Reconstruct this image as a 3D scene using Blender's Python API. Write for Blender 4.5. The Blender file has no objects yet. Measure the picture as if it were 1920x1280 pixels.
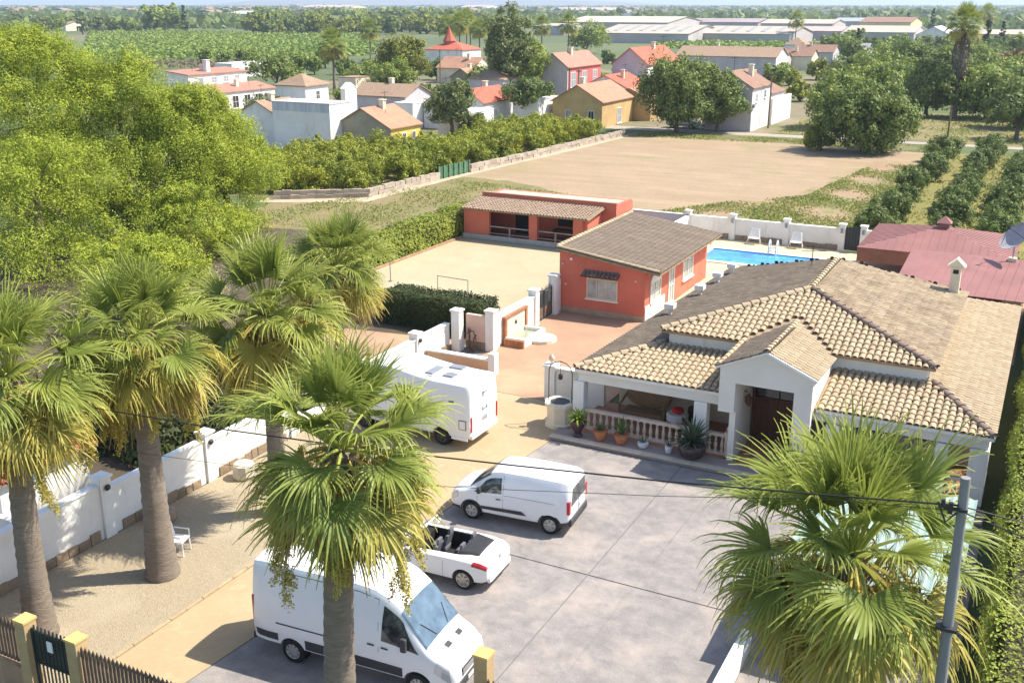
import bpy, math, random
import numpy as np
from mathutils import Vector, Matrix

# ------------------------------------------------------------------ camera, sky, sun, exposure
SC = bpy.context.scene
COL = SC.collection
F_PX, HOR, YAW, CAM_H = 1950.0, 11.0, math.radians(27.5), 15.8
PITCH = math.atan((640 - HOR) / F_PX)
cam = bpy.data.cameras.new('camera')
cam.sensor_fit = 'HORIZONTAL'; cam.sensor_width = 36.0
cam.lens = F_PX / 1920 * 36.0
cam.clip_start = 0.3; cam.clip_end = 60000
camo = bpy.data.objects.new('camera', cam); COL.objects.link(camo)
camo.location = (0, 0, CAM_H); camo.rotation_euler = (math.pi / 2 - PITCH, 0, YAW)
SC.camera = camo

SUN_EL = math.radians(53.0)
SUN_AZ = math.atan2(0.80, 0.60)            # clockwise from +Y
W = bpy.data.worlds.new('World'); SC.world = W; W.use_nodes = True
nt = W.node_tree; bg = nt.nodes['Background']
sky = nt.nodes.new('ShaderNodeTexSky'); sky.sky_type = 'NISHITA'; sky.sun_disc = False
sky.sun_elevation = SUN_EL; sky.sun_rotation = SUN_AZ
sky.air_density = 0.9; sky.dust_density = 1.1; sky.ozone_density = 1.0; sky.altitude = 20
nt.links.new(sky.outputs['Color'], bg.inputs['Color']); bg.inputs['Strength'].default_value = 0.135
sl = bpy.data.lights.new('sun', 'SUN'); sl.energy = 4.3; sl.angle = math.radians(0.6); sl.color = (1.0, 0.94, 0.83)
slo = bpy.data.objects.new('sun', sl); COL.objects.link(slo)
sd = Vector((math.sin(SUN_AZ) * math.cos(SUN_EL), math.cos(SUN_AZ) * math.cos(SUN_EL), math.sin(SUN_EL)))
slo.rotation_euler = sd.to_track_quat('Z', 'Y').to_euler(); slo.location = (40, 30, 60)
SC.view_settings.view_transform = 'Standard'; SC.view_settings.look = 'None'
SC.view_settings.exposure = 0.97; SC.view_settings.gamma = 1.0
SC.render.resolution_x = 1024; SC.render.resolution_y = 682
SC.cycles.volume_bounces = 0

# ------------------------------------------------------------------ survey: photograph pixel -> place on the ground / on a wall
_c, _s = math.cos(YAW), math.sin(YAW)
def _rot(v): return np.array([_c * v[0] - _s * v[1], _s * v[0] + _c * v[1], v[2]])
_fw = _rot((0, math.cos(PITCH), -math.sin(PITCH))); _up = _rot((0, math.sin(PITCH), math.cos(PITCH))); _rt = _rot((1, 0, 0))
_C = np.array([0, 0, CAM_H])
def _ray(u, v): return _fw + _rt * ((u - 960) / F_PX) + _up * ((640 - v) / F_PX)
def G(u, v, z=0.0):
    d = _ray(u, v); return _C + d * ((z - CAM_H) / d[2])
def ONX(u, v, x): d = _ray(u, v); return _C + d * (x / d[0])
def ONY(u, v, y): d = _ray(u, v); return _C + d * (y / d[1])

R = random.Random(7)
NR = np.random.default_rng(11)

# ------------------------------------------------------------------ materials
MATS = {}
def _mix(nt, fac, a, b):
    m = nt.nodes.new('ShaderNodeMix'); m.data_type = 'RGBA'
    if isinstance(fac, float): m.inputs[0].default_value = fac
    else: nt.links.new(fac, m.inputs[0])
    for sock, val in ((m.inputs[6], a), (m.inputs[7], b)):
        if isinstance(val, tuple): sock.default_value = (*val[:3], 1)
        else: nt.links.new(val, sock)
    return m.outputs[2]
def _noise(nt, vec, scale, detail=4, rough=0.6, dist=0.0):
    n = nt.nodes.new('ShaderNodeTexNoise'); n.inputs['Scale'].default_value = scale
    n.inputs['Detail'].default_value = detail; n.inputs['Roughness'].default_value = rough
    n.inputs['Distortion'].default_value = dist
    nt.links.new(vec, n.inputs['Vector']); return n.outputs['Fac']
def _ramp(nt, fac, lo, hi, a=0.0, b=1.0):
    r = nt.nodes.new('ShaderNodeMapRange'); r.inputs[1].default_value = lo; r.inputs[2].default_value = hi
    r.inputs[3].default_value = a; r.inputs[4].default_value = b
    nt.links.new(fac, r.inputs[0]); return r.outputs[0]
def mat(name, col, col2=None, rough=0.85, scale=2.0, var=0.12, fine=0.0, bump=0.0, bscale=30.0, spec=0.3, metal=0.0,
        stain=None, stain_amt=0.5, stain_scale=0.4, stretch=None, tint=False, coat=0.0, lo=0.35, hi=0.65, world=True, trans=0.0):
    """Plain procedural surface: two-tone noise, optional stain, fine grain and bump."""
    if name in MATS: return MATS[name]
    m = bpy.data.materials.new(name); m.use_nodes = True; nt = m.node_tree
    b = nt.nodes['Principled BSDF']
    if world:
        geo = nt.nodes.new('ShaderNodeNewGeometry'); vec = geo.outputs['Position']
    else:
        tc = nt.nodes.new('ShaderNodeTexCoord'); vec = tc.outputs['Object']
    if stretch:
        mp = nt.nodes.new('ShaderNodeMapping'); mp.inputs['Scale'].default_value = stretch
        nt.links.new(vec, mp.inputs['Vector']); vec = mp.outputs['Vector']
    c2 = col2 or tuple(max(0, x * (1 - var)) for x in col)
    c1 = col if col2 else tuple(x * (1 + var) for x in col)
    out = _mix(nt, _ramp(nt, _noise(nt, vec, scale), lo, hi), c1, c2)
    if fine:
        out = _mix(nt, _ramp(nt, _noise(nt, vec, scale * 11, 3), 0.3, 0.7, 0, fine), out, tuple(x * 0.45 for x in c2))
    if stain:
        out = _mix(nt, _ramp(nt, _noise(nt, vec, stain_scale, 6, 0.65, 0.4), 0.48, 0.68, 0, stain_amt), out, stain)
    if tint:
        at = nt.nodes.new('ShaderNodeAttribute'); at.attribute_name = 'tint'
        oi = nt.nodes.new('ShaderNodeObjectInfo')
        ad = nt.nodes.new('ShaderNodeMath'); ad.operation = 'ADD'
        nt.links.new(at.outputs['Fac'], ad.inputs[0]); nt.links.new(oi.outputs['Random'], ad.inputs[1])
        fr = nt.nodes.new('ShaderNodeMath'); fr.operation = 'FRACT'; nt.links.new(ad.outputs[0], fr.inputs[0])
        out = _mix(nt, _ramp(nt, fr.outputs[0], 0, 1, 0, 0.32), out, tuple(x * y for x, y in zip(c2, (0.55, 0.45, 0.38))))
    nt.links.new(out, b.inputs['Base Color'])
    b.inputs['Roughness'].default_value = rough; b.inputs['Metallic'].default_value = metal
    b.inputs['Specular IOR Level'].default_value = spec
    if coat: b.inputs['Coat Weight'].default_value = coat; b.inputs['Coat Roughness'].default_value = 0.08
    if trans: b.inputs['Transmission Weight'].default_value = trans
    if bump:
        bp = nt.nodes.new('ShaderNodeBump'); bp.inputs['Strength'].default_value = bump; bp.inputs['Distance'].default_value = 0.05
        nt.links.new(_noise(nt, vec, bscale, 5), bp.inputs['Height']); nt.links.new(bp.outputs['Normal'], b.inputs['Normal'])
    MATS[name] = m
    return m
def leafmat(name, c1, c2, c3=None, trans=0.3, rough=0.55, objvar=0.35):
    """Foliage: colour per leaf from the 'tint' attribute and per plant, with light passing through the leaf."""
    m = bpy.data.materials.new(name); m.use_nodes = True; nt = m.node_tree
    b = nt.nodes['Principled BSDF']
    at = nt.nodes.new('ShaderNodeAttribute'); at.attribute_name = 'tint'
    oi = nt.nodes.new('ShaderNodeObjectInfo')
    out = _mix(nt, at.outputs['Fac'], c1, c2)
    out = _mix(nt, _ramp(nt, oi.outputs['Random'], 0, 1, 0, objvar), out, c3 or c2)
    nt.links.new(out, b.inputs['Base Color']); b.inputs['Roughness'].default_value = rough
    b.inputs['Specular IOR Level'].default_value = 0.25
    t = nt.nodes.new('ShaderNodeBsdfTranslucent'); nt.links.new(out, t.inputs['Color'])
    mx = nt.nodes.new('ShaderNodeMixShader'); mx.inputs[0].default_value = trans
    nt.links.new(b.outputs[0], mx.inputs[1]); nt.links.new(t.outputs[0], mx.inputs[2])
    nt.links.new(mx.outputs[0], nt.nodes['Material Output'].inputs['Surface'])
    MATS[name] = m; return m
def glassmat(name, col=(0.03, 0.04, 0.05), rough=0.05, spec=0.8):
    return mat(name, col, rough=rough, spec=spec, var=0.3, scale=1.5, world=False)

# ------------------------------------------------------------------ objects
ORG = {}                                     # world place of each object's origin, for building parts in world coordinates
def tag(o, label=None, cat=None, group=None, kind=None):
    if label: o['label'] = label
    if cat: o['category'] = cat
    if group: o['group'] = group
    if kind: o['kind'] = kind
    return o
def empty(name, loc, label=None, cat=None, group=None, rz=0.0):
    o = bpy.data.objects.new(name, None); COL.objects.link(o); o.location = loc; o.rotation_euler = (0, 0, rz)
    o.empty_display_size = 0.3
    ORG[o] = Vector(loc); return tag(o, label, cat, group)
def link(name, me, parent=None, loc=(0, 0, 0), rot=(0, 0, 0), sc=(1, 1, 1)):
    o = bpy.data.objects.new(name, me); COL.objects.link(o)
    if parent is not None: o.parent = parent
    o.location = loc; o.rotation_euler = rot; o.scale = sc
    ORG[o] = (ORG.get(parent, Vector()) if parent is not None else Vector()) + Vector(loc)
    return o
def copy_tree(o, parent=None):
    c = o.copy(); COL.objects.link(c); c.parent = parent
    for ch in list(o.children): copy_tree(ch, c)
    return c

class MB:
    """Collects verts and faces for one mesh."""
    def __init__(s): s.v = []; s.f = []; s.t = []
    def add(s, vs, fs, tint=None):
        n = len(s.v); s.v += [tuple(p) for p in vs]; s.f += [tuple(i + n for i in f) for f in fs]
        if tint is not None: s.t += [tint] * len(vs)
        return s
    def box(s, x0, x1, y0, y1, z0, z1):
        return s.add([(x0, y0, z0), (x1, y0, z0), (x1, y1, z0), (x0, y1, z0), (x0, y0, z1), (x1, y0, z1), (x1, y1, z1), (x0, y1, z1)],
                     [(0, 3, 2, 1), (4, 5, 6, 7), (0, 1, 5, 4), (1, 2, 6, 5), (2, 3, 7, 6), (3, 0, 4, 7)])
    def poly(s, pts): return s.add(pts, [tuple(range(len(pts)))])
    def slab(s, pts, t):
        """Polygon pts (counter-clockwise from above) with thickness t downwards."""
        n = len(pts); lo = [(p[0], p[1], p[2] - t) for p in pts]
        return s.add(list(pts) + lo, [tuple(range(n)), tuple(range(2 * n - 1, n - 1, -1))] +
                     [(i, i + n, (i + 1) % n + n, (i + 1) % n) for i in range(n)])
    def prism(s, pts, d):
        """Planar polygon pts extruded by vector d."""
        n = len(pts); lo = [(p[0] + d[0], p[1] + d[1], p[2] + d[2]) for p in pts]
        return s.add(list(pts) + lo, [tuple(range(n - 1, -1, -1)), tuple(range(n, 2 * n))] +
                     [(i, (i + 1) % n, (i + 1) % n + n, i + n) for i in range(n)])
    def tube(s, pts, rads, seg=8, cap=True):
        pts = [Vector(p) for p in pts]
        if not isinstance(rads, (list, tuple)): rads = [rads] * len(pts)
        base = len(s.v); prev = None
        for i, p in enumerate(pts):
            d = (pts[min(i + 1, len(pts) - 1)] - pts[max(i - 1, 0)]).normalized()
            a = Vector((1, 0, 0)) if abs(d.x) < 0.9 else Vector((0, 1, 0))
            if prev is not None: a = prev
            x = (a - d * a.dot(d)).normalized(); y = d.cross(x); prev = x
            for k in range(seg):
                t = 2 * math.pi * k / seg
                s.v.append(tuple(p + (x * math.cos(t) + y * math.sin(t)) * rads[i]))
        for i in range(len(pts) - 1):
            for k in range(seg):
                a = base + i * seg + k; b = base + i * seg + (k + 1) % seg
                s.f.append((a, b, b + seg, a + seg))
        if cap:
            s.f.append(tuple(base + k for k in range(seg - 1, -1, -1)))
            s.f.append(tuple(base + (len(pts) - 1) * seg + k for k in range(seg)))
        return s
    def lathe(s, prof, c=(0, 0, 0), seg=14, axis='z', cap=True):
        base = len(s.v)
        for r, h in prof:
            for k in range(seg):
                t = 2 * math.pi * k / seg; a, b = r * math.cos(t), r * math.sin(t)
                p = (a, b, h) if axis == 'z' else ((a, h, -b) if axis == 'y' else (h, a, b))
                s.v.append((c[0] + p[0], c[1] + p[1], c[2] + p[2]))
        for i in range(len(prof) - 1):
            for k in range(seg):
                a = base + i * seg + k; b = base + i * seg + (k + 1) % seg
                s.f.append((a, b, b + seg, a + seg))
        if cap:
            s.f.append(tuple(base + k for k in range(seg - 1, -1, -1)))
            s.f.append(tuple(base + (len(prof) - 1) * seg + k for k in range(seg)))
        return s
    def mesh(s, name, m=None, smooth=None, off=(0, 0, 0)):
        me = bpy.data.meshes.new(name)
        vs = [(p[0] - off[0], p[1] - off[1], p[2] - off[2]) for p in s.v] if any(off) else s.v
        me.from_pydata(vs, [], s.f)
        if s.t and len(s.t) == len(s.v):
            a = me.attributes.new('tint', 'FLOAT', 'POINT'); a.data.foreach_set('value', s.t)
        if m: me.materials.append(m)
        if smooth is not None:
            me.shade_smooth()
            if smooth < 180: me.set_sharp_from_angle(angle=math.radians(smooth))
        me.update(); return me
    def obj(s, name, m, parent=None, smooth=None, label=None, cat=None, group=None, kind=None, bevel=0.0):
        if parent is not None: off = tuple(ORG[parent])
        else:
            a = np.array(s.v); off = (float((a[:, 0].min() + a[:, 0].max()) / 2), float((a[:, 1].min() + a[:, 1].max()) / 2), float(a[:, 2].min()))
        me = s.mesh(name, m, smooth, off)
        o = link(name, me, parent, (0, 0, 0) if parent is not None else off)
        if bevel:
            bv = o.modifiers.new('bevel', 'BEVEL'); bv.width = bevel; bv.segments = 2; bv.limit_method = 'ANGLE'; bv.angle_limit = 0.6
        return tag(o, label, cat, group, kind)
def box(name, b, m, parent=None, **k): return MB().box(*b).obj(name, m, parent, **k)

# ------------------------------------------------------------------ foliage
def leaf_mesh(name, pos, size, tint, m, nrm=None, aspect=0.45, up=0.3, seed=1, droop=0.0):
    """One leaf-shaped quad per position."""
    rng = np.random.default_rng(seed); N = len(pos); pos = np.asarray(pos, float); size = np.broadcast_to(np.asarray(size, float), (N,))
    n = rng.normal(size=(N, 3))
    if nrm is not None: n = n * 0.6 + nrm * 1.25
    n[:, 2] += up; n /= np.linalg.norm(n, axis=1)[:, None] + 1e-9
    t = rng.normal(size=(N, 3)); t[:, 2] -= droop; t -= n * (t * n).sum(1)[:, None]; t /= np.linalg.norm(t, axis=1)[:, None] + 1e-9
    b = np.cross(n, t); s = size[:, None]
    v = np.empty((N, 4, 3)); v[:, 0] = pos - t * s * 0.5; v[:, 1] = pos - b * s * aspect * 0.5 + t * s * 0.05
    v[:, 2] = pos + t * s * 0.5; v[:, 3] = pos + b * s * aspect * 0.5 + t * s * 0.05
    me = bpy.data.meshes.new(name); me.vertices.add(N * 4); me.vertices.foreach_set('co', v.ravel())
    me.loops.add(N * 4); me.loops.foreach_set('vertex_index', np.arange(N * 4, dtype=np.int32))
    me.polygons.add(N); me.polygons.foreach_set('loop_start', np.arange(0, N * 4, 4, dtype=np.int32))
    try: me.polygons.foreach_set('loop_total', np.full(N, 4, dtype=np.int32))
    except Exception: pass
    a = me.attributes.new('tint', 'FLOAT', 'POINT'); a.data.foreach_set('value', np.repeat(np.asarray(tint, float), 4))
    me.materials.append(m); me.update(calc_edges=True); me.validate(); return me
def crown_points(rng, lobes, per, clump_r=0.28, nclump=14, lower=-0.5):
    """Leaves gathered in clumps over the surface of the lobes. lobes: (x,y,z,rx,ry,rz)."""
    P, Nn, T = [], [], []
    for (x, y, z, rx, ry, rz) in lobes:
        d = rng.normal(size=(nclump, 3)); d /= np.linalg.norm(d, axis=1)[:, None]
        d = d[d[:, 2] > lower]
        rad = rng.uniform(0.72, 1.05, size=(len(d), 1))
        cc = np.array([x, y, z]) + d * rad * np.array([rx, ry, rz])
        k = max(3, per // max(1, len(d)))
        R0 = min(rx, ry, rz) * clump_r * 2
        for c, dd in zip(cc, d):
            q = rng.normal(size=(k, 3)); q /= np.linalg.norm(q, axis=1)[:, None]
            q *= (rng.uniform(0, 1, size=(k, 1)) ** 0.45) * R0 * rng.uniform(0.7, 1.3)
            P.append(c + q); Nn.append(np.tile(dd, (k, 1)) * 0.5 + q / (R0 + 1e-6))
            T.append(np.clip(rng.normal(rng.uniform(0.25, 0.75), 0.16, size=k), 0, 1))
    return np.concatenate(P), np.concatenate(Nn), np.concatenate(T)
# ================================================================== materials used in many places
M_white = mat('white_render', (0.80, 0.78, 0.73), var=0.05, scale=0.8, stain=(0.60, 0.56, 0.48), stain_amt=0.45, stain_scale=0.55, bump=0.08, bscale=14)
M_white2 = mat('old_white_render', (0.72, 0.70, 0.66), var=0.08, scale=0.5, stain=(0.45, 0.42, 0.37), stain_amt=0.6, stain_scale=0.35, bump=0.1)
M_red = mat('terracotta_red_paint', (0.64, 0.175, 0.11), var=0.07, scale=0.7, stain=(0.45, 0.12, 0.08), stain_amt=0.5, stain_scale=0.5, bump=0.06)
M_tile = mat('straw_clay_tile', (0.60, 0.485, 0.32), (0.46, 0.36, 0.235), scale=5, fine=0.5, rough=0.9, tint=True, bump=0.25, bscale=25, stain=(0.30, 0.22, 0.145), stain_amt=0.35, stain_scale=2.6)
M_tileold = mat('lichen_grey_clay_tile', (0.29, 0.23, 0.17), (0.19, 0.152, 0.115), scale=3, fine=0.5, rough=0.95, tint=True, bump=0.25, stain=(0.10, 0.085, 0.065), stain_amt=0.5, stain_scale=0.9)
M_under = mat('tile_channel', (0.33, 0.235, 0.15), var=0.2, scale=4)
M_ridge = mat('ridge_clay_tile', (0.26, 0.19, 0.15), (0.19, 0.14, 0.11), scale=3, tint=True)
M_terra = mat('terracotta_floor', (0.40, 0.20, 0.12), var=0.15, scale=2.5)
M_dark = mat('dark_interior', (0.030, 0.027, 0.025), var=0.2)
M_wood = mat('dark_stained_wood', (0.13, 0.048, 0.024), (0.075, 0.028, 0.015), scale=3, stretch=(6, 6, 0.6), rough=0.5)
M_steel = mat('dark_painted_iron', (0.045, 0.043, 0.042), rough=0.5, var=0.2)
M_glass = glassmat('window_glass')
M_cream = mat('cream_render', (0.74, 0.66, 0.50), var=0.06, scale=0.6, stain=(0.6, 0.5, 0.36), stain_amt=0.4)
M_balus = mat('pink_cast_stone', (0.70, 0.54, 0.42), var=0.1, scale=3)
M_stone = mat('tan_rubble_stone', (0.36, 0.27, 0.18), (0.25, 0.19, 0.13), scale=2.5, tint=True, bump=0.5, bscale=12)

# ================================================================== the land
g_ = bpy.data.materials.new('plain_of_fields'); g_.use_nodes = True; nt = g_.node_tree
geo = nt.nodes.new('ShaderNodeNewGeometry'); mp = nt.nodes.new('ShaderNodeMapping'); mp.inputs['Scale'].default_value = (0.011, 0.006, 0.01)
mp.inputs['Rotation'].default_value = (0, 0, 0.25)
nt.links.new(geo.outputs['Position'], mp.inputs['Vector'])
vo = nt.nodes.new('ShaderNodeTexVoronoi'); vo.inputs['Scale'].default_value = 1.0; nt.links.new(mp.outputs[0], vo.inputs['Vector'])
sep = nt.nodes.new('ShaderNodeSeparateColor'); nt.links.new(vo.outputs['Color'], sep.inputs[0])
cr = nt.nodes.new('ShaderNodeValToRGB'); cr.color_ramp.interpolation = 'CONSTANT'
for i, (p, c) in enumerate([(0, (0.075, 0.115, 0.03)), (0.35, (0.10, 0.13, 0.04)), (0.62, (0.17, 0.15, 0.075)), (0.72, (0.065, 0.10, 0.028)), (0.93, (0.24, 0.19, 0.115))]):
    e = cr.color_ramp.elements[i] if i < 2 else cr.color_ramp.elements.new(p)
    e.position = p; e.color = (*c, 1)
nt.links.new(sep.outputs[0], cr.inputs[0])
o1 = _mix(nt, _ramp(nt, _noise(nt, geo.outputs['Position'], 0.16, 6), 0.3, 0.7, 0, 0.45), cr.outputs[0], (0.14, 0.135, 0.06))
o1 = _mix(nt, _ramp(nt, _noise(nt, geo.outputs['Position'], 1.7, 4), 0.35, 0.75, 0, 0.4), o1, (0.06, 0.07, 0.025))
nt.links.new(o1, nt.nodes['Principled BSDF'].inputs['Base Color']); nt.nodes['Principled BSDF'].inputs['Roughness'].default_value = 0.95
MB().poly([(-14000, -3000, -0.05), (14000, -3000, -0.05), (14000, 16000, -0.05), (-14000, 16000, -0.05)]).obj('ground', g_, kind='structure')

def sheet(name, pts, z, m, jit=0.0, sub=1):
    """Flat sheet with an optionally uneven outline."""
    out = []
    for i, p in enumerate(pts):
        q = pts[(i + 1) % len(pts)]
        for k in range(sub):
            t = k / sub
            out.append((p[0] + (q[0] - p[0]) * t + R.uniform(-jit, jit), p[1] + (q[1] - p[1]) * t + R.uniform(-jit, jit), z))
    return MB().poly(out).obj(name, m, kind='structure')

M_soil = mat('ploughed_sandy_soil', (0.375, 0.275, 0.17), (0.325, 0.235, 0.145), scale=0.25, fine=0.35, bump=0.5, bscale=6, stain=(0.28, 0.225, 0.11), stain_amt=0.55, stain_scale=0.09)
SOIL_WEAR = [((0.27, 0.185, 0.115), 0.55, 0.5, (0.06, 0.8, 1), 0.46, 0.66), ((0.45, 0.33, 0.215), 0.5, 0.9, (0.05, 0.7, 1), 0.5, 0.7), ((0.20, 0.20, 0.075), 0.7, 0.11, (1, 1, 1), 0.54, 0.7)]
M_drygrass = mat('dry_grass_soil', (0.21, 0.185, 0.07), (0.28, 0.21, 0.11), scale=0.35, fine=0.5, bump=0.5, bscale=9, stain=(0.10, 0.14, 0.03), stain_amt=0.7, stain_scale=0.2)
M_weeds = mat('weedy_ground', (0.13, 0.15, 0.045), (0.22, 0.18, 0.08), scale=0.5, fine=0.5, bump=0.5, bscale=9)
M_track = mat('pale_dirt_track', (0.50, 0.42, 0.30), (0.40, 0.33, 0.23), scale=0.8, fine=0.3)
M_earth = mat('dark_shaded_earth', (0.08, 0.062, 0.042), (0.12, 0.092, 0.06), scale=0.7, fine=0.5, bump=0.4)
sheet('field', [(-52.5, 72), (-11.5, 72), (-11.5, 126), (-30, 131), (-49.5, 131)], -0.040, M_soil)
sheet('meadow', [(-58, 60), (-38.5, 60), (-38.5, 70), (-30, 75.5), (-36, 82), (-45, 87), (-51.8, 88), (-53, 76), (-58, 69)], -0.034, M_drygrass, 0.5, 6)
M_green2 = mat('green_weed_carpet', (0.36, 0.245, 0.15), (0.31, 0.21, 0.13), scale=0.25, fine=0.35, bump=0.5, bscale=6, stain=(0.14, 0.175, 0.04), stain_amt=0.9, stain_scale=0.22)
sheet('meadow', [(-26, 73), (-11, 73), (-11, 100), (-12.0, 110), (-12.2, 119), (-17, 116), (-18.5, 104), (-19.5, 92), (-24, 85), (-29, 79)], -0.034, M_green2, 0.9, 9)
sheet('orchard_ground', [(-11.4, 71.9), (60, 71.9), (60, 134), (-11, 128)], -0.036, mat('yellowing_orchard_grass', (0.235, 0.195, 0.05), (0.17, 0.17, 0.045), scale=0.35, fine=0.4, bump=0.4, bscale=9, stain=(0.30, 0.20, 0.07), stain_amt=0.6, stain_scale=0.2), 0.4, 6)
sheet('verge', [(-49, 126), (-38, 129), (-22, 127.5), (-12, 128), (-12, 133), (-49, 134)], -0.030, M_weeds, 0.5, 7)
sheet('verge', [(-34, 138.5), (-10, 137), (10, 138), (10, 176), (-33, 176)], -0.034, M_drygrass, 0.6, 6)
sheet('path', [(-59.5, 67.5), (-51.4, 72.0), (-51.2, 84), (-48.6, 124), (-49.6, 126), (-52.2, 85), (-53, 73.4), (-60, 69.5)], -0.028, M_track, 0.15, 8)
sheet('orchard_ground', [(-110, 64), (-60, 69.5), (-53.6, 74), (-52.8, 85), (-50.4, 126), (-62, 128), (-90, 100)], -0.036, M_weeds, 0.3, 4)
sheet('road', [(-62, 132.6), (-10, 134.6), (30, 134.6), (30, 137.0), (-10, 137.0), (-62, 136.6)], -0.026, mat('dusty_pale_road', (0.34, 0.295, 0.235), var=0.12, scale=0.4))
sheet('village_ground', [(-140, 108), (-92, 102), (-64, 128.5), (-62, 131), (-50, 137.2), (-33, 137.5), (-33, 176), (-40, 262), (-110, 262), (-150, 190)], -0.042, mat('dusty_village_ground', (0.27, 0.21, 0.14), (0.17, 0.16, 0.075), scale=0.12, fine=0.4, stain=(0.10, 0.13, 0.04), stain_amt=0.8, stain_scale=0.06), 1.5, 6)
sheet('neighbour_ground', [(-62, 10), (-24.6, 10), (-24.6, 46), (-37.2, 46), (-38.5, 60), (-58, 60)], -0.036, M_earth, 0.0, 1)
M_salmon = mat('salmon_paving', (0.42, 0.26, 0.17), (0.365, 0.225, 0.145), scale=0.6, fine=0.15, stain=(0.48, 0.35, 0.21), stain_amt=0.6, stain_scale=0.22, bump=0.1)
sheet('neighbour_paving', [(-31.5, 33.5), (-24.9, 33.5), (-24.9, 42.5), (-31.5, 41.5)], -0.028, M_salmon)

# ---- the compound's own ground
M_sand = mat('cream_sand', (0.44, 0.385, 0.25), (0.40, 0.345, 0.22), scale=0.4, fine=0.2, stain=(0.46, 0.31, 0.19), stain_amt=0.4, stain_scale=0.15, bump=0.2, bscale=10)
sheet('sand_court', [(-37.0, 45.4), (-22.8, 45.4), (-22.8, 63.8), (-37.0, 63.8)], -0.020, M_sand)
M_yel = mat('yellow_stamped_concrete', (0.44, 0.335, 0.20), (0.39, 0.29, 0.17), scale=0.5, fine=0.12, stain=(0.46, 0.32, 0.19), stain_amt=0.5, stain_scale=0.18, bump=0.1)
M_joint = mat('concrete_joint', (0.19, 0.18, 0.18), var=0.1)
M_conc = mat('grey_stamped_concrete', (0.325, 0.292, 0.272), (0.235, 0.214, 0.205), scale=2.1, fine=0.4, stain=(0.38, 0.325, 0.285), stain_amt=0.75, stain_scale=0.55, bump=0.45, bscale=4.5, rough=0.75)
def wear(m, layers):
    """Extra stain layers (colour, amount, scale, stretch, low, high) over a finished surface."""
    nt = m.node_tree; b = nt.nodes['Principled BSDF']; src = b.inputs['Base Color'].links[0].from_socket
    geo = next(n for n in nt.nodes if n.type == 'NEW_GEOMETRY')
    for c, amt, sc, stv, lo, hi in layers:
        mp = nt.nodes.new('ShaderNodeMapping'); mp.inputs['Scale'].default_value = stv; nt.links.new(geo.outputs['Position'], mp.inputs['Vector'])
        src = _mix(nt, _ramp(nt, _noise(nt, mp.outputs[0], sc, 7, 0.7, 0.8), lo, hi, 0, amt), src, c)
    nt.links.new(src, b.inputs['Base Color'])
wear(M_conc, [((0.17, 0.16, 0.16), 0.55, 0.8, (1, 1, 1), 0.52, 0.72), ((0.19, 0.175, 0.17), 0.5, 0.7, (0.35, 2.4, 1), 0.56, 0.7), ((0.45, 0.41, 0.375), 0.5, 3.0, (1, 1, 1), 0.6, 0.8), ((0.085, 0.08, 0.078), 0.75, 1.5, (1, 1, 1), 0.70, 0.77), ((0.15, 0.14, 0.135), 0.6, 0.55, (3.0, 0.12, 1), 0.62, 0.70)])
dr = sheet('driveway', [(-24.4, 13.0), (-0.4, 13.0), (-0.4, 33.4), (-15.2, 33.4), (-15.2, 50.5), (-24.4, 50.5)], -0.022, M_joint)
def panel(pts, m, name='concrete_panel'):
    MB().slab([(x, y, 0.0) for x, y in pts], 0.02).obj(name, m, dr, bevel=0.006)
e_ = 0.022
for x0, x1, y0, y1 in ((None, -10.42, 13.0, 24.8), (None, -10.42, 24.8, 33.28), (-10.42, -5.2, 13.0, 24.8), (-10.42, -5.2, 24.8, 33.28), (-5.2, -0.4, 13.0, 24.8), (-5.2, -0.4, 24.8, 33.28)):
    if x0 is None:
        f = lambda y: -17.1 + (y - 16) * 0.085
        panel([(f(y0) + e_, y0 + e_), (x1 - e_, y0 + e_), (x1 - e_, y1 - e_), (f(y1) + e_, y1 - e_)], M_conc)
    else: panel([(x0 + e_, y0 + e_), (x1 - e_, y0 + e_), (x1 - e_, y1 - e_), (x0 + e_, y1 - e_)], M_conc)
panel([(-19.42, 13.0), (-17.36 - e_, 13.0), (-16.35 - e_, 24.8), (-15.62 - e_, 33.28), (-15.62, 34.3), (-17.7, 36.9), (-22.9, 36.9), (-22.9, 31.2), (-19.42, 29.5)], M_yel, 'paving_panel')
panel([(-22.9, 36.93), (-17.65, 36.93), (-15.22, 37.0), (-15.22, 50.4), (-22.85, 50.4)], M_salmon, 'paving_panel')
sheet('side_paving', [(-18.0, 50.2), (-14.3, 50.2), (-10, 60.5), (-10, 71.6), (-23, 71.6), (-23, 60.4), (-18.0, 60.4)], -0.012, mat('pool_deck', (0.56, 0.47, 0.30), var=0.07, scale=0.9, fine=0.1))
sheet('pool_yard', [(-10, 51.0), (-0.4, 51.0), (-0.4, 71.6), (-10, 71.6)], -0.016, M_salmon)
M_grav = mat('tan_gravel', (0.46, 0.375, 0.255), (0.37, 0.30, 0.20), scale=9, fine=0.55, stain=(0.47, 0.40, 0.28), stain_amt=0.5, stain_scale=0.3, bump=0.8, bscale=22)
wear(M_soil, SOIL_WEAR); wear(M_yel, [((0.30, 0.22, 0.12), 0.35, 0.7, (1, 1, 1), 0.52, 0.75), ((0.56, 0.47, 0.29), 0.5, 2.0, (1, 1, 1), 0.55, 0.75)]); wear(M_salmon, [((0.30, 0.18, 0.12), 0.4, 0.6, (1, 1, 1), 0.52, 0.75)]); wear(M_sand, [((0.34, 0.27, 0.16), 0.35, 0.35, (1, 1, 1), 0.52, 0.75)])
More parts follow.
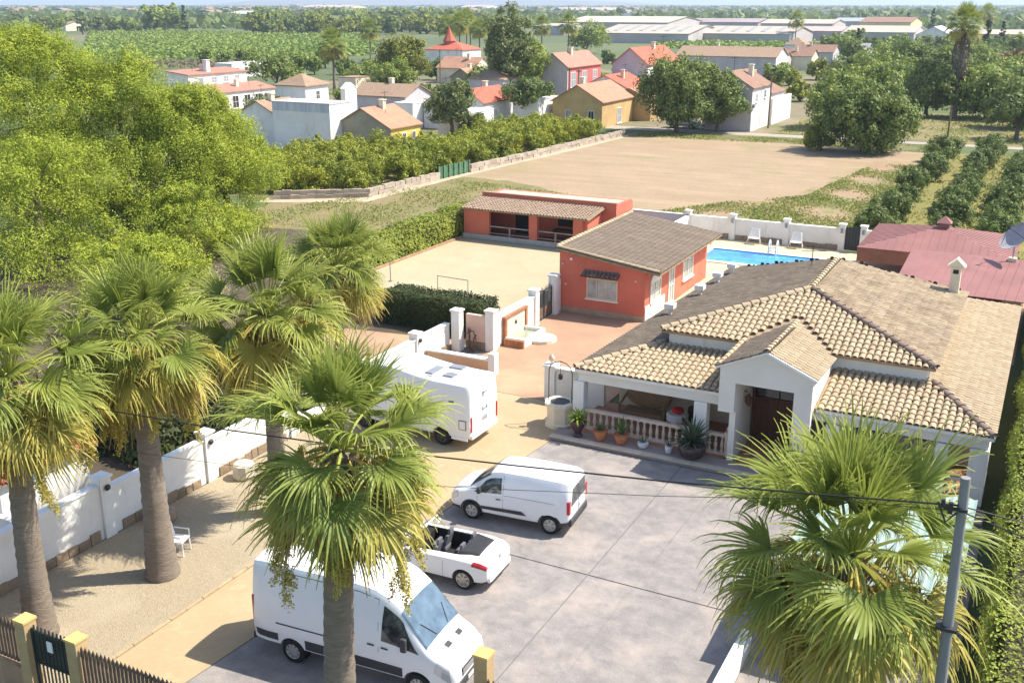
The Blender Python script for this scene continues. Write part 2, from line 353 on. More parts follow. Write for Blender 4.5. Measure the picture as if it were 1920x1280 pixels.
wear(M_white, [((0.50, 0.44, 0.35), 0.5, 1.1, (1.5, 1.5, 0.25), 0.56, 0.75)]); wear(M_red, [((0.36, 0.10, 0.07), 0.45, 1.0, (1.5, 1.5, 0.3), 0.54, 0.75), ((0.70, 0.26, 0.17), 0.35, 0.5, (1, 1, 1), 0.55, 0.75)])
gb = sheet('gravel_bed', [(-24.6, 12.8), (-19.47, 12.8), (-19.47, 29.4), (-21, 30.6), (-22.92, 31.2), (-24.6, 31.2)], -0.010, M_grav)
# loose pebbles on the gravel
_n = 9000; _p = np.column_stack([NR.uniform(-24.5, -19.5, _n), NR.uniform(13.8, 29, _n), NR.uniform(-0.008, 0.004, _n)])
_me = leaf_mesh('gravel_pebbles', _p, NR.uniform(0.03, 0.075, _n), NR.uniform(0, 1, _n), leafmat('pebble_stone', (0.30, 0.24, 0.16), (0.54, 0.46, 0.33), trans=0.0, objvar=0.0), aspect=0.8, up=2.5, seed=3)
link('gravel_pebbles', _me, gb)['kind'] = 'stuff'
M_edge = mat('kerb_stone', (0.44, 0.33, 0.20), var=0.15, scale=3, tint=True)
y = 13.0
while y < 29.3:
    L = R.uniform(0.55, 0.75); box('edging_stone', (-19.52, -19.44, y, min(y + L - 0.02, 29.35), -0.02, 0.035 + R.uniform(-0.008, 0.008)), M_edge, gb); y += L

# ---- swimming pool
M_water = mat('pool_water', (0.02, 0.20, 0.48), (0.06, 0.42, 0.66), rough=0.04, spec=0.6, scale=0.5, bump=0.15, bscale=5)
MB().slab([(-19.9, 64.6, 0.02), (-12.0, 64.6, 0.02), (-12.0, 68.2, 0.02), (-19.9, 68.2, 0.02)], 0.02).obj('water', M_water, kind='structure')
cop = mat('pool_coping', (0.74, 0.68, 0.54), var=0.05)
pc = MB(); pc.box(-20.25, -11.65, 68.2, 68.55, -0.01, 0.06); pc.box(-20.25, -11.65, 64.2, 64.6, -0.01, 0.06); pc.box(-20.25, -19.9, 64.6, 68.2, -0.01, 0.06); pc.box(-12.0, -11.65, 64.6, 68.2, -0.01, 0.06)
pcoo = pc.obj('pool_coping', cop, kind='structure')
pw = MB(); pw.box(-19.9, -12.0, 68.0, 68.2, 0.02, 0.055); pw.obj('waterline_tile', mat('deep_blue_tile', (0.02, 0.14, 0.42), rough=0.2), pcoo)

# ---- far hills and sky-line
M_hill = mat('far_hill', (0.22, 0.17, 0.155), (0.15, 0.13, 0.13), scale=0.002, fine=0.3)
def hill(name, x0, x1, y, prof, depth):
    """Long low ridge with real depth; prof = heights along it."""
    n = len(prof); mb = MB(); vs = []; fs = []
    for i, h in enumerate(prof):
        x = x0 + (x1 - x0) * i / (n - 1)
        for k, (fy, fh) in enumerate(((0, 0), (0.3, 0.55), (0.5, 1.0), (0.75, 0.7), (1, 0))):
            vs.append((x + R.uniform(-60, 60) * (k in (1, 2, 3)), y + depth * fy + R.uniform(-60, 60) * (k in (1, 2, 3)), h * fh * R.uniform(0.9, 1.1) - 0.2))
    for i in range(n - 1):
        for k in range(4):
            a = i * 5 + k; fs.append((a, a + 5, a + 6, a + 1))
    mb.add(vs, fs); o = mb.obj(name, M_hill, kind='structure', smooth=180); return o
def far(u, dist):
    d = _ray(u, HOR); d = d / np.linalg.norm(d[:2]); return d[0] * dist, d[1] * dist
_hx = [(330, 16), (400, 24), (480, 52), (560, 62), (640, 66), (720, 60), (800, 66), (880, 62), (950, 66), (1020, 60), (1090, 54), (1160, 46), (1230, 30), (1300, 16)]
vs = []; fs = []
for i, (u, h) in enumerate(_hx):
    for k, (dd, fh) in enumerate(((7200, 0.0), (7700, 0.5), (8300, 1.0), (9000, 0.7), (9800, 0.0))):
        x, y = far(u, dd + R.uniform(-80, 80)); vs.append((x, y, h * fh * R.uniform(0.93, 1.07)))
for i in range(len(_hx) - 1):
    for k in range(4): a = i * 5 + k; fs.append((a, a + 5, a + 6, a + 1))
MB().add(vs, fs).obj('hill', M_hill, kind='structure', smooth=180)
# ================================================================== barrel tiles
def tile_mesh(L=0.38, r0=0.108, r1=0.088, seg=6):
    """One barrel tile, convex side up, running along +Y (up the slope), lower end wider."""
    vs, fs = [], []
    for j, (y, r, z) in enumerate(((0, r0, 0.022), (L, r1, 0.0))):
        for k in range(seg + 1):
            t = math.pi * k / seg; vs.append((-r * math.cos(t), y, z + r * 0.72 * math.sin(t)))
    for k in range(seg): fs.append((k, k + 1, k + seg + 2, k + seg + 1))
    n = len(vs)                                              # thickness at the lower end
    for k in range(seg + 1):
        t = math.pi * k / seg; vs.append((-(r0 - 0.022) * math.cos(t), 0, 0.022 + (r0 - 0.022) * 0.68 * math.sin(t)))
    for k in range(seg): fs.append((k, n + k, n + k + 1, k + 1))
    return vs, fs
TV, TF = tile_mesh()
def inside(p, poly):
    c = False; n = len(poly)
    for i in range(n):
        a, b = poly[i], poly[(i + 1) % n]
        if (a[1] > p[1]) != (b[1] > p[1]) and p[0] < (b[0] - a[0]) * (p[1] - a[1]) / (b[1] - a[1]) + a[0]: c = not c
    return c
def slope_tiles(poly, eave, step=0.27, row=0.34, skip=None):
    """Places for barrel tiles on a planar polygon. eave = (a,b) indices of its lower edge. Returns matrices."""
    P = [Vector(p) for p in poly]; o = P[eave[0]]; u = (P[eave[1]] - o).normalized()
    nrm = Vector((0, 0, 0))
    for i in range(len(P)): nrm += (P[i] - o).cross(P[(i + 1) % len(P)] - o)
    nrm.normalize()
    if nrm.z < 0: nrm = -nrm
    v = nrm.cross(u).normalized()
    if v.z < 0: v = -v
    x = v.cross(nrm)
    uv = [((p - o).dot(u), (p - o).dot(v)) for p in P]
    us = [a for a, b in uv]; vs = [b for a, b in uv]; out = []
    c = math.floor(min(us) / step) * step + step / 2
    while c < max(us):
        r = -0.05
        while r < max(vs) - 0.08:
            if inside((c, r + 0.12), uv) or inside((c, r + 0.3), uv) and r + 0.12 < 0.25:
                p = o + u * c + v * r
                if not (skip and skip(p)):
                    j = R.uniform(-0.012, 0.012)
                    m = Matrix((( x.x, v.x, nrm.x, p.x + u.x * j), (x.y, v.y, nrm.y, p.y + u.y * j), (x.z, v.z, nrm.z, p.z + 0.015), (0, 0, 0, 1)))
                    out.append(m @ Matrix.Rotation(R.uniform(-0.03, 0.03), 4, 'Z'))
            r += row
        c += step
    return out
def tiles_mesh(mb, mats):
    for m in mats:
        mb.add([m @ Vector(p) for p in TV], TF, R.random())
def ridge_tiles(mb, a, b, r=0.15, L=0.45):
    a, b = Vector(a), Vector(b); n = max(1, int((b - a).length / (L * 0.85))); d = (b - a).normalized()
    side = d.cross(Vector((0, 0, 1))).normalized(); up = side.cross(d)
    for i in range(n):
        p = a + (b - a) * (i / n); q = a + (b - a) * min(1, (i + 1.15) / n); vs = []
        for pt, rr in ((p, r), (q, r * 0.85)):
            for k in range(7):
                t = math.pi * k / 6; vs.append(pt + side * (-rr * math.cos(t)) + up * (rr * 0.8 * math.sin(t) + (0.02 if pt is p else 0)))
        mb.add(vs, [(k, k + 1, k + 8, k + 7) for k in range(6)], R.random())

# ================================================================== villa
VIL = empty('villa', (-8, 42, 0), 'single-storey cream villa under a two-tier straw-coloured tile roof with gabled porch', 'villa')
EZ, EY = 2.62, 34.4
LOW = {'front': [(-15.2, EY, EZ), (-0.5, EY, EZ), (-2.75, 37.45, 3.16), (-12.7, 37.45, 3.16)],
       'right': [(-0.5, EY, EZ), (-0.5, 51.5, EZ), (-3.05, 49.6, 3.25), (-2.85, 37.45, 3.20)],
       'left': [(-14.35, 52.6, EZ), (-15.2, EY, EZ), (-12.7, 37.45, 3.16), (-12.4, 50.6, 3.16)]}
A_, B_ = (-8.0, 41.5, 4.97), (-8.1, 47.1, 4.97)
UPP = {'front': [(-12.75, 37.15, 3.75), (-2.68, 37.15, 3.75), A_],
       'right': [(-2.68, 37.15, 3.75), (-2.62, 48.35, 3.78), B_, A_],
       'left': [(-12.75, 48.5, 3.75), (-12.75, 37.15, 3.75), A_, B_],
       'back': [(-2.62, 48.35, 3.78), (-12.75, 48.5, 3.75), B_]}
FL = [(-15.2, EY, EZ), (-9.43, EY, EZ), (-9.43, 37.45, 3.16), (-12.7, 37.45, 3.16)]; FRT = [(-6.17, EY, EZ), (-0.5, EY, EZ), (-2.75, 37.45, 3.16), (-6.17, 37.45, 3.16)]
roof = MB()
for p in (FL, FRT, LOW['right'], LOW['left']): roof.slab(p, 0.10)
RO = roof.obj('roof', M_under, VIL)
RO['label'] = 'straw and grey-brown barrel tile roof in two tiers'
up_ = MB()
for k, p in UPP.items(): up_.slab(p, 0.10)
RU = up_.obj('upper_roof', M_under, VIL)
in_portico = lambda p: -9.5 < p.x < -6.1 and p.y < 38.6
front_low = slope_tiles(LOW['front'], (0, 1), 0.24, 0.315, in_portico)
front_up = slope_tiles(UPP['front'], (0, 1), 0.24, 0.315, lambda p: -8.0 - (39.0 - p.y) * 0.92 < p.x < -7.9 + (39.0 - p.y) * 0.92 and p.y < 39.0)
tile_me = [MB().add(TV, TF).mesh('barrel_tile', M_tile) for _ in range(1)]
front_all = sorted([(m.translation.y, i, m) for i, m in enumerate(front_low)])
singles = [m for _, _, m in front_all][:300]; rest = [m for _, _, m in front_all][300:]
for m in singles:
    o = link('roof_tile', tile_me[0], RO); mm = Matrix.Translation(-ORG[VIL]) @ m
    o.matrix_local = mm
st = MB(); tiles_mesh(st, rest); tiles_mesh(st, front_up)
tiles_mesh(st, slope_tiles(LOW['right'], (0, 1), 0.24, 0.315)); 
sm = MB(); tiles_mesh(sm, slope_tiles(UPP['right'], (0, 1), 0.24, 0.315)); sm.obj('mottled_roof_tiles', mat('mottled_clay_tile', (0.55, 0.44, 0.295), (0.40, 0.31, 0.205), scale=2.2, fine=0.55, rough=0.95, tint=True, bump=0.25, stain=(0.17, 0.125, 0.085), stain_amt=0.6, stain_scale=1.1), RU, kind='stuff')
st.obj('roof_tiles', M_tile, RU, kind='stuff')
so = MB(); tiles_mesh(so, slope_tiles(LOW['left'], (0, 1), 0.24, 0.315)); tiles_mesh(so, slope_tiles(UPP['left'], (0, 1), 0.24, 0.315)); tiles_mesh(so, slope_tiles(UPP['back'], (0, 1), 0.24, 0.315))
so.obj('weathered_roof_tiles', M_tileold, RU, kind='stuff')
rg = MB()
ridge_tiles(rg, (-0.5, EY, EZ + 0.05), (-2.75, 37.45, 3.2)); rg.obj('hip_tiles', M_ridge, RU, smooth=60)
rg = MB(); ridge_tiles(rg, (-2.66, 37.15, 3.8), (A_[0], A_[1], A_[2] + 0.04)); 
rg.obj('hip_tiles', M_ridge, RU, smooth=60)
rg = MB(); ridge_tiles(rg, (-15.2, EY, EZ + 0.05), (-12.7, 37.45, 3.2)); ridge_tiles(rg, (-12.75, 37.15, 3.8), (A_[0], A_[1], A_[2] + 0.04)); ridge_tiles(rg, (A_[0], A_[1], A_[2] + 0.04), (B_[0], B_[1], B_[2] + 0.04))
ridge_tiles(rg, (-9.47, 33.85, 3.86), (-9.45, 37.2, 3.86), 0.1)
rg.obj('ridge_tiles', M_tile, RU, smooth=60)

M_fac = mat('cream_facade', (0.74, 0.70, 0.62), var=0.04, scale=0.7, stain=(0.62, 0.57, 0.48), stain_amt=0.35, bump=0.05)  # even cream tone with a slightly darker stain
cl = MB(); cl.box(-12.5, -2.95, 37.4, 37.6, 3.0, 3.72); cl.box(-3.1, -2.9, 37.6, 47.2, 3.0, 3.66); cl.box(-12.55, -12.35, 37.6, 47.4, 3.0, 3.66)
cl.obj('clerestory_wall', M_white, VIL)
wl = MB(); wl.box(-12.5, -2.95, 37.62, 37.85, 0.02, 3.05); wl.box(-14.6, -12.5, 37.62, 37.85, 0.02, 2.58); wl.box(-2.95, -0.95, 37.62, 37.85, 0.02, 2.58)                  # wall behind the porches
wl.box(-14.5, -14.25, 37.85, 50.4, 0.02, 2.62); wl.box(-1.15, -0.9, 37.85, 49.6, 0.02, 2.6); wl.box(-12.3, -3.0, 47.6, 47.8, 0.02, 3.6)
wl.obj('wall', M_cream, VIL)
fl = MB(); fl.box(-15.3, -0.6, 34.25, 37.6, 0.0, 0.16); FLO = fl.obj('porch_floor', M_terra, VIL)
# front beam and columns
bm_ = MB(); bm_.box(-15.1, -9.02, 34.52, 34.82, 2.10, 2.53); bm_.box(-6.3, -0.62, 34.52, 34.82, 2.14, 2.53); bm_.box(-15.1, -14.85, 34.82, 37.6, 2.1, 2.53); bm_.box(-0.87, -0.62, 34.82, 37.6, 2.1, 2.53)
bm_.obj('beam', M_fac, VIL, bevel=0.012)
for x0, x1 in ((-15.28, -14.84), (-10.46, -9.97), (-5.75, -5.3), (-2.2, -1.8)):
    c = MB(); c.box(x0, x1, 34.46, 34.90, 0.16, 2.10); c.box(x0 - 0.03, x1 + 0.03, 34.43, 34.93, 0.16, 0.30); c.obj('column', M_white, VIL, bevel=0.015)
box('pier', (-1.15, -0.58, 34.44, 35.4, 0.16, 2.12), M_white, VIL, bevel=0.015)
for b_ in ((-15.2, -9.5, EY - 0.012, EY + 0.03), (-6.1, -0.5, EY - 0.012, EY + 0.03), (-0.53, -0.47, EY + 0.031, 51.4)): box('fascia', (*b_, EZ - 0.13, EZ - 0.02), M_white, VIL)
# gabled portico
po = MB(); pk = (-7.82, 4.50); yl, yr, yf, yb = -9.41, -6.19, 33.9, 34.2
po.prism([(yl, yf, 2.12), (-8.84, yf, 2.12), (-8.84, yf, 3.24), (-6.8, yf, 3.24), (-6.8, yf, 0.16), (yr, yf, 0.16), (yr, yf, 3.80), (pk[0], yf, pk[1]), (yl, yf, 3.80)], (0, yb - yf, 0))
po.box(-9.06, -8.84, yb, 37.58, 0.16, 3.6); po.box(-6.8, -6.55, yb, 37.58, 0.16, 3.6); po.box(-9.41, -9.2, yb, 37.4, 2.5, 3.56); po.box(-6.42, -6.19, yb, 37.4, 2.5, 3.52)
po.box(-8.84, -6.8, yb, 37.58, 3.3, 3.45)
po.obj('portico', M_fac, VIL)
PL = [(-9.52, 37.2, 3.647), (-9.52, 33.82, 3.80), (-7.82, 33.82, 4.54), (-7.93, 38.95, 4.26)]
PR = [(-6.08, 33.82, 3.80), (-6.08, 37.2, 3.60), (-7.93, 38.95, 4.26), (-7.82, 33.82, 4.54)]
pr_ = MB(); pr_.slab(PL, 0.07); pr_.slab(PR, 0.07); PRO = pr_.obj('portico_roof', M_white, VIL)
pt = MB(); tiles_mesh(pt, slope_tiles(PR, (0, 1), 0.27, 0.34)); ridge_tiles(pt, (-7.82, 33.82, 4.58), (-7.93, 38.95, 4.30), 0.12); pt.obj('portico_tiles', M_tile, PRO, kind='stuff')
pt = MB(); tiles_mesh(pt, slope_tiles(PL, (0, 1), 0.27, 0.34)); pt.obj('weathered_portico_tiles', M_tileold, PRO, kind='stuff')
vg = MB(); vg.prism([(-9.56, 33.79, 3.74), (-7.82, 33.79, 4.50), (-6.04, 33.79, 3.74), (-6.04, 33.79, 3.82), (-7.82, 33.79, 4.58), (-9.56, 33.79, 3.82)], (0, 0.05, 0)); vg.obj('verge_trim', mat('bright_white_trim', (0.82, 0.81, 0.79), var=0.03), PRO)
# front door: two leaves with dark upper lights
dy = 36.4; dx0, dx1, dz = -8.78, -6.86, 2.55
fr = MB(); fr.box(dx0, dx0 + 0.09, dy, dy + 0.14, 0.16, dz); fr.box(dx1 - 0.09, dx1, dy, dy + 0.14, 0.16, dz); fr.box(dx0 + 0.09, dx1 - 0.09, dy, dy + 0.14, dz - 0.09, dz)
DO = fr.obj('door', M_wood, VIL); DO['label'] = 'dark stained double wooden front door'
box('door_surround', (-8.84, -6.8, dy + 0.15, dy + 0.3, dz - 0.05, 3.3), M_fac, VIL)
xm = (dx0 + dx1) / 2
for a, b in ((dx0 + 0.09, xm - 0.006), (xm + 0.006, dx1 - 0.09)):
    lf = MB(); lf.box(a, b, dy + 0.03, dy + 0.09, 0.16, 1.95)
    n = 4; w = (b - a - 0.1) / n
    for i in range(n): lf.box(a + 0.05 + i * w + 0.012, a + 0.05 + (i + 1) * w - 0.012, dy + 0.012, dy + 0.03, 0.28, 1.88)
    lf.obj('door_leaf', M_wood, DO, bevel=0.006)
    box('fanlight', (a + 0.02, b - 0.02, dy + 0.045, dy + 0.075, 1.98, dz - 0.11), M_glass, DO)
MB().lathe([(0.02, 0), (0.028, 0.02), (0.012, 0.05)], (xm - 0.07, dy + 0.03, 1.1), 8, 'y').obj('handle', mat('brass', (0.6, 0.42, 0.15), rough=0.3, metal=1.0), DO)
la = MB(); la.box(-8.84, -8.70, 35.2, 35.24, 2.50, 2.54); la.lathe([(0.05, 1.98), (0.10, 2.05), (0.12, 2.30), (0.03, 2.46)], (-8.66, 35.22, 0), 6)
la.obj('wall_lantern', mat('dark_bronze', (0.12, 0.05, 0.03), rough=0.4), VIL)
# porch back-wall windows and doors
def window(par, x0, x1, y, z0, z1, n=2, fm=M_wood, gm=M_glass, face=-1, sill=True):
    """Window on a wall facing -Y (face -1) at plane y."""
    d = face; f = MB(); t = 0.07
    f.box(x0, x0 + t, min(y, y + d * 0.05), max(y, y + d * 0.05), z0, z1); f.box(x1 - t, x1, min(y, y + d * 0.05), max(y, y + d * 0.05), z0, z1)
    f.box(x0 + t, x1 - t, min(y, y + d * 0.05), max(y, y + d * 0.05), z1 - t, z1); f.box(x0 + t, x1 - t, min(y, y + d * 0.05), max(y, y + d * 0.05), z0, z0 + t)
    for i in range(1, n):
        x = x0 + (x1 - x0) * i / n; f.box(x - 0.02, x + 0.02, min(y, y + d * 0.045), max(y, y + d * 0.045), z0 + t, z1 - t)
    o = f.obj('window', fm, par)
    for i in range(n):
        a = x0 + (x1 - x0) * i / n + 0.025; b = x0 + (x1 - x0) * (i + 1) / n - 0.025
        box('pane', (max(a, x0 + t), min(b, x1 - t), min(y + d * 0.008, y + d * 0.02), max(y + d * 0.008, y + d * 0.02), z0 + t, z1 - t), gm, o)
    if sill: box('sill', (x0 - 0.06, x1 + 0.06, min(y, y + d * 0.11), max(y, y + d * 0.11), z0 - 0.07, z0 - 0.005), M_white, o)
    return o
for x0, x1 in ((-11.0, -9.4),): window(VIL, x0, x1, 37.6, 1.0, 2.25)
window(VIL, -5.2, -3.8, 37.6, 0.9, 2.2); window(VIL, -3.1, -1.9, 37.6, 0.9, 2.2)
# balustrade
BALP = [(0.035, 0), (0.065, 0.0), (0.065, 0.06), (0.04, 0.10), (0.075, 0.22), (0.06, 0.36), (0.035, 0.50), (0.055, 0.56), (0.065, 0.58), (0.065, 0.62)]
bal_me = MB().lathe(BALP, (0, 0, 0), 10).mesh('baluster', M_balus, 40)
def balustrade(x0, x1, y, n, posts):
    m = MB(); m.box(x0, x1, y - 0.10, y + 0.10, 0.16, 0.26); m.box(x0, x1, y - 0.10, y + 0.10, 0.88, 0.99)
    for p in posts: m.box(p - 0.13, p + 0.13, y - 0.13, y + 0.13, 0.16, 1.02); m.box(p - 0.16, p + 0.16, y - 0.16, y + 0.16, 1.02, 1.08); m.lathe([(0.1, 1.08), (0.06, 1.12), (0.11, 1.19), (0.1, 1.26), (0.02, 1.31)], (p, y, 0), 10)
    o = m.obj('balustrade', M_balus, VIL, bevel=0.01)
    for i in range(n):
        x = x0 + (x1 - x0) * (i + 0.5) / n; link('baluster', bal_me, o, tuple(Vector((x, y, 0.26)) - ORG[VIL]))
balustrade(-14.80, -10.47, 34.62, 17, ()); balustrade(-9.96, -9.25, 34.62, 3, (-9.12,)); balustrade(-6.15, -5.76, 34.62, 2, (-6.02,)); balustrade(-5.29, -2.21, 34.62, 12, ()); balustrade(-1.79, -1.16, 34.62, 3, ())
# chimney, antenna, side pipes
ch = MB(); ch.box(-3.35, -2.95, 47.5, 47.9, 3.7, 5.05); CH = ch.obj('chimney', M_cream, VIL, bevel=0.01)
cc = MB(); cc.box(-3.4, -2.9, 47.45, 47.95, 5.05, 5.10); cc.prism([(-3.52, 47.42, 5.12), (-2.78, 47.42, 5.12), (-3.15, 47.42, 5.46)], (0, 0.56, 0)); cc.obj('chimney_cap', M_cream, CH)
box('chimney_vent', (-3.26, -3.04, 47.488, 47.497, 4.80, 4.98), M_dark, CH)
an = MB(); an.tube([(-9.0, 46.2, 4.7), (-9.0, 46.2, 5.7)], 0.02, 6); an.tube([(-9.5, 46.2, 5.4), (-8.5, 46.3, 5.5)], 0.012, 5)
for k in range(6): x = -9.45 + k * 0.17; an.tube([(x, 45.95, 5.41 + k * 0.017), (x, 46.45, 5.41 + k * 0.017)], 0.008, 4)
an.obj('antenna', M_steel, VIL)
for u_, v_ in ((1256, 588), (1312, 552), (1345, 528), (1372, 511)):
    p_ = G(u_, v_, 2.86); m = MB(); m.box(p_[0] - 0.09, p_[0] + 0.09, p_[1] - 0.09, p_[1] + 0.09, 2.55, 3.12); m.box(p_[0] - 0.22, p_[0] + 0.22, p_[1] - 0.22, p_[1] + 0.22, 3.121, 3.34); m.obj('roof_vent', M_white, VIL, bevel=0.015)
for y in (37.0, 41.5, 44.5): box('wall_unit', (-0.9, -0.52, y, y + 0.5, 1.7, 2.2), M_white, VIL, bevel=0.02)
# terrace in front of the porch
tr = MB(); tr.box(-15.75, -0.45, 33.30, 34.25, 0.0, 0.14); TRR = tr.obj('terrace', mat('terrace_paving', (0.36, 0.29, 0.26), var=0.1, scale=1.0, fine=0.15), kind='structure')
x = -15.72
while x < -0.6:
    w = min(0.62, -0.47 - x); box('edge_tile', (x, x + w - 0.012, 33.26, 33.56, 0.115, 0.156), mat('sunlit_edge_tile', (0.62, 0.54, 0.42), var=0.08, scale=1.5, tint=True), TRR); x += 0.62  # pale tile colour paints in the sunlit strip along the step

# ================================================================== pool house (red, single pitch)
PH = empty('pool_house', (-20.4, 55, 0), 'terracotta-red outbuilding with one wide lean-to tile roof beside the pool', 'outbuilding')
px0, px1, py0, py1 = -22.9, -18.0, 49.55, 60.2
zw = lambda x: 3.36 + (x - px0) * (2.70 - 3.36) / (px1 - px0)
w = MB()
w.prism([(px0, py0, 0), (px1, py0, 0), (px1, py0, zw(px1)), (px0, py0, zw(px0))], (0, 0.25, 0))
w.prism([(px0, py1 - 0.25, 0), (px1, py1 - 0.25, 0), (px1, py1 - 0.25, zw(px1)), (px0, py1 - 0.25, zw(px0))], (0, 0.25, 0))
w.box(px0, px0 + 0.25, py0 + 0.25, py1 - 0.25, 0, zw(px0) - 0.05); w.box(px1 - 0.25, px1, py0 + 0.25, py1 - 0.25, 0, zw(px1))
w.obj('wall', M_red, PH)
box('plinth', (px0 - 0.03, px1 + 0.03, py0 - 0.03, py0 - 0.001, 0, 0.3), mat('tan_plinth', (0.42, 0.30, 0.2), var=0.1), PH)
RP = [(-17.15, 49.35, 2.72), (-17.2, 60.45, 2.74), (-23.0, 60.35, 3.52), (-23.0, 49.35, 3.50)]
rp = MB(); rp.slab(RP, 0.12); RPO = rp.obj('roof', M_under, PH)
t_ = MB(); tiles_mesh(t_, slope_tiles(RP, (0, 1), 0.24, 0.315)); t_.obj('roof_tiles', mat('sun_bleached_grey_tile', (0.36, 0.29, 0.215), (0.25, 0.20, 0.15), scale=1.2, stretch=(0.5, 4, 1), fine=0.5, rough=0.95, tint=True, bump=0.25, stain=(0.14, 0.11, 0.08), stain_amt=0.45, stain_scale=0.7), RPO, kind='stuff')
vt = MB(); ridge_tiles(vt, (-17.15, 49.38, 2.80), (-23.0, 49.38, 3.58), 0.12); ridge_tiles(vt, (-23.0, 49.4, 3.58), (-23.0, 60.3, 3.6), 0.14); vt.obj('verge_tiles', M_tile, RPO, smooth=60)
M_whitefr = mat('white_frame', (0.8, 0.79, 0.77), var=0.03)
M_pane = glassmat('pale_curtained_glass', (0.32, 0.34, 0.33), 0.1, 0.6)
fw_ = window(PH, -21.29, -19.51, py0, 0.92, 2.05, 3, mat('cream_frame', (0.72, 0.55, 0.36), var=0.05), M_pane)
aw = MB(); AW = [(-21.5, 49.14, 2.2), (-19.42, 49.14, 2.2), (-19.42, 49.54, 2.38), (-21.5, 49.54, 2.38)]; aw.slab(AW, 0.05); AWO = aw.obj('window_canopy', M_wood, PH)
ta = MB(); tiles_mesh(ta, slope_tiles(AW, (0, 1), 0.23, 0.34)); ta.obj('canopy_tiles', M_ridge, AWO)
def windowx(par, x, y0, y1, z0, z1, n=2, fm=M_whitefr, gm=M_pane, arch=False, sill=True):
    """Window on a wall facing +X at plane x."""
    f = MB(); t = 0.08
    f.box(x, x + 0.06, y0, y0 + t, z0, z1); f.box(x, x + 0.06, y1 - t, y1, z0, z1); f.box(x, x + 0.06, y0 + t, y1 - t, z1 - t, z1); f.box(x, x + 0.06, y0 + t, y1 - t, z0, z0 + t)
    for i in range(1, n): yy = y0 + (y1 - y0) * i / n; f.box(x, x + 0.05, yy - 0.025, yy + 0.025, z0 + t, z1 - t)
    f.box(x, x + 0.045, y0 + t, y1 - t, (z0 + z1) / 2 - 0.02, (z0 + z1) / 2 + 0.02)
    if arch:
        pts = [(x, (y0 + y1) / 2 + (y1 - y0) / 2 * math.cos(a), z1 + (y1 - y0) * 0.28 * math.sin(a)) for a in [math.pi * k / 10 for k in range(11)]]
        f.prism(pts, (0.06, 0, 0))
    o = f.obj('window', fm, par)
    for i in range(n):
        a = y0 + (y1 - y0) * i / n + 0.03; b = y0 + (y1 - y0) * (i + 1) / n - 0.03
        box('pane', (x + 0.01, x + 0.025, max(a, y0 + t), min(b, y1 - t), z0 + t, z1 - t), gm, o)
    if sill: box('sill', (x, x + 0.14, y0 - 0.05, y1 + 0.05, z0 - 0.08, z0 - 0.003), M_white, o)
windowx(PH, px1, 50.3, 51.9, 0.85, 1.95, 2, arch=True); windowx(PH, px1, 53.2, 54.1, 0.05, 2.1, 2, sill=False); windowx(PH, px1, 55.6, 57.4, 0.85, 2.15, 2)
box('wall_base', (px1 + 0.002, px1 + 0.05, 49.6, 52.6, 0, 0.8), M_white, PH)
for k in range(9): box('rafter_end', (-17.95, -17.25, 50.0 + k * 1.2, 50.09 + k * 1.2, 2.50, 2.60), M_wood, PH)
MB().lathe([(0.01, 0), (0.07, 0), (0.09, 0.05), (0.05, 0.1)], (-22.2, py0 - 0.1, 2.95), 8, 'y').obj('alarm_box', M_whitefr, PH)
for x, z in ((-22.7, 2.65), (-18.5, 2.15), (-22.5, 1.55)): box('spotlight', (x - 0.05, x + 0.05, py0 - 0.08, py0 - 0.001, z - 0.05, z + 0.05), M_balus, PH)

# ================================================================== red barn at the end of the sand court
BN = empty('barn', (-32, 66, 0), 'low terracotta-red shed with an open front and tiled lean-to roof behind the sand court', 'shed')
b = MB(); b.box(-36.95, -34.9, 63.55, 63.8, 0, 2.06); b.box(-36.95, -36.7, 63.8, 66.3, 0, 2.1); b.box(-27.72, -27.45, 63.8, 66.3, 0, 2.1)
b.box(-36.95, -26.4, 66.3, 66.55, 0, 2.80); b.box(-36.95, -26.4, 69.2, 69.4, 0, 2.6); b.box(-26.65, -26.4, 66.55, 69.2, 0, 2.72); b.box(-36.95, -36.7, 66.55, 69.2, 0, 2.6)
b.obj('wall', M_red, BN)
for x0, x1 in ((-31.74, -31.12), (-28.4, -27.74)): box('pillar', (x0, x1, 63.5, 63.82, 0.0, 2.08), M_red, BN)
box('plinth', (-36.98, -27.4, 63.42, 63.5, 0, 0.34), mat('grey_plinth', (0.45, 0.42, 0.40), var=0.1), BN)
RB = [(-37.1, 63.3, 2.14), (-27.2, 63.3, 2.14), (-27.2, 66.3, 2.50), (-37.1, 66.3, 2.50)]
rb = MB(); rb.slab(RB, 0.08); RBO = rb.obj('roof', M_under, BN)
t_ = MB(); tiles_mesh(t_, slope_tiles(RB, (0, 1), 0.24, 0.315)); t_.obj('roof_tiles', mat('pale_brown_clay_tile', (0.42, 0.31, 0.22), (0.30, 0.22, 0.16), scale=3, fine=0.4, tint=True), RBO, kind='stuff')
box('flat_roof', (-36.68, -26.66, 66.56, 69.2, 2.50, 2.58), mat('pale_flat_roof', (0.5, 0.42, 0.33), var=0.1), BN)
box('parapet_coping', (-37.0, -26.38, 66.27, 66.60, 2.801, 2.86), M_salmon, BN)
box('floor', (-36.7, -27.75, 63.83, 66.28, 0.0, 0.05), M_terra, BN)
for x0, x1, z0, z1 in ((-34.2, -33.2, 0.05, 1.9), (-30.8, -29.6, 0.9, 1.9), (-28.7, -28.1, 0.3, 1.8)): box('opening', (x0, x1, 66.24, 66.298, z0, z1), M_dark, BN)
box('shelf', (-30.9, -29.5, 65.6, 66.2, 0.5, 0.75), M_wood, BN)
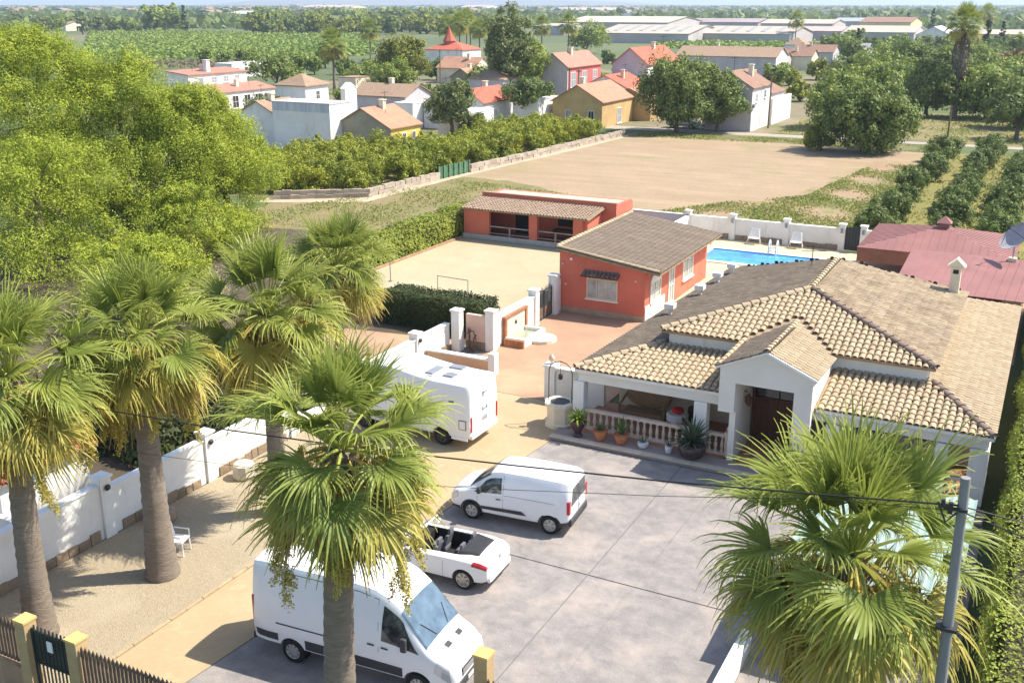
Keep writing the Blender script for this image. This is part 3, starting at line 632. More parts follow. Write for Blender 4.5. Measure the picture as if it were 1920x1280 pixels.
for x0, x1 in ((-34.88, -31.76), (-31.1, -28.42)):
    m = MB(); m.box(x0, x1, 63.62, 63.68, 0.92, 1.0); m.box((x0 + x1) / 2 - 0.05, (x0 + x1) / 2 + 0.05, 63.6, 63.7, 0.0, 0.92); m.box(x0, x1, 63.63, 63.67, 0.45, 0.5); m.obj('railing', mat('grey_wood_rail', (0.35, 0.30, 0.26), var=0.15), BN)

# ================================================================== gazebo and annex with red metal roofs
M_redroof = mat('red_sheet_roof', (0.30, 0.135, 0.12), (0.25, 0.11, 0.10), scale=0.6, rough=0.6, fine=0.1)
GZ = empty('gazebo', (-5.4, 66, 0), 'square gazebo with a red pyramid roof and little cupola beyond the villa', 'gazebo')
gx0, gx1, gy0, gy1 = -9.6, -1.2, 62.1, 69.9; ap = (-5.35, 66.0, 3.32); ez = 2.4
cs = [(gx0, gy0, ez), (gx1, gy0, ez), (gx1, gy1, ez), (gx0, gy1, ez)]
def ribbed(poly, eave, name, par, step=0.45):
    """Sheet-metal slope with standing ribs."""
    m = MB(); m.slab(poly, 0.04); o = m.obj(name, M_redroof, par)
    P = [Vector(p) for p in poly]; a, b2 = P[eave[0]], P[eave[1]]; u = (b2 - a).normalized(); L = (b2 - a).length
    n = Vector((0, 0, 0))
    for i in range(len(P)): n += (P[i] - a).cross(P[(i + 1) % len(P)] - a)
    n.normalize(); n = n if n.z > 0 else -n; v = n.cross(u); v = v if v.z > 0 else -v
    uv = [((p - a).dot(u), (p - a).dot(v)) for p in P]; mx = max(q[1] for q in uv); rb_ = MB(); c = step / 2
    while c < L:
        h = 0
        while h < mx and inside((c, h + 0.02), uv): h += 0.05
        if h > 0.15:
            p0 = a + u * c + n * 0.012; p1 = p0 + v * h; rb_.tube([p0, p1], 0.013, 4, cap=True)
        c += step
    rb_.obj('roof_ribs', M_redroof, o, kind='stuff'); return o
for i in range(4): ribbed([cs[i], cs[(i + 1) % 4], ap], (0, 1), 'roof_slope', GZ)
cu = MB(); cu.box(ap[0] - 0.3, ap[0] + 0.3, ap[1] - 0.3, ap[1] + 0.3, 3.15, 3.55); cu.add([(ap[0] - 0.42, ap[1] - 0.42, 3.55), (ap[0] + 0.42, ap[1] - 0.42, 3.55), (ap[0] + 0.42, ap[1] + 0.42, 3.55), (ap[0] - 0.42, ap[1] + 0.42, 3.55), (ap[0], ap[1], 3.95)], [(0, 1, 4), (1, 2, 4), (2, 3, 4), (3, 0, 4), (3, 2, 1, 0)]); cu.obj('cupola', M_redroof, GZ)
for x, y in ((gx0 + 0.3, gy0 + 0.3), (gx1 - 0.3, gy0 + 0.3), (gx0 + 0.3, gy1 - 0.3), (gx1 - 0.3, gy1 - 0.3), ((gx0 + gx1) / 2, gy0 + 0.3)): box('post', (x - 0.1, x + 0.1, y - 0.1, y + 0.1, -0.02, ez), M_wood, GZ)
M_brown = mat('brown_fascia', (0.28, 0.13, 0.085), var=0.1)
m = MB(); m.box(gx0 + 0.02, -4.9, gy0 + 0.05, gy0 + 0.1, 1.55, ez - 0.045); m.box(gx0 + 0.02, gx0 + 0.08, gy0 + 0.1, gy1, 1.6, ez - 0.045); m.obj('screen', M_brown, GZ)
box('back_wall', (gx0 + 0.3, gx1 - 0.3, gy1 - 0.5, gy1 - 0.3, -0.02, 2.3), M_white2, GZ)
AN = empty('annex', (-3.4, 57, 0), 'annex under a red sheet-metal lean-to roof behind the villa', 'annex')
RA = [(-6.4, 53.6, 2.42), (-0.4, 53.3, 2.42), (-0.4, 60.4, 2.95), (-6.4, 60.4, 2.95)]
ribbed(RA, (0, 1), 'roof', AN)
m = MB(); m.box(-6.3, -6.1, 53.9, 60.3, -0.02, 2.40); m.box(-6.1, -0.7, 53.9, 54.1, -0.02, 2.38); m.box(-0.7, -0.5, 53.9, 60.3, -0.02, 2.40); m.box(-6.1, -0.7, 60.1, 60.3, -0.02, 2.8); m.obj('wall', M_cream, AN)
window(AN, -3.2, -1.4, 53.9, 1.7, 2.25, 2, sill=False)
SD = empty('satellite_dish', (-1.3, 60.0, 2.9), 'large grey mesh satellite dish on a mast at the red-roofed annex', 'satellite dish')
m = MB(); m.tube([(-1.3, 60.0, 2.86), (-1.3, 60.0, 3.9)], 0.05, 8); m.obj('mast', mat('galvanised_steel', (0.5, 0.5, 0.5), rough=0.4, metal=0.6), SD)
box('footing', (-1.5, -1.1, 59.8, 60.2, 2.5, 3.1), M_cream, SD)
m = MB(); dsh = []
for j in range(7):
    rr = 0.95 * j / 6
    for k in range(20): t = 2 * math.pi * k / 20; dsh.append((rr * math.cos(t), rr * math.sin(t), 0.28 * (rr / 0.95) ** 2))
q_ = Vector((-0.55, -0.35, 0.62)).to_track_quat('Z', 'Y'); ctr = Vector((-1.15, 59.9, 4.15))
vs = [q_ @ Vector(p) + ctr for p in dsh]; bk = [q_ @ Vector((p[0], p[1], p[2] - 0.02)) + ctr for p in dsh]
fs = []
for j in range(6):
    for k in range(20): a = j * 20 + k; b2 = j * 20 + (k + 1) % 20; fs.append((a, b2, b2 + 20, a + 20))
m.add(vs + bk, fs + [tuple(i + 140 for i in reversed(f)) for f in fs]); m.obj('reflector', mat('grey_dish', (0.36, 0.33, 0.35), rough=0.6), SD, smooth=60)
m = MB(); tip = q_ @ Vector((0, 0, 0.9)) + ctr
for k in range(3): t = 2 * math.pi * k / 3; m.tube([q_ @ Vector((0.85 * math.cos(t), 0.85 * math.sin(t), 0.24)) + ctr, tip], 0.015, 5)
m.lathe([(0.06, -0.1), (0.08, 0), (0.05, 0.12)], tuple(tip), 8); m.obj('feed_arm', M_steel, SD)
# ================================================================== garden wall on the left with pillars and rubble base
def wall_y(name, x, segs, pillars, label, th=0.24, m=M_white, plinth=True, pz=0.3, pil_w=0.42):
    """White wall running along Y at plane x; segs = (y0, y1, top); pillars = (y, top)."""
    o = empty(name, (x, (segs[0][0] + segs[-1][1]) / 2, 0), label, 'wall')
    for y0, y1, z in segs:
        box('wall_panel', (x - th / 2, x + th / 2, y0, y1, -0.03, z), m, o); box('coping', (x - th / 2 - 0.04, x + th / 2 + 0.04, y0, y1, z + 0.001, z + 0.06), m, o, bevel=0.01)
    for y, z in pillars:
        p = MB(); w = pil_w / 2; p.box(x - w, x + w, y - w, y + w, -0.03, z); p.box(x - w - 0.05, x + w + 0.05, y - w - 0.05, y + w + 0.05, z + 0.001, z + 0.08); po_ = p.obj('pillar', m, o, bevel=0.012)
        l = MB(); l.lathe([(0.02, 0), (0.09, 0.02), (0.11, 0.07), (0.06, 0.13)], (0, 0, 0), 8)
        l.v = [(x + w + h, y + a, z - 0.28 + b) for a, b, h in l.v]; l.obj('wall_lamp', M_steel, po_)
    if plinth:
        y = segs[0][0]
        while y < segs[-1][1]:
            L = R.uniform(0.3, 0.55); h = pz + R.uniform(-0.06, 0.05)
            if not any(abs(y + L / 2 - py) < pil_w / 2 + L / 2 - 0.02 for py, _ in pillars):
                box('plinth_stone', (x + th / 2, x + th / 2 + R.uniform(0.04, 0.075), y, y + L - 0.02, -0.03, h), M_stone, o, bevel=0.012)
            y += L
    return o
segs = [(10.5, 15.4, 1.80), (15.8, 19.9, 1.72), (20.3, 24.4, 1.52), (24.8, 28.9, 1.40), (29.3, 33.4, 1.32), (33.8, 37.9, 1.30), (38.3, 40.9, 1.30)]
wall_y('garden_wall', -24.8, segs, [(15.6, 2.05), (20.1, 1.95), (24.6, 1.75), (29.1, 1.65), (33.6, 1.60), (38.1, 1.58)], 'long white rendered garden wall with capped pillars and rubble base beside the gravel')
# alcove, fountain and iron gate
CW = empty('courtyard_wall', (-23, 45, 0), 'white courtyard wall with paired pillars around a pink alcove panel', 'wall')
for x, y, z in ((-24.35, 41.1, 1.95), (-22.85, 41.75, 1.95), (-22.9, 46.45, 1.85), (-22.9, 48.85, 2.1)):
    p = MB(); p.box(x - 0.22, x + 0.22, y - 0.22, y + 0.22, -0.02, z); p.box(x - 0.27, x + 0.27, y - 0.27, y + 0.27, z + 0.001, z + 0.09); p.obj('pillar', M_white, CW, bevel=0.012)
box('alcove_panel', (-24.13, -23.07, 41.55, 41.75, 0.4, 1.72), mat('pale_pink_render', (0.66, 0.46, 0.37), var=0.06), CW)
m = MB(); 
for k in range(5): m.box(-24.12 + k * 0.21, -24.12 + k * 0.21 + 0.195, 41.5, 41.77, -0.02, 0.395)
m.obj('alcove_base', M_stone, CW)
box('wall_panel', (-23.02, -22.78, 41.97, 46.23, -0.02, 1.55), M_white, CW); box('coping', (-23.06, -22.74, 41.97, 46.23, 1.551, 1.62), M_white, CW)
box('wall_panel', (-23.02, -22.78, 49.07, 49.5, -0.02, 1.8), M_white, CW)
FN = empty('wall_fountain', (-22.4, 43.8, 0), 'brick-trimmed wall fountain with a cream niche and stone basin in the courtyard', 'fountain')
M_brick = mat('orange_brick', (0.45, 0.21, 0.11), (0.36, 0.16, 0.085), scale=4, tint=True)
m = MB(); m.box(-22.775, -22.66, 42.95, 44.95, 0, 1.3); m.obj('niche', M_cream, FN)
for y0, y1 in ((42.75, 42.95), (44.95, 45.15)):
    for k in range(11): box('brick', (-22.775, -22.60, y0, y1, k * 0.12 + 0.002, k * 0.12 + 0.11), M_brick, FN)
for k in range(10): box('brick', (-22.775, -22.58, 42.7 + k * 0.25, 42.94 + k * 0.25, 1.325, 1.42), M_brick, FN)
m = MB(); m.lathe([(0.02, 0), (0.05, 0.05), (0.03, 0.2)], (-22.62, 43.9, 0.8), 8); m.obj('spout', M_steel, FN)
for k in range(6): box('brick', (-22.64 + k * 0.18, -22.475 + k * 0.18, 42.62, 42.74, 0.0, 0.36), M_brick, FN)
m = MB(); m.box(-22.64, -21.56, 42.745, 42.9, 0, 0.42); m.box(-22.64, -21.56, 44.85, 45.05, 0, 0.42); m.box(-21.7, -21.56, 42.9, 44.85, 0, 0.42); m.box(-22.64, -21.7, 42.9, 44.85, 0, 0.2); m.obj('basin', M_white, FN, bevel=0.015)
m = MB(); m.lathe([(0.75, 0), (0.75, 0.16), (0.6, 0.2)], (-21.4, 44.3, 0), 16); m.obj('step', mat('pale_stone', (0.72, 0.64, 0.5), var=0.06), FN)
box('water', (-22.64, -21.7, 42.9, 44.85, 0.24, 0.25), mat('fountain_water', (0.30, 0.34, 0.26), rough=0.08, spec=0.5), FN)
IG = empty('iron_gate', (-22.9, 47.6, 0), 'dark iron double gate between white pillars next to the red pool house', 'gate')
for y0, y1 in ((46.7, 47.62), (47.66, 48.6)):
    m = MB(); m.box(-22.93, -22.88, y0, y0 + 0.05, 0.06, 1.6); m.box(-22.93, -22.88, y1 - 0.05, y1, 0.06, 1.6)
    for z in (0.06, 0.72, 1.55): m.box(-22.93, -22.88, y0 + 0.05, y1 - 0.05, z, z + 0.05)
    lf = m.obj('gate_leaf', M_steel, IG); box('sheet', (-22.915, -22.905, y0 + 0.05, y1 - 0.05, 0.11, 0.72), mat('brown_sheet', (0.16, 0.11, 0.08), var=0.15), lf)
    n = 7
    for k in range(n): yy = y0 + 0.05 + (y1 - y0 - 0.1) * (k + 0.5) / n; box('bar', (-22.918, -22.894, yy - 0.012, yy + 0.012, 0.77, 1.70 + (0.1 if k % 2 else 0)), M_steel, lf)
OR = MB(); OR.lathe([(0.16, 0), (0.16, 0.05), (0.05, 0.1), (0.05, 0.9), (0.09, 0.95), (0.09, 1.1), (0.03, 1.2)], (-23.75, 41.2, 0), 8); OR.tube([(-23.75, 41.2, 1.0), (-23.5, 41.15, 1.05), (-23.35, 41.15, 0.6)], 0.03, 6); OR.tube([(-23.75, 41.2, 0.85), (-24.0, 41.2, 0.9), (-24.02, 41.2, 0.6)], 0.025, 6); OR.tube([(-23.45, 41.1, 0), (-23.45, 41.1, 0.7), (-23.3, 41.05, 0.9)], 0.04, 6)
OR.obj('iron_ornament', mat('rusty_iron', (0.12, 0.07, 0.055), var=0.3, scale=8), None, smooth=50, label='dark upright iron ornament standing in front of the pink alcove panel', cat='ornament')
m = MB(); m.box(-24.6, -21.35, 38.7, 38.95, -0.02, 0.62); LW = m.obj('low_wall', mat('salmon_render', (0.62, 0.38, 0.23), var=0.08), None, label='low salmon wall with white capping beside the parked motorhome', cat='wall')
box('coping', (-24.62, -21.33, 38.66, 38.99, 0.621, 0.69), M_white, LW); box('end_post', (-21.33, -21.0, 38.62, 39.02, -0.02, 1.0), M_white, LW, bevel=0.012)
# wall and urn pillar between courtyard and villa
UW = empty('gate_wall', (-16.4, 37.2, 0), 'short white wall with an urn-topped pillar joining the villa by the well', 'wall')
box('pillar', (-17.72, -17.24, 36.95, 37.42, -0.02, 1.50), M_white, UW, bevel=0.015); box('wall_panel', (-17.24, -15.05, 37.06, 37.30, -0.02, 1.42), M_white, UW)
box('pillar_cap', (-17.77, -17.19, 36.9, 37.47, 1.501, 1.58), M_white, UW); box('coping', (-17.19, -15.05, 37.02, 37.34, 1.421, 1.48), M_white, UW)
MB().lathe([(0.1, 1.58), (0.05, 1.64), (0.12, 1.78), (0.13, 1.86), (0.07, 1.94), (0.02, 2.02)], (-17.48, 37.18, 0), 10).obj('urn', M_balus, UW, smooth=50)
# well
WE = empty('well', (-15.95, 34.8, 0), 'round pale stone well with an iron arch beside the porch', 'well')
m = MB(); m.lathe([(0.62, 0), (0.62, 0.12), (0.54, 0.16), (0.54, 0.80), (0.64, 0.84), (0.64, 0.98), (0.42, 0.98), (0.42, 0.7), (0.0, 0.7)], (-16.0, 34.85, 0), 8, cap=False); m.obj('wellhead', M_cream, WE)
MB().lathe([(0.40, 0.90), (0.42, 0.93), (0.42, 0.95)], (-16.0, 34.85, 0), 12).obj('well_cover', M_steel, WE)
m = MB(); m.tube([(-16.5 + 0.5 - 0.5 * math.cos(t), 34.85, 0.98 + (1.2 + 0.45 * math.sin(t) if 0 < t < math.pi else (0 if abs(t) < 1e-6 or t >= math.pi else 0))) for t in [0, 0.02, 0.5, 1.0, 1.57, 2.1, 2.6, 3.12, math.pi]], 0.022, 6)
m.lathe([(0.08, 1.9), (0.1, 2.0), (0.08, 2.1)], (-16.0, 34.85, 0), 8); m.tube([(-16.0, 34.85, 2.1), (-16.0, 34.85, 2.62)], 0.012, 5); m.obj('iron_arch', M_steel, WE)

# ================================================================== back wall by the pool
BW = empty('pool_wall', (-19, 71.8, 0), 'white boundary wall with capped pillars behind the pool', 'wall')
xs = [-27.7, -23.0, -19.7, -15.9, -12.15]
for a, b2 in zip(xs[:-1], xs[1:]):
    box('wall_panel', (a + 0.2, b2 - 0.2, 71.7, 71.92, -0.03, 1.42), M_white, BW); box('coping', (a + 0.2, b2 - 0.2, 71.66, 71.96, 1.421, 1.48), M_white, BW)
    x = a + 0.25
    while x < b2 - 0.3:
        L = R.uniform(0.35, 0.6); box('plinth_stone', (x, min(x + L - 0.02, b2 - 0.22), 71.62 + R.uniform(0, 0.02), 71.699, -0.02, 0.34 + R.uniform(-0.04, 0.04)), M_stone, BW); x += L
for x in xs + [-10.75]:
    p = MB(); p.box(x - 0.2, x + 0.2, 71.6, 72.0, -0.03, 1.72); p.box(x - 0.25, x + 0.25, 71.55, 72.05, 1.721, 1.80); po_ = p.obj('pillar', M_white, BW); box('wall_lamp', (x - 0.08, x + 0.08, 71.52, 71.6, 1.2, 1.5), mat('grey_lamp', (0.3, 0.3, 0.32)), po_)
box('wall_panel', (-10.55, -9.2, 71.7, 71.92, -0.03, 1.5), M_white, BW)
box('side_panel', (-23.12, -22.9, 60.3, 71.6, -0.03, 1.42), M_white, BW)
BG = empty('sheet_gate', (-11.45, 71.8, 0), 'dark grey sheet gate in the pool wall beside the gazebo', 'gate')
for k in range(5): box('board', (-11.94 + k * 0.2, -11.75 + k * 0.2, 71.74, 71.78, 0.03, 1.62), mat('dark_grey_gate', (0.035, 0.04, 0.045), rough=0.5), BG)
m = MB(); m.box(-11.95, -10.95, 71.78, 71.83, 0.2, 0.28); m.box(-11.95, -10.95, 71.78, 71.83, 1.35, 1.43); m.obj('frame', M_steel, BG)
def lounger(name, x, y, label):
    o = empty(name, (x, y, 0), label, 'deck chair', 'deck chairs by the pool wall'); W_ = M_whitefr
    m = MB(); m.tube([(x - 0.5, y - 0.3, 0), (x - 0.25, y + 0.2, 1.0)], 0.025, 6); m.tube([(x + 0.5, y - 0.3, 0), (x + 0.25, y + 0.2, 1.0)], 0.025, 6); m.tube([(x - 0.45, y + 0.35, 0), (x - 0.4, y - 0.25, 0.5), (x + 0.4, y - 0.25, 0.5), (x + 0.45, y + 0.35, 0)], 0.022, 6); m.obj('frame', W_, o)
    m = MB()
    for k in range(6): z = 0.45 + k * 0.1; m.box(x - 0.32, x + 0.32, y + (z - 0.1) * 0.42 - 0.16, y + (z - 0.1) * 0.42 - 0.13, z, z + 0.085)
    m.obj('backrest', W_, o)
    m = MB()
    for k in range(5): m.box(x - 0.34, x + 0.34, y - 0.35 + k * 0.09, y - 0.27 + k * 0.09, 0.40, 0.42)
    m.obj('seat', W_, o)
for x, nm in ((-17.9, 'a'), (-15.0, 'b')): lounger('deck_chair', x, 71.0, 'white slatted folding chair standing against the pool wall')
PL_ = empty('pool_ladder', (-15.9, 68.1, 0), 'white curved handrail ladder at the edge of the pool', 'pool ladder')
for dx in (-0.25, 0.25): MB().tube([(-15.9 + dx, 68.6, 0.05), (-15.9 + dx, 68.55, 0.75), (-15.9 + dx, 68.3, 0.95), (-15.9 + dx, 68.05, 0.75), (-15.9 + dx, 67.95, 0.0)], 0.05, 8).obj('handrail', M_whitefr, PL_, smooth=60)
for z in (0.25, 0.5): box('rung', (-16.1, -15.7, 67.97, 68.05, z, z + 0.04), M_whitefr, PL_)
# goal frame and thin pole on the sand
m = MB(); m.tube([(-30.6, 49.5, -0.02), (-30.6, 49.5, 1.05), (-28.5, 49.35, 1.05), (-28.5, 49.35, -0.02)], 0.03, 6); m.obj('goal_frame', mat('grey_metal', (0.22, 0.21, 0.2), rough=0.5), None, label='small grey tube goal frame on the sand court', cat='goal')
m = MB(); m.tube([(-34.6, 50.6, -0.02), (-34.6, 50.6, 1.3)], 0.03, 6); m.lathe([(0.12, -0.02), (0.12, 0.03)], (-34.6, 50.6, 0), 8); m.obj('metal_post', MATS['grey_metal'], None, label='thin grey post standing near the hedge on the sand court', cat='post')
m = MB()
y = 45.5
KB = None
for k in range(18):
    s_ = box('kerb_stone', (-37.15, -36.95, y, y + 0.98, -0.03, 0.10), mat('brown_kerb', (0.36, 0.22, 0.14), var=0.15, scale=2), KB)
    if KB is None: KB = s_; KB.name = 'kerb'; tag(KB, 'brown kerb of blocks along the hedge side of the sand court', 'kerb')
    y += 1.0

# ================================================================== street fence
M_post = mat('yellow_sandstone_post', (0.52, 0.37, 0.19), (0.44, 0.31, 0.16), scale=2, fine=0.2)
M_cap = mat('yellow_post_cap', (0.62, 0.42, 0.15), var=0.1)
def gatepost(x, y, z, label):
    o = empty('gate_post', (x, y, 0), label, 'post'); n = 6; h = z / n
    for k in range(n): box('block', (x - 0.17, x + 0.17, y - 0.17, y + 0.17, k * h - (0.03 if k == 0 else 0) + 0.002, (k + 1) * h - 0.002), M_post, o, bevel=0.006)
    box('cap', (x - 0.19, x + 0.19, y - 0.19, y + 0.19, z + 0.001, z + 0.06), M_cap, o)
gatepost(-20.06, 13.62, 2.02, 'yellow stone post left of the dark pedestrian gate'); gatepost(-18.34, 13.62, 2.02, 'yellow stone post between the dark pedestrian gate and the picket fence'); gatepost(-9.78, 17.42, 2.02, 'yellow stone post in front of the tall white van')
M_pick = mat('brown_picket_paint', (0.15, 0.105, 0.075), var=0.2, scale=6)
def fence(x0, x1, y, z0, z1, step, label, base=0.0, spike=True):
    o = empty('picket_fence', ((x0 + x1) / 2, y, 0), label, 'fence', )
    m = MB(); m.box(x0, x1, y + 0.015, y + 0.055, z1 - 0.16, z1 - 0.11); m.box(x0, x1, y + 0.015, y + 0.055, z0 + 0.12, z0 + 0.17); m.obj('rail', M_pick, o)
    bar = MB(); w = step * 0.33; bar.box(-w, w, -0.014, 0.014, z0 + 0.03, z1 - 0.06)
    bar.add([(-w, -0.014, z1 - 0.06), (w, -0.014, z1 - 0.06), (w, 0.014, z1 - 0.06), (-w, 0.014, z1 - 0.06), (0, 0, z1 + 0.05)], [(0, 1, 4), (1, 2, 4), (2, 3, 4), (3, 0, 4)])
    bm = bar.mesh('picket', M_pick); n = int((x1 - x0) / step)
    for k in range(n): link('picket', bm, o, ((x0 + (k + 0.5) * step) - (x0 + x1) / 2, 0, 0))
    if base:
        k = x0
        while k < x1 - 0.05: L = min(0.6, x1 - k); box('base_block', (k + 0.004, k + L - 0.004, y - 0.13, y + 0.13, -0.04, base), mat('tan_base_block', (0.40, 0.27, 0.17), var=0.12, scale=1.5, tint=True), o); k += 0.6
    return o
fence(-24.6, -20.24, 13.62, 0.70, 1.86, 0.125, 'brown picket fence on a block wall beside the dark gate and garden wall', base=0.70)
fence(-18.16, -12.9, 13.55, 0.0, 1.92, 0.125, 'brown picket fence right of the dark pedestrian gate below the palm')
fence(-9.58, -5.6, 17.15, 0.0, 1.60, 0.125, 'brown picket fence running from the post in front of the white van')
PG = empty('pedestrian_gate', (-19.2, 13.6, 0), 'dark grey-green metal pedestrian gate between two yellow posts', 'gate')
M_green = mat('dark_green_gate_paint', (0.028, 0.036, 0.036), rough=0.45, var=0.2)
m = MB(); m.box(-19.86, -19.80, 13.58, 13.64, 0.05, 1.88); m.box(-18.6, -18.54, 13.58, 13.64, 0.05, 1.88)
for z in (0.05, 0.95, 1.8): m.box(-19.80, -18.6, 13.585, 13.635, z, z + 0.06)
m.obj('frame', M_green, PG)
for k in range(9): box('bar', (-19.77 + k * 0.13, -19.735 + k * 0.13, 13.595, 13.625, 0.11, 1.98), M_green, PG)
box('upper_sheet', (-19.8, -18.6, 13.606, 13.614, 1.01, 1.8), M_green, PG); box('letter_plate', (-19.32, -19.14, 13.56, 13.58, 1.42, 1.7), M_whitefr, PG)
# low white wall and carport at the right
box('parapet_wall', (-5.45, -5.2, 17.3, 23.3, -0.03, 0.6), M_white, None, label='low white parapet wall edging the driveway under the big palm', cat='wall')
CP = empty('carport', (-2.6, 26.3, 0), 'open carport with a pale green translucent sheet roof behind the big palm', 'carport')
M_poly = mat('pale_green_sheet', (0.27, 0.36, 0.31), rough=0.45, var=0.05, spec=0.4)
for k in range(5):
    x0 = -4.72 + k * 0.83; v_ = []; n = 12
    for i in range(n + 1):
        t = i / n; zz = 2.50 + 0.012 * math.cos(t * math.pi * 8)
        v_ += [(x0 + t * 0.81, 23.4, zz), (x0 + t * 0.81, 29.2, zz + 0.22)]
    MB().add(v_, [(2 * i, 2 * i + 2, 2 * i + 3, 2 * i + 1) for i in range(n)]).obj('roof_sheet', M_poly, CP)
m = MB()
for y in (23.5, 26.3, 29.1): m.box(-4.7, -0.62, y - 0.04, y + 0.04, 2.36 + (y - 23.4) * 0.038, 2.47 + (y - 23.4) * 0.038)
m.obj('rafter', M_whitefr, CP)
for x in (-4.6, -0.75):
    for y in (23.55, 29.05): box('post', (x - 0.05, x + 0.05, y - 0.05, y + 0.05, -0.02, 2.37 + (y - 23.4) * 0.038), M_whitefr, CP)

# ================================================================== utility pole with wires
UP = empty('utility_pole', (-0.42, 16.5, 0), 'grey concrete utility pole carrying black overhead wires in front of the big palm', 'utility pole')
M_pole = mat('grey_concrete_pole', (0.27, 0.265, 0.26), (0.20, 0.20, 0.205), scale=1.5, stretch=(4, 4, 0.4))
m = MB(); m.tube([(-0.40, 16.5, -0.05), (-0.47, 16.5, 4.5), (-0.55, 16.5, 8.75)], [0.11, 0.095, 0.075], 12); m.obj('pole', M_pole, UP, smooth=40)
m = MB(); m.box(-0.80, -0.45, 16.38, 16.43, 8.2, 8.25); m.box(-0.74, -0.67, 16.37, 16.45, 8.14, 8.32); m.box(-0.85, -0.79, 16.37, 16.44, 8.22, 8.36); m.tube([(-0.9, 16.4, 8.3), (-0.75, 16.35, 8.0), (-0.6, 16.36, 8.2)], 0.02, 6); m.obj('bracket', M_steel, UP)
box('strap', (-0.68, -0.35, 16.36, 16.64, 6.05, 6.11), M_steel, UP)
M_wire = mat('black_cable', (0.02, 0.02, 0.02), rough=0.6)
def wire(pts, r): MB().tube(pts, r, 5).obj('wire', M_wire, UP)
wire([(-0.6, 16.45, 8.28), (-2.6, 16.5, 7.98), (-5.5, 16.5, 7.60), (-8.6, 16.5, 7.26), (-12.4, 16.5, 6.87), (-16.4, 16.5, 6.55), (-21, 16.5, 6.30), (-27, 16.5, 6.2), (-34, 16.5, 6.4), (-42, 16.5, 6.9)], 0.017)
wire([(-0.6, 16.42, 8.20), (-2.6, 16.5, 7.90), (-5.5, 16.5, 7.30), (-8.6, 16.5, 6.73), (-10.3, 16.5, 6.43), (-14, 16.5, 5.9), (-20, 16.5, 5.3), (-30, 16.5, 4.9), (-42, 16.5, 5.2)], 0.006)
wire([(-0.5, 16.5, 8.25), (2.5, 17.4, 7.6), (7, 18.8, 7.2), (14, 21, 7.4)], 0.012); wire([(-0.5, 16.5, 8.15), (3.5, 15.0, 7.9), (14, 11, 8.2)], 0.012)

# ================================================================== neighbour's little building behind the garden wall
SH = empty('neighbour_shed', (-28.6, 20, 0), 'small white shed with a red tile roof behind the garden wall', 'shed')
m = MB(); m.box(-30.2, -27.0, 18.2, 18.4, -0.03, 2.0); m.box(-30.2, -27.0, 21.3, 21.5, -0.03, 2.0); m.box(-30.2, -30.0, 18.4, 21.3, -0.03, 2.4); m.box(-27.2, -27.0, 18.4, 21.3, -0.03, 2.0); m.obj('wall', M_white, SH)
RS = [(-26.8, 17.9, 2.05), (-26.8, 21.8, 2.05), (-30.4, 21.8, 2.6), (-30.4, 17.9, 2.6)]
m = MB(); m.slab(RS, 0.08); so_ = m.obj('roof', M_under, SH); m = MB(); tiles_mesh(m, slope_tiles(RS, (0, 1), 0.26, 0.34)); m.obj('roof_tiles', mat('red_clay_tile', (0.50, 0.15, 0.10), var=0.15, tint=True), so_, kind='stuff')
sheet('neighbour_terrace', [(-40, 10.2), (-25, 10.2), (-25, 17.2), (-27, 20.5), (-40, 20.5)], -0.028, mat('rough_stone_terrace', (0.42, 0.30, 0.2), (0.3, 0.22, 0.15), scale=1.5, bump=0.4))
box('terrace_wall', (-40, -25.1, 17.9, 18.1, -0.03, 1.1), M_white, None, label='white low wall of the neighbouring plot behind the garden wall', cat='wall')

# ================================================================== plants in pots, porch furniture, garden chair
def blades(name, x, y, z, n, L, w, m, par, elev=(25, 85), arch=0.35, seed=0, cup=0.2):
    """Rosette of strap leaves."""
    rr = random.Random(seed); vs, fs, tt = [], [], []
    for i in range(n):
        a = i * 2.399 + rr.uniform(-0.2, 0.2); e = math.radians(elev[1] - (elev[1] - elev[0]) * i / n + rr.uniform(-6, 6)); l = L * rr.uniform(0.75, 1.1); px = 0.03 * math.cos(a); py = 0.03 * math.sin(a); h = 0.0; r = 0.03; b0 = len(vs); S = 5; tv = rr.random()
        for k in range(S + 1):
            t = k / S; ww = w * (1 - abs(t - 0.3) * 1.1) * (1 if k < S else 0.05); ca, sa = math.cos(a), math.sin(a)
            vs += [(x + r * ca - ww * sa, y + r * sa + ww * ca, z + h + cup * ww), (x + r * ca, y + r * sa, z + h), (x + r * ca + ww * sa, y + r * sa - ww * ca, z + h + cup * ww)]; tt += [tv] * 3
            ee = e - arch * t * 1.6; r += l / S * math.cos(ee); h += l / S * math.sin(ee)
        for k in range(S):
            for c in (0, 1): q = b0 + 3 * k + c; fs.append((q, q + 1, q + 4, q + 3))
    mb = MB(); mb.add(vs, fs); mb.t = tt; return mb.obj(name, m, par)
L_pot = leafmat('pot_plant_leaf', (0.06, 0.12, 0.03), (0.16, 0.24, 0.06)); L_ag = leafmat('agave_leaf', (0.05, 0.085, 0.05), (0.12, 0.16, 0.08), trans=0.12); L_bright = leafmat('bright_leaf', (0.20, 0.30, 0.03), (0.36, 0.42, 0.06))
M_pot = mat('orange_clay_pot', (0.48, 0.19, 0.09), var=0.12, scale=5, world=False); M_potd = mat('dark_glazed_pot', (0.055, 0.03, 0.03), rough=0.25, var=0.2, spec=0.5); M_potw = mat('white_pot', (0.75, 0.74, 0.72), var=0.05)
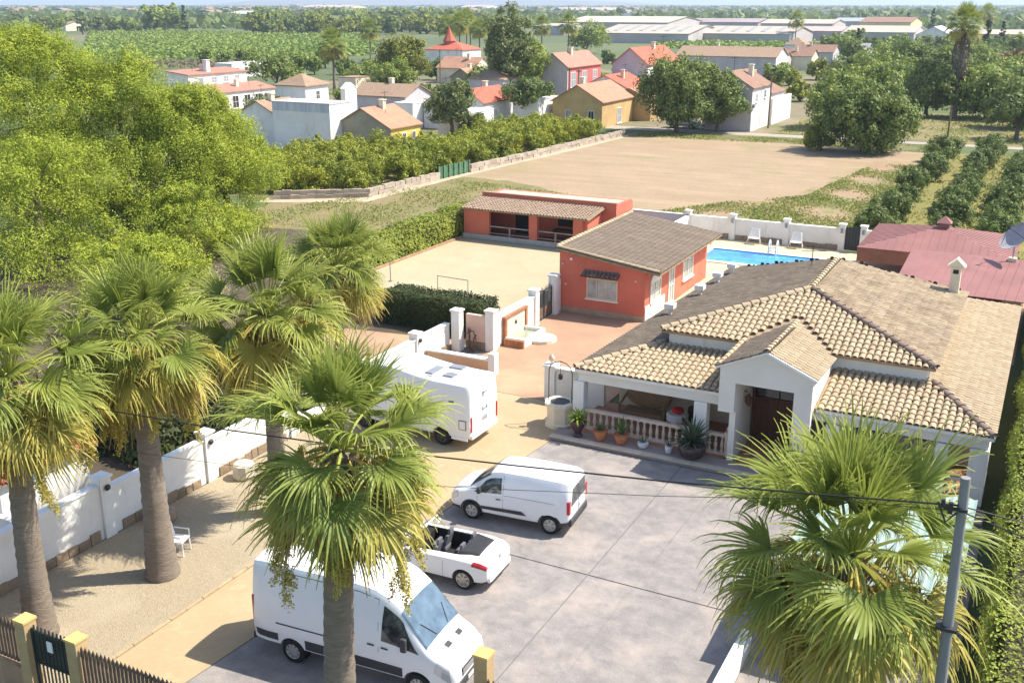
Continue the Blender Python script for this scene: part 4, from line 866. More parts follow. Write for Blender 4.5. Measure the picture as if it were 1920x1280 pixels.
def pot(label, x, y, prof, pm, leaf, n, L, w, elev=(25, 85), arch=0.35, seed=0):
    z = 0.158; o = empty('potted_plant', (x, y, z), label, 'potted plant', 'plants in pots along the porch')
    h = max(p[1] for p in prof); MB().lathe([(a, z - 0.003 + b) for a, b in prof], (x, y, 0), 16).obj('pot', pm, o, smooth=40)
    MB().lathe([(prof[-1][0] * 0.9, z + h - 0.05), (prof[-1][0] * 0.88, z + h - 0.005)], (x, y, 0), 14).obj('soil', M_earth, o)
    blades('foliage', x, y, z + h - 0.03, n, L, w, leaf, o, elev, arch, seed)
pot('bright lime-green plant in a tall dark urn at the corner of the porch', -14.75, 33.78, [(0.14, 0), (0.2, 0.03), (0.12, 0.12), (0.28, 0.45), (0.32, 0.62), (0.29, 0.68)], M_potd, L_bright, 46, 0.55, 0.05, (10, 85), 0.7, 1)
pot('small dark plant in an orange clay pot next to the tall dark urn', -13.82, 33.8, [(0.15, 0), (0.2, 0.1), (0.27, 0.34), (0.3, 0.4)], M_pot, L_pot, 26, 0.4, 0.025, (30, 88), 0.3, 2)
pot('upright plant in an orange clay pot between the other clay pot and small white pot', -13.0, 33.85, [(0.17, 0), (0.22, 0.1), (0.28, 0.32), (0.31, 0.38)], M_pot, L_pot, 30, 0.72, 0.03, (40, 88), 0.2, 3)
pot('small plant in a squat white pot before the balustrade', -12.15, 33.9, [(0.14, 0), (0.2, 0.08), (0.21, 0.2)], M_potw, L_pot, 18, 0.32, 0.02, (30, 85), 0.3, 4)
pot('tiny plant in a narrow white pot beside the giant bowl', -11.15, 33.9, [(0.1, 0), (0.13, 0.1), (0.14, 0.26)], M_potw, L_ag, 12, 0.25, 0.025, (30, 85), 0.3, 5)
pot('large spiky blue-green plant in a wide dark bowl', -10.25, 33.85, [(0.25, 0), (0.42, 0.12), (0.52, 0.34), (0.5, 0.5), (0.44, 0.56), (0.47, 0.6)], M_potd, L_ag, 60, 1.05, 0.055, (5, 88), 0.35, 6)
M_wick = mat('brown_wicker', (0.36, 0.23, 0.13), (0.26, 0.16, 0.09), scale=14, bump=0.6, bscale=40)
SF = empty('wicker_sofa', (-13.1, 36.6, 0.16), 'brown wicker sofa with an oval back under the porch', 'sofa')
m = MB(); pts = [(-13.1 + 0.95 * math.cos(t), 36.95, 0.95 + 0.5 * math.sin(t)) for t in [2 * math.pi * k / 18 for k in range(18)]]; m.prism(pts, (0, 0.1, 0)); m.obj('backrest', M_wick, SF, bevel=0.03)
m = MB(); m.box(-13.95, -12.25, 36.2, 36.94, 0.30, 0.52); m.obj('seat', M_wick, SF, bevel=0.05)
for x in (-14.02, -12.18): MB().tube([(x, 36.2, 0.16), (x, 36.2, 0.75), (x, 36.6, 0.85), (x, 36.95, 0.95)], 0.05, 8).obj('arm', M_wick, SF)
for x in (-13.85, -12.35):
    for y in (36.3, 36.85): box('leg', (x - 0.04, x + 0.04, y - 0.04, y + 0.04, 0.16, 0.30), M_wick, SF)
TB = empty('porch_table', (-11.55, 36.0, 0.16), 'small round table under a white cloth in the porch', 'table')
MB().lathe([(0.42, 0.62), (0.43, 0.86), (0.40, 0.89), (0.0, 0.895)], (-11.55, 36.0, 0), 14, cap=False).obj('tablecloth', M_potw, TB)
MB().lathe([(0.2, 0.16), (0.05, 0.2), (0.05, 0.85)], (-11.55, 36.0, 0), 8).obj('leg', M_wood, TB)
MB().lathe([(0.16, 0.9), (0.24, 0.97), (0.2, 1.08), (0.05, 1.13)], (-11.55, 36.0, 0), 10).obj('red_cushion', mat('red_fabric', (0.5, 0.03, 0.03), var=0.15), None, label='red cushion lying on the white-clothed porch table', cat='cushion')
def chair(name, x, y, z, m, label, rz, s=1.0, cat='chair', group=None):
    o = empty(name, (x, y, z), label, cat, group, rz); O = ORG[o]; ORG[o] = Vector((0, 0, 0))
    for a in (-0.22, 0.22):
        for b2 in (-0.2, 0.2): MB().tube([(a * 1.1, b2 * 1.1, 0), (a, b2, 0.44)], 0.022, 6).obj('leg', m, o)
    q = MB(); q.box(-0.25, 0.25, -0.24, 0.24, 0.42, 0.46); q.obj('seat', m, o, bevel=0.015)
    q = MB(); q.prism([(-0.25, 0.22, 0.46), (0.25, 0.22, 0.46), (0.24, 0.30, 0.86), (0.12, 0.31, 0.92), (-0.12, 0.31, 0.92), (-0.24, 0.30, 0.86)], (0, 0.025, 0)); q.obj('backrest', m, o)
    for a in (-0.27, 0.27): MB().tube([(a, -0.2, 0.44), (a, -0.2, 0.64), (a, 0.24, 0.66)], 0.02, 6).obj('armrest', m, o)
    ORG[o] = O; o.scale = (s, s, s); return o
chair('porch_chair', -10.95, 36.3, 0.16, M_wood, 'dark wooden armchair beside the clothed porch table', 0.4)
chair('porch_chair', -10.75, 35.3, 0.16, M_wood, 'dark wooden armchair near the white porch column', 2.2)
chair('garden_chair', -21.95, 20.3, -0.01, M_whitefr, 'white plastic armchair on the gravel beside a palm trunk', 1.9, 1.05)
m = MB(); m.lathe([(0.35, -0.02), (0.42, 0.1), (0.4, 0.32), (0.28, 0.38)], (-23.9, 21.6, 0), 9); m.obj('stone_planter', M_stone, None, label='rough tan stone planter by the garden wall', cat='planter')
m = MB(); m.lathe([(0.35, -0.02), (0.42, 0.12), (0.38, 0.5), (0.3, 0.56)], (-23.8, 25.3, 0), 9); m.obj('stone_planter', mat('pale_stone_planter', (0.62, 0.55, 0.42)), None, label='pale round stone planter under the farther palms', cat='planter')
# ================================================================== vehicles: lofted bodies, front towards local +X
M_paint = mat('white_car_paint', (0.80, 0.80, 0.80), rough=0.28, var=0.015, spec=0.5, coat=0.6)
M_trim = mat('grey_plastic_trim', (0.055, 0.055, 0.058), rough=0.6, var=0.15)
M_line = mat('panel_gap', (0.16, 0.16, 0.165), rough=0.7)
M_tyre = mat('tyre_rubber', (0.022, 0.022, 0.022), rough=0.85)
M_rim = mat('silver_wheel', (0.50, 0.49, 0.47), rough=0.35, metal=0.5)
M_carglass = mat('car_glass', (0.022, 0.028, 0.03), (0.085, 0.10, 0.095), scale=3.2, rough=0.03, spec=0.9, lo=0.45, hi=0.6, world=False)  # paler mottle painted in for reflections
M_blueglass = mat('windscreen_glass', (0.10, 0.16, 0.21), (0.04, 0.07, 0.10), scale=2.2, rough=0.03, spec=1.0, coat=1.0, world=False)
M_redl = mat('red_lamp', (0.45, 0.02, 0.03), rough=0.2, spec=0.6); M_clear = mat('clear_lamp', (0.55, 0.56, 0.58), rough=0.1, spec=0.8, metal=0.3)
M_plate = mat('number_plate', (0.7, 0.7, 0.68), rough=0.5)

class Body:
    """stations: (x, zb, zs, zt, wb, ws, wt, r). Surface S(x, v): v 0..10 runs from the sill centre up to the roof centre."""
    def __init__(s, st): s.st = sorted(st)
    def par(s, x):
        st = s.st
        if x <= st[0][0]: return st[0]
        if x >= st[-1][0]: return st[-1]
        for a, b in zip(st[:-1], st[1:]):
            if a[0] <= x <= b[0]:
                t = (x - a[0]) / (b[0] - a[0]); return tuple(p + (q - p) * t for p, q in zip(a, b))
    def prof(s, x):
        _, zb, zs, zt, wb, ws, wt, r = s.par(x); h = zt - zs; r = min(r, max(0.02, h * 0.45))
        return [(0, zb), (wb - 0.1, zb), (wb, zb + 0.07), (ws, zb + 0.5 * (zs - zb)), (ws - 0.012, zs), (ws + (wt - ws) * 0.42, zs + h * 0.5),
                (wt + 0.015, zt - r), (wt - r * 0.25, zt - r * 0.28), (wt - r, zt - 0.012), (wt * 0.5, zt + 0.02), (0, zt + 0.028)]
    def S(s, x, v, side=1):
        p = s.prof(x); i = min(9, max(0, int(v))); t = v - i
        return Vector((x, side * (p[i][0] + (p[i + 1][0] - p[i][0]) * t), p[i][1] + (p[i + 1][1] - p[i][1]) * t))
    def mesh(s, extra=()):
        xs = sorted(set([a[0] for a in s.st] + list(extra))); vv = [0, 1, 1.5, 2, 2.5, 3, 3.5, 4, 4.5, 5, 5.5, 6, 6.5, 7, 7.5, 8, 9, 10]
        vs, fs = [], []; ring = [(v, 1) for v in vv] + [(v, -1) for v in reversed(vv[1:-1])]; n = len(ring)
        for x in xs: vs += [tuple(s.S(x, v, sd)) for v, sd in ring]
        for i in range(len(xs) - 1):
            for k in range(n): a = i * n + k; b = i * n + (k + 1) % n; fs.append((a, b, b + n, a + n))
        fs.append(tuple(range(n - 1, -1, -1))); fs.append(tuple((len(xs) - 1) * n + k for k in range(n)))
        return vs, fs
    def patch(s, corners, side=1, off=0.006, n=8, m=5, centre=False):
        """Curved panel lying just proud of the body. corners: (x,v) lower-rear, lower-front, upper-front, upper-rear.
        centre=True spans both sides across the middle."""
        a, b, c, d = corners; vs, fs = [], []
        rows = []
        for j in range(m + 1):
            tj = j / m; row = []
            for i in range(n + 1):
                ti = i / n
                x = (a[0] * (1 - ti) + b[0] * ti) * (1 - tj) + (d[0] * (1 - ti) + c[0] * ti) * tj
                v = (a[1] * (1 - ti) + b[1] * ti) * (1 - tj) + (d[1] * (1 - ti) + c[1] * ti) * tj
                row.append((x, v))
            rows.append(row)
        def P(x, v, sd):
            p = s.S(x, v, sd); e = 0.01; q = s.S(x + e, v, sd) - s.S(x - e, v, sd); w = s.S(x, min(10, v + e), sd) - s.S(x, max(0, v - e), sd)
            nn = q.cross(w) * -sd if True else 0
            nn = nn.normalized() if nn.length > 0 else Vector((0, 0, 1))
            out = Vector((0, sd, 0.6))
            if nn.dot(Vector((0, p.y, p.z - 0.7))) < 0: nn = -nn
            return p + nn * off
        if centre:
            for j in range(m + 1):
                vs += [P(x, v, 1) for x, v in rows[j]]
            for j in range(m - 1, -1, -1):
                vs += [P(x, v, -1) for x, v in rows[j]]
            tot = 2 * m + 1
        else:
            for j in range(m + 1): vs += [P(x, v, side) for x, v in rows[j]]
            tot = m + 1
        for j in range(tot - 1):
            for i in range(n): q = j * (n + 1) + i; fs.append((q, q + 1, q + n + 2, q + n + 1))
        return MB().add(vs, fs)

def cut(o, cutters):
    """Boolean-cut the cutters out of o, for good."""
    for c in cutters:
        co = c.obj('cutter', None, o.parent); md = o.modifiers.new('cut', 'BOOLEAN'); md.operation = 'DIFFERENCE'; md.object = co; md.solver = 'EXACT'
        dg = bpy.context.evaluated_depsgraph_get(); me = bpy.data.meshes.new_from_object(o.evaluated_get(dg))
        o.modifiers.clear(); o.data = me; bpy.data.objects.remove(co)
    o.data.shade_smooth(); o.data.set_sharp_from_angle(angle=math.radians(38))
def wheel(par, x, y, r, w, side, spokes, hub=0.68, rimm=None):
    """Tyre with its rim; side +1/-1 = which way the rim faces."""
    y0, y1 = (y - w, y) if side > 0 else (y, y + w)
    t = MB(); t.lathe([(r * hub, y0), (r * 0.92, y0), (r, y0 + 0.03), (r, y1 - 0.03), (r * 0.92, y1), (r * hub, y1), (r * hub, y0)], (x, 0, r), 28, 'y', cap=False)
    o = t.obj('wheel', M_tyre, par, smooth=40)
    yo = y1 if side > 0 else y0; yi = yo - side * 0.05; m = MB()
    m.lathe([(r * hub, yo - side * 0.005), (r * hub * 0.93, yo - side * 0.012), (r * hub * 0.9, yo - side * 0.06), (0.001, yo - side * 0.07)], (x, 0, r), 24, 'y', cap=False)
    m.lathe([(0.001, yo - side * 0.01), (r * 0.16, yo - side * 0.012), (r * 0.18, yo - side * 0.06)], (x, 0, r), 12, 'y', cap=False)
    for k in range(spokes):
        a = 2 * math.pi * k / spokes; ca, sa = math.cos(a), math.sin(a); hw = r * 0.085
        q = []
        for rr, ww in ((r * 0.12, hw), (r * hub * 0.93, hw * 1.3)):
            for sgn in (-1, 1): q.append((x + ca * rr - sa * ww * sgn, yo - side * 0.014, r + sa * rr + ca * ww * sgn))
        m.prism([q[0], q[1], q[3], q[2]], (0, -side * 0.045, 0))
    m.obj('rim', rimm or M_rim, o)
    return o
def arch_cut(x, r, w, y_in):
    cs = []
    for sd in (1, -1):
        m = MB(); m.lathe([(r, min(sd * y_in, sd * (y_in + w))), (r, max(sd * y_in, sd * (y_in + w)))], (x, 0, r * 0.88), 28, 'y'); cs.append(m)
    return cs
def begin(name, label, cat):
    o = empty(name, (0, 0, 0), label, cat); return o
def finish(o, loc, rz): o.location = loc; o.rotation_euler = (0, 0, rz)
def strip(body, x0, x1, v0, v1, side, m, par, name='panel_line', off=0.004): body.patch([(x0, v0), (x1, v0), (x1, v1), (x0, v1)], side, off, 6, 3).obj(name, m, par)

# ---- tall panel van (front to +X)
V = begin('panel_van', 'tall white high-roof panel van parked behind the palm trunk and picket fence', 'van')
L = 5.98
st = [(0.0, .48, 1.35, 2.66, .94, .98, .80, .14), (0.06, .45, 1.35, 2.74, .98, 1.01, .84, .16), (0.4, .42, 1.35, 2.78, 1.0, 1.03, .86, .18), (3.3, .42, 1.35, 2.78, 1.0, 1.03, .86, .18), (3.7, .42, 1.34, 2.73, 1.0, 1.03, .85, .18),
      (4.05, .42, 1.32, 2.60, 1.0, 1.03, .84, .17), (4.35, .42, 1.30, 2.40, 1.0, 1.02, .83, .15), (4.46, .42, 1.29, 2.30, 1.0, 1.02, .83, .13), (4.8, .40, 1.26, 1.88, 1.0, 1.01, .86, .10), (5.2, .38, 1.22, 1.42, .99, 1.0, .88, .06),
      (5.32, .36, 1.18, 1.34, .98, .99, .86, .05), (5.65, .32, 1.04, 1.20, .94, .96, .80, .06), (5.85, .30, .92, 1.06, .88, .90, .72, .06), (5.94, .30, .78, .92, .80, .82, .66, .05), (5.98, .34, .62, .74, .72, .74, .60, .04)]
bd = Body(st); vs, fs = bd.mesh([k * 0.3 for k in range(1, 20)])
bo = MB().add(vs, fs).obj('body', M_paint, V); ax = (L - 1.02 - 3.75, L - 1.02)
cut(bo, arch_cut(ax[0], 0.40, 0.5, 0.72) + arch_cut(ax[1], 0.41, 0.5, 0.72))
for x in ax:
    for sd in (1, -1): wheel(V, x, sd * 1.0, 0.345, 0.23, sd, 9, 0.64)
    for sd in (1, -1):
        m = MB(); m.lathe([(0.41, sd * 0.70), (0.405, sd * 0.72)], (x, 0, 0.36), 24, 'y'); m.obj('wheel_well', M_tyre, V)
ws_ = bd.patch([(4.48, 6.3), (5.19, 6.6), (5.19, 10), (4.48, 10)], 1, 0.012, 8, 8, centre=True).obj('windscreen', M_blueglass, V, smooth=60)
ws_['label'] = 'blue reflecting windscreen'
for x0 in (4.9,):
    for sd in (1, -1): MB().tube([tuple(bd.S(5.17, 9.3, sd) + Vector((0, 0, 0.03))), tuple(bd.S(4.86, 8.6, sd) + Vector((0, 0, 0.03)))], 0.014, 5).obj('wiper', M_trim, V)
for sd in (1, -1):
    bd.patch([(3.95, 4.12), (5.02, 4.12), (4.55, 5.75), (4.02, 5.8)], sd, 0.008).obj('side_window', M_carglass, V, smooth=60)
    strip(bd, 4.52, 4.56, 4.1, 5.7, sd, M_trim, V, 'window_post', 0.011)
    for x in (2.55, 3.86): strip(bd, x, x + 0.012, 2.3, 6.0, sd, M_line, V)
    strip(bd, 0.55, 3.86, 5.95, 5.99, sd, M_line, V)
    strip(bd, 0.75, 2.5, 3.46, 3.54, sd, M_trim, V, 'door_rail', 0.01)
    strip(bd, 0.05, ax[0] - 0.42, 1.4, 2.8, sd, M_trim, V, 'lower_trim'); strip(bd, ax[0] + 0.42, ax[1] - 0.42, 1.7, 2.8, sd, M_trim, V, 'lower_trim'); strip(bd, ax[1] + 0.42, 5.8, 1.2, 2.3, sd, M_trim, V, 'lower_trim')
    strip(bd, 3.55, 3.75, 3.72, 3.82, sd, M_trim, V, 'door_handle', 0.02); strip(bd, 3.95, 4.15, 3.72, 3.82, sd, M_trim, V, 'door_handle', 0.02)
    bd.patch([(5.42, 3.3), (5.86, 3.0), (5.80, 4.6), (5.5, 4.4)], sd, 0.012).obj('headlight', M_clear, V, smooth=60)
    mr = MB(); mr.box(4.55, 4.72, sd * 1.08 - 0.06, sd * 1.08 + 0.10 * 0 + 0.06, 1.30, 1.68); mo = mr.obj('mirror', M_trim, V, bevel=0.04); MB().box(4.6, 4.66, min(sd * 0.98, sd * 1.06), max(sd * 0.98, sd * 1.06), 1.38, 1.46).obj('mirror_arm', M_trim, mo)
    box('tail_light', (-0.012, 0.05, min(sd * 0.82, sd * 0.985), max(sd * 0.82, sd * 0.985), 1.0, 1.75), M_redl, V, bevel=0.02)
bd.patch([(5.42, 9.0), (5.56, 9.0), (5.56, 9.55), (5.42, 9.55)], 1, 0.008, 3, 3).obj('bonnet_vent', M_trim, V); bd.patch([(5.42, 9.0), (5.56, 9.0), (5.56, 9.55), (5.42, 9.55)], -1, 0.008, 3, 3).obj('bonnet_vent', M_trim, V)
m = MB(); m.box(5.94, 6.0, -0.52, 0.52, 0.62, 0.84); GR = m.obj('grille', M_trim, V, bevel=0.02)
for k in range(3): box('grille_bar', (6.0, 6.012, -0.50, 0.50, 0.65 + k * 0.065, 0.675 + k * 0.065), M_rim, GR)
box('bumper', (5.80, 6.02, -0.80, 0.80, 0.32, 0.56), M_trim, V, bevel=0.05); box('number_plate', (6.02, 6.03, -0.26, 0.26, 0.40, 0.51), M_plate, V)
box('rear_bumper', (-0.08, 0.02, -0.95, 0.95, 0.42, 0.60), M_trim, V, bevel=0.03); box('rear_door_gap', (-0.006, 0.0, -0.008, 0.008, 0.6, 2.6), M_line, V)
finish(V, (-16.52, 18.31, 0), 0.07); V.scale = (0.95, 0.95, 0.96)

# ---- compact panel van (front to -X after turning)
V = begin('compact_van', 'small white panel van parked across the grey driveway', 'van'); L = 4.40
st = [(0.06, .50, 1.08, 1.62, .70, .74, .60, .10), (0.09, .38, 1.08, 1.70, .78, .82, .66, .12), (0.17, .34, 1.08, 1.76, .86, .885, .70, .12), (0.38, .30, 1.08, 1.81, .90, .925, .73, .13), (1.5, .28, 1.08, 1.84, .90, .925, .74, .13), (2.4, .28, 1.07, 1.82, .90, .925, .73, .13), (2.75, .28, 1.05, 1.77, .90, .92, .72, .12),
      (2.9, .28, 1.04, 1.70, .90, .92, .72, .10), (3.3, .28, 1.02, 1.38, .90, .915, .73, .08), (3.62, .28, 1.0, 1.14, .90, .91, .74, .05), (3.72, .27, .98, 1.10, .89, .90, .72, .05), (4.05, .26, .90, 1.02, .84, .87, .64, .06), (4.25, .26, .78, .92, .76, .80, .56, .06), (4.36, .28, .62, .76, .66, .70, .5, .05), (4.40, .32, .52, .6, .58, .62, .45, .04)]
bd = Body(st); vs, fs = bd.mesh([k * 0.22 for k in range(1, 20)]); bo = MB().add(vs, fs).obj('body', M_paint, V); ax = (L - 0.89 - 2.785, L - 0.89)
cut(bo, arch_cut(ax[0], 0.365, 0.5, 0.62) + arch_cut(ax[1], 0.365, 0.5, 0.62))
for x in ax:
    for sd in (1, -1):
        wheel(V, x, sd * 0.90, 0.32, 0.21, sd, 6, 0.66)
        MB().lathe([(0.365, sd * 0.60), (0.36, sd * 0.62)], (x, 0, 0.322), 24, 'y').obj('wheel_well', M_tyre, V)
        pts = [(x + rr * math.cos(t), sd * 0.922, 0.322 + rr * math.sin(t)) for rr, ts in ((0.365, range(0, 13)), (0.405, range(12, -1, -1))) for t in [math.pi * (k / 12) for k in ts]]
        MB().prism(pts, (0, -sd * 0.03, 0)).obj('arch_trim', M_trim, V)
bd.patch([(2.86, 6.35), (3.60, 6.6), (3.60, 10), (2.86, 10)], 1, 0.01, 8, 8, centre=True).obj('windscreen', M_carglass, V, smooth=60)
for sd in (1, -1):
    bd.patch([(2.42, 4.1), (3.42, 4.05), (3.02, 5.6), (2.44, 5.7)], sd, 0.008).obj('side_window', M_carglass, V, smooth=60)
    strip(bd, 3.02, 3.06, 4.08, 5.5, sd, M_trim, V, 'window_post', 0.011)
    for x in (2.36, 3.30): strip(bd, x, x + 0.010, 2.2, 4.2, sd, M_line, V)
    strip(bd, 2.36, 2.37, 4.2, 6.1, sd, M_line, V); strip(bd, 0.3, 2.36, 4.0, 4.03, sd, M_line, V)
    bd.patch([(1.52, 2.45), (3.18, 2.4), (3.18, 2.75), (1.7, 2.85)], sd, 0.018).obj('door_trim', M_trim, V, smooth=60)
    strip(bd, 2.45, 2.62, 3.55, 3.65, sd, M_trim, V, 'door_handle', 0.02)
    strip(bd, 0.03, 0.42, 1.2, 2.3, sd, M_trim, V, 'rear_bumper_side', 0.02); strip(bd, 3.95, 4.33, 1.2, 2.3, sd, M_trim, V, 'front_bumper_side', 0.012)
    mr = MB(); mr.box(3.12, 3.26, sd * 0.99 - 0.09, sd * 0.99 + 0.09, 1.04, 1.24); mr.obj('mirror', M_trim, V, bevel=0.04)
    box('tail_light', (0.05, 0.16, min(sd * 0.74, sd * 0.88), max(sd * 0.74, sd * 0.88), 0.78, 1.22), M_redl, V, bevel=0.02)
    bd.patch([(4.0, 3.4), (4.3, 3.2), (4.26, 4.6), (4.02, 4.4)], sd, 0.01).obj('headlight', M_clear, V, smooth=60)
    m = MB(); m.prism([(0.045, sd * 0.04, 1.02), (0.045, sd * 0.70, 1.02), (0.05, sd * 0.58, 1.58), (0.05, sd * 0.04, 1.60)], (0.03, 0, 0)); m.obj('rear_window', M_carglass, V)
box('rear_bumper', (0.0, 0.16, -0.80, 0.80, 0.34, 0.60), M_trim, V, bevel=0.05); box('number_plate', (0.035, 0.058, -0.55, -0.1, 0.72, 0.83), M_plate, V); box('rear_door_gap', (0.05, 0.062, -0.008, 0.008, 0.62, 1.55), M_line, V)
box('grille', (4.33, 4.405, -0.5, 0.5, 0.36, 0.58), M_trim, V, bevel=0.03)
finish(V, (-11.84, 27.41, 0), math.pi + 0.085); V.scale = (0.965, 0.965, 0.98)

# ---- open convertible (front to -X)
V = begin('convertible', 'white open-top convertible with folded black hood beside the small van', 'car'); L = 4.25
st = [(0.0, .48, .72, .80, .62, .68, .58, .04), (0.05, .34, .80, .92, .74, .80, .64, .05), (0.25, .26, .88, 1.00, .82, .86, .68, .05), (0.7, .22, .92, 1.02, .86, .89, .72, .05), (1.2, .22, .92, .985, .87, .89, .76, .04), (2.0, .22, .90, .95, .87, .89, .78, .03), (2.75, .22, .88, .935, .87, .89, .78, .03), (3.0, .22, .87, .97, .86, .88, .74, .04),
      (3.5, .22, .80, .90, .84, .86, .66, .05), (3.9, .22, .70, .80, .78, .81, .58, .05), (4.15, .24, .56, .66, .66, .70, .5, .05), (4.25, .30, .46, .52, .56, .58, .44, .03)]
bd = Body(st); vs, fs = bd.mesh([k * 0.2 for k in range(1, 21)]); bo = MB().add(vs, fs).obj('body', M_paint, V); ax = (0.80, 0.80 + 2.578)
cav = MB(); cav.prism([(0.98, -0.64, 0.42), (2.72, -0.70, 0.42), (2.86, -0.66, 1.4), (0.98, -0.60, 1.4)], (0, 0, 0)) if False else cav.add(
    [(1.02, -0.66, 0.42), (2.80, -0.70, 0.42), (2.80, 0.70, 0.42), (1.02, 0.66, 0.42), (1.02, -0.66, 1.4), (2.80, -0.70, 1.4), (2.80, 0.70, 1.4), (1.02, 0.66, 1.4)],
    [(0, 3, 2, 1), (4, 5, 6, 7), (0, 1, 5, 4), (1, 2, 6, 5), (2, 3, 7, 6), (3, 0, 4, 7)])
cut(bo, arch_cut(ax[0], 0.355, 0.5, 0.60) + arch_cut(ax[1], 0.355, 0.5, 0.60) + [cav])
M_int = mat('black_cabin_trim', (0.018, 0.018, 0.02), rough=0.7); M_seat = mat('grey_leather_seat', (0.13, 0.13, 0.14), rough=0.5, var=0.1)
m = MB(); m.box(1.03, 2.79, -0.655, 0.655, 0.425, 0.44); m.box(1.03, 2.79, -0.665, -0.65, 0.44, 0.93); m.box(1.03, 2.79, 0.65, 0.665, 0.44, 0.93); m.box(2.5, 2.795, -0.645, 0.645, 0.44, 0.90); m.box(1.03, 1.06, -0.645, 0.645, 0.44, 0.93); m.obj('cabin_lining', M_int, V)
for sd in (1, -1):
    for x, sc_ in ((2.0, 1.0), (1.22, 0.85)):
        s_ = MB(); y = sd * 0.36; s_.box(x - 0.1, x + 0.42 * sc_, y - 0.22, y + 0.22, 0.44, 0.62); so_ = s_.obj('seat', M_seat, V, bevel=0.05)
        b_ = MB(); b_.prism([(x - 0.08, y - 0.21, 0.6), (x + 0.06, y - 0.21, 0.6), (x - 0.10, y - 0.19, 1.02), (x - 0.20, y - 0.19, 1.02)], (0, 0.42, 0)); b_.obj('seat_back', M_seat, so_, bevel=0.03)
        h_ = MB(); h_.box(x - 0.22, x - 0.13, y - 0.12, y + 0.12, 1.05, 1.20); h_.box(x - 0.185, x - 0.165, y - 0.05, y + 0.05, 1.0, 1.05); h_.obj('headrest', M_seat, so_, bevel=0.02)
    wheel(V, ax[0], sd * 0.875, 0.315, 0.21, sd, 7, 0.72, mat('alloy_wheel', (0.55, 0.52, 0.46), rough=0.3, metal=0.6)); wheel(V, ax[1], sd * 0.875, 0.315, 0.21, sd, 7, 0.72, MATS['alloy_wheel'])
    for x in ax: MB().lathe([(0.355, sd * 0.58), (0.35, sd * 0.60)], (x, 0, 0.312), 24, 'y').obj('wheel_well', M_tyre, V)
    bd.patch([(0.06, 3.7), (0.52, 3.75), (0.46, 4.9), (0.03, 4.8)], sd, 0.012).obj('tail_light', M_redl, V, smooth=60)
    bd.patch([(3.72, 3.5), (4.05, 3.3), (4.0, 4.6), (3.7, 4.6)], sd, 0.012).obj('headlight', M_clear, V, smooth=60)
    for x in (1.45, 2.62): strip(bd, x, x + 0.01, 2.2, 4.3, sd, M_line, V)
    strip(bd, 1.55, 1.72, 3.7, 3.8, sd, M_paint, V, 'door_handle', 0.025)
    mr = MB(); mr.box(2.52, 2.66, sd * 0.96 - 0.09, sd * 0.96 + 0.09, 0.93, 1.06); mr.obj('mirror', M_paint, V, bevel=0.04)
tn = MB(); tn.add([(0.40, -0.56, 1.0), (1.06, -0.68, 0.98), (1.06, 0.68, 0.98), (0.40, 0.56, 1.0), (0.46, -0.46, 1.075), (1.04, -0.60, 1.09), (1.04, 0.60, 1.09), (0.46, 0.46, 1.075)], [(0, 3, 2, 1), (4, 5, 6, 7), (0, 1, 5, 4), (1, 2, 6, 5), (2, 3, 7, 6), (3, 0, 4, 7)])
tn.obj('folded_hood', mat('black_canvas', (0.035, 0.036, 0.04), rough=0.9), V, bevel=0.04)
m = MB(); m.tube([(2.95, -0.70, 0.93), (2.42, -0.58, 1.38), (2.38, 0.0, 1.42), (2.42, 0.58, 1.38), (2.95, 0.70, 0.93)], 0.035, 8); m.obj('windscreen_frame', M_paint, V, smooth=60)
MB().add([(2.95, -0.68, 0.94), (2.98, 0, 0.96), (2.95, 0.68, 0.94), (2.42, 0.56, 1.37), (2.39, 0, 1.40), (2.42, -0.56, 1.37)], [(0, 1, 4, 5), (1, 2, 3, 4)]).obj('windscreen', M_carglass, V)
sw = MB(); sw.tube([(2.38 + 0.04 * math.sin(t), 0.36 + 0.17 * math.cos(t), 0.86 + 0.16 * math.sin(t)) for t in [2 * math.pi * k / 16 for k in range(17)]], 0.014, 5); sw.tube([(2.5, 0.36, 0.83), (2.38, 0.36, 0.86)], 0.03, 6); sw.obj('steering_wheel', M_int, V)
box('number_plate', (-0.012, 0.005, -0.26, 0.26, 0.62, 0.73), M_plate, V); box('rear_bumper', (-0.03, 0.10, -0.72, 0.72, 0.30, 0.50), M_paint, V, bevel=0.05); box('lower_valance', (-0.02, 0.1, -0.6, 0.6, 0.24, 0.31), M_trim, V, bevel=0.02)
MB().lathe([(0.001, -0.012), (0.06, -0.012), (0.065, 0.01)], (0.0, 0, 0.86), 12, 'x', cap=False).obj('boot_badge', M_rim, V)
finish(V, (-12.52, 23.31, 0), math.pi + 0.05); V.scale = (0.97, 0.97, 0.97)

# ---- motorhome (front to -X)
V = begin('motorhome', 'white motorhome parked with its tail towards the courtyard', 'motorhome'); L = 5.9
st = [(0.0, .55, 1.4, 2.34, 1.00, 1.04, .92, .16), (0.04, .46, 1.4, 2.44, 1.06, 1.09, .97, .17), (0.14, .42, 1.4, 2.50, 1.10, 1.12, 1.02, .16), (1.6, .40, 1.4, 2.52, 1.10, 1.12, 1.02, .14), (2.4, .40, 1.4, 2.60, 1.10, 1.12, 1.02, .14), (3.3, .40, 1.4, 2.74, 1.10, 1.12, 1.0, .16), (4.2, .40, 1.4, 2.76, 1.08, 1.10, .96, .2), (4.7, .40, 1.3, 2.55, 1.02, 1.04, .84, .2), (5.05, .38, 1.2, 1.9, .98, 1.0, .84, .15), (5.3, .36, 1.1, 1.35, .94, .96, .8, .08), (5.7, .34, .9, 1.1, .86, .88, .7, .06), (5.9, .36, .7, .85, .74, .76, .6, .05)]
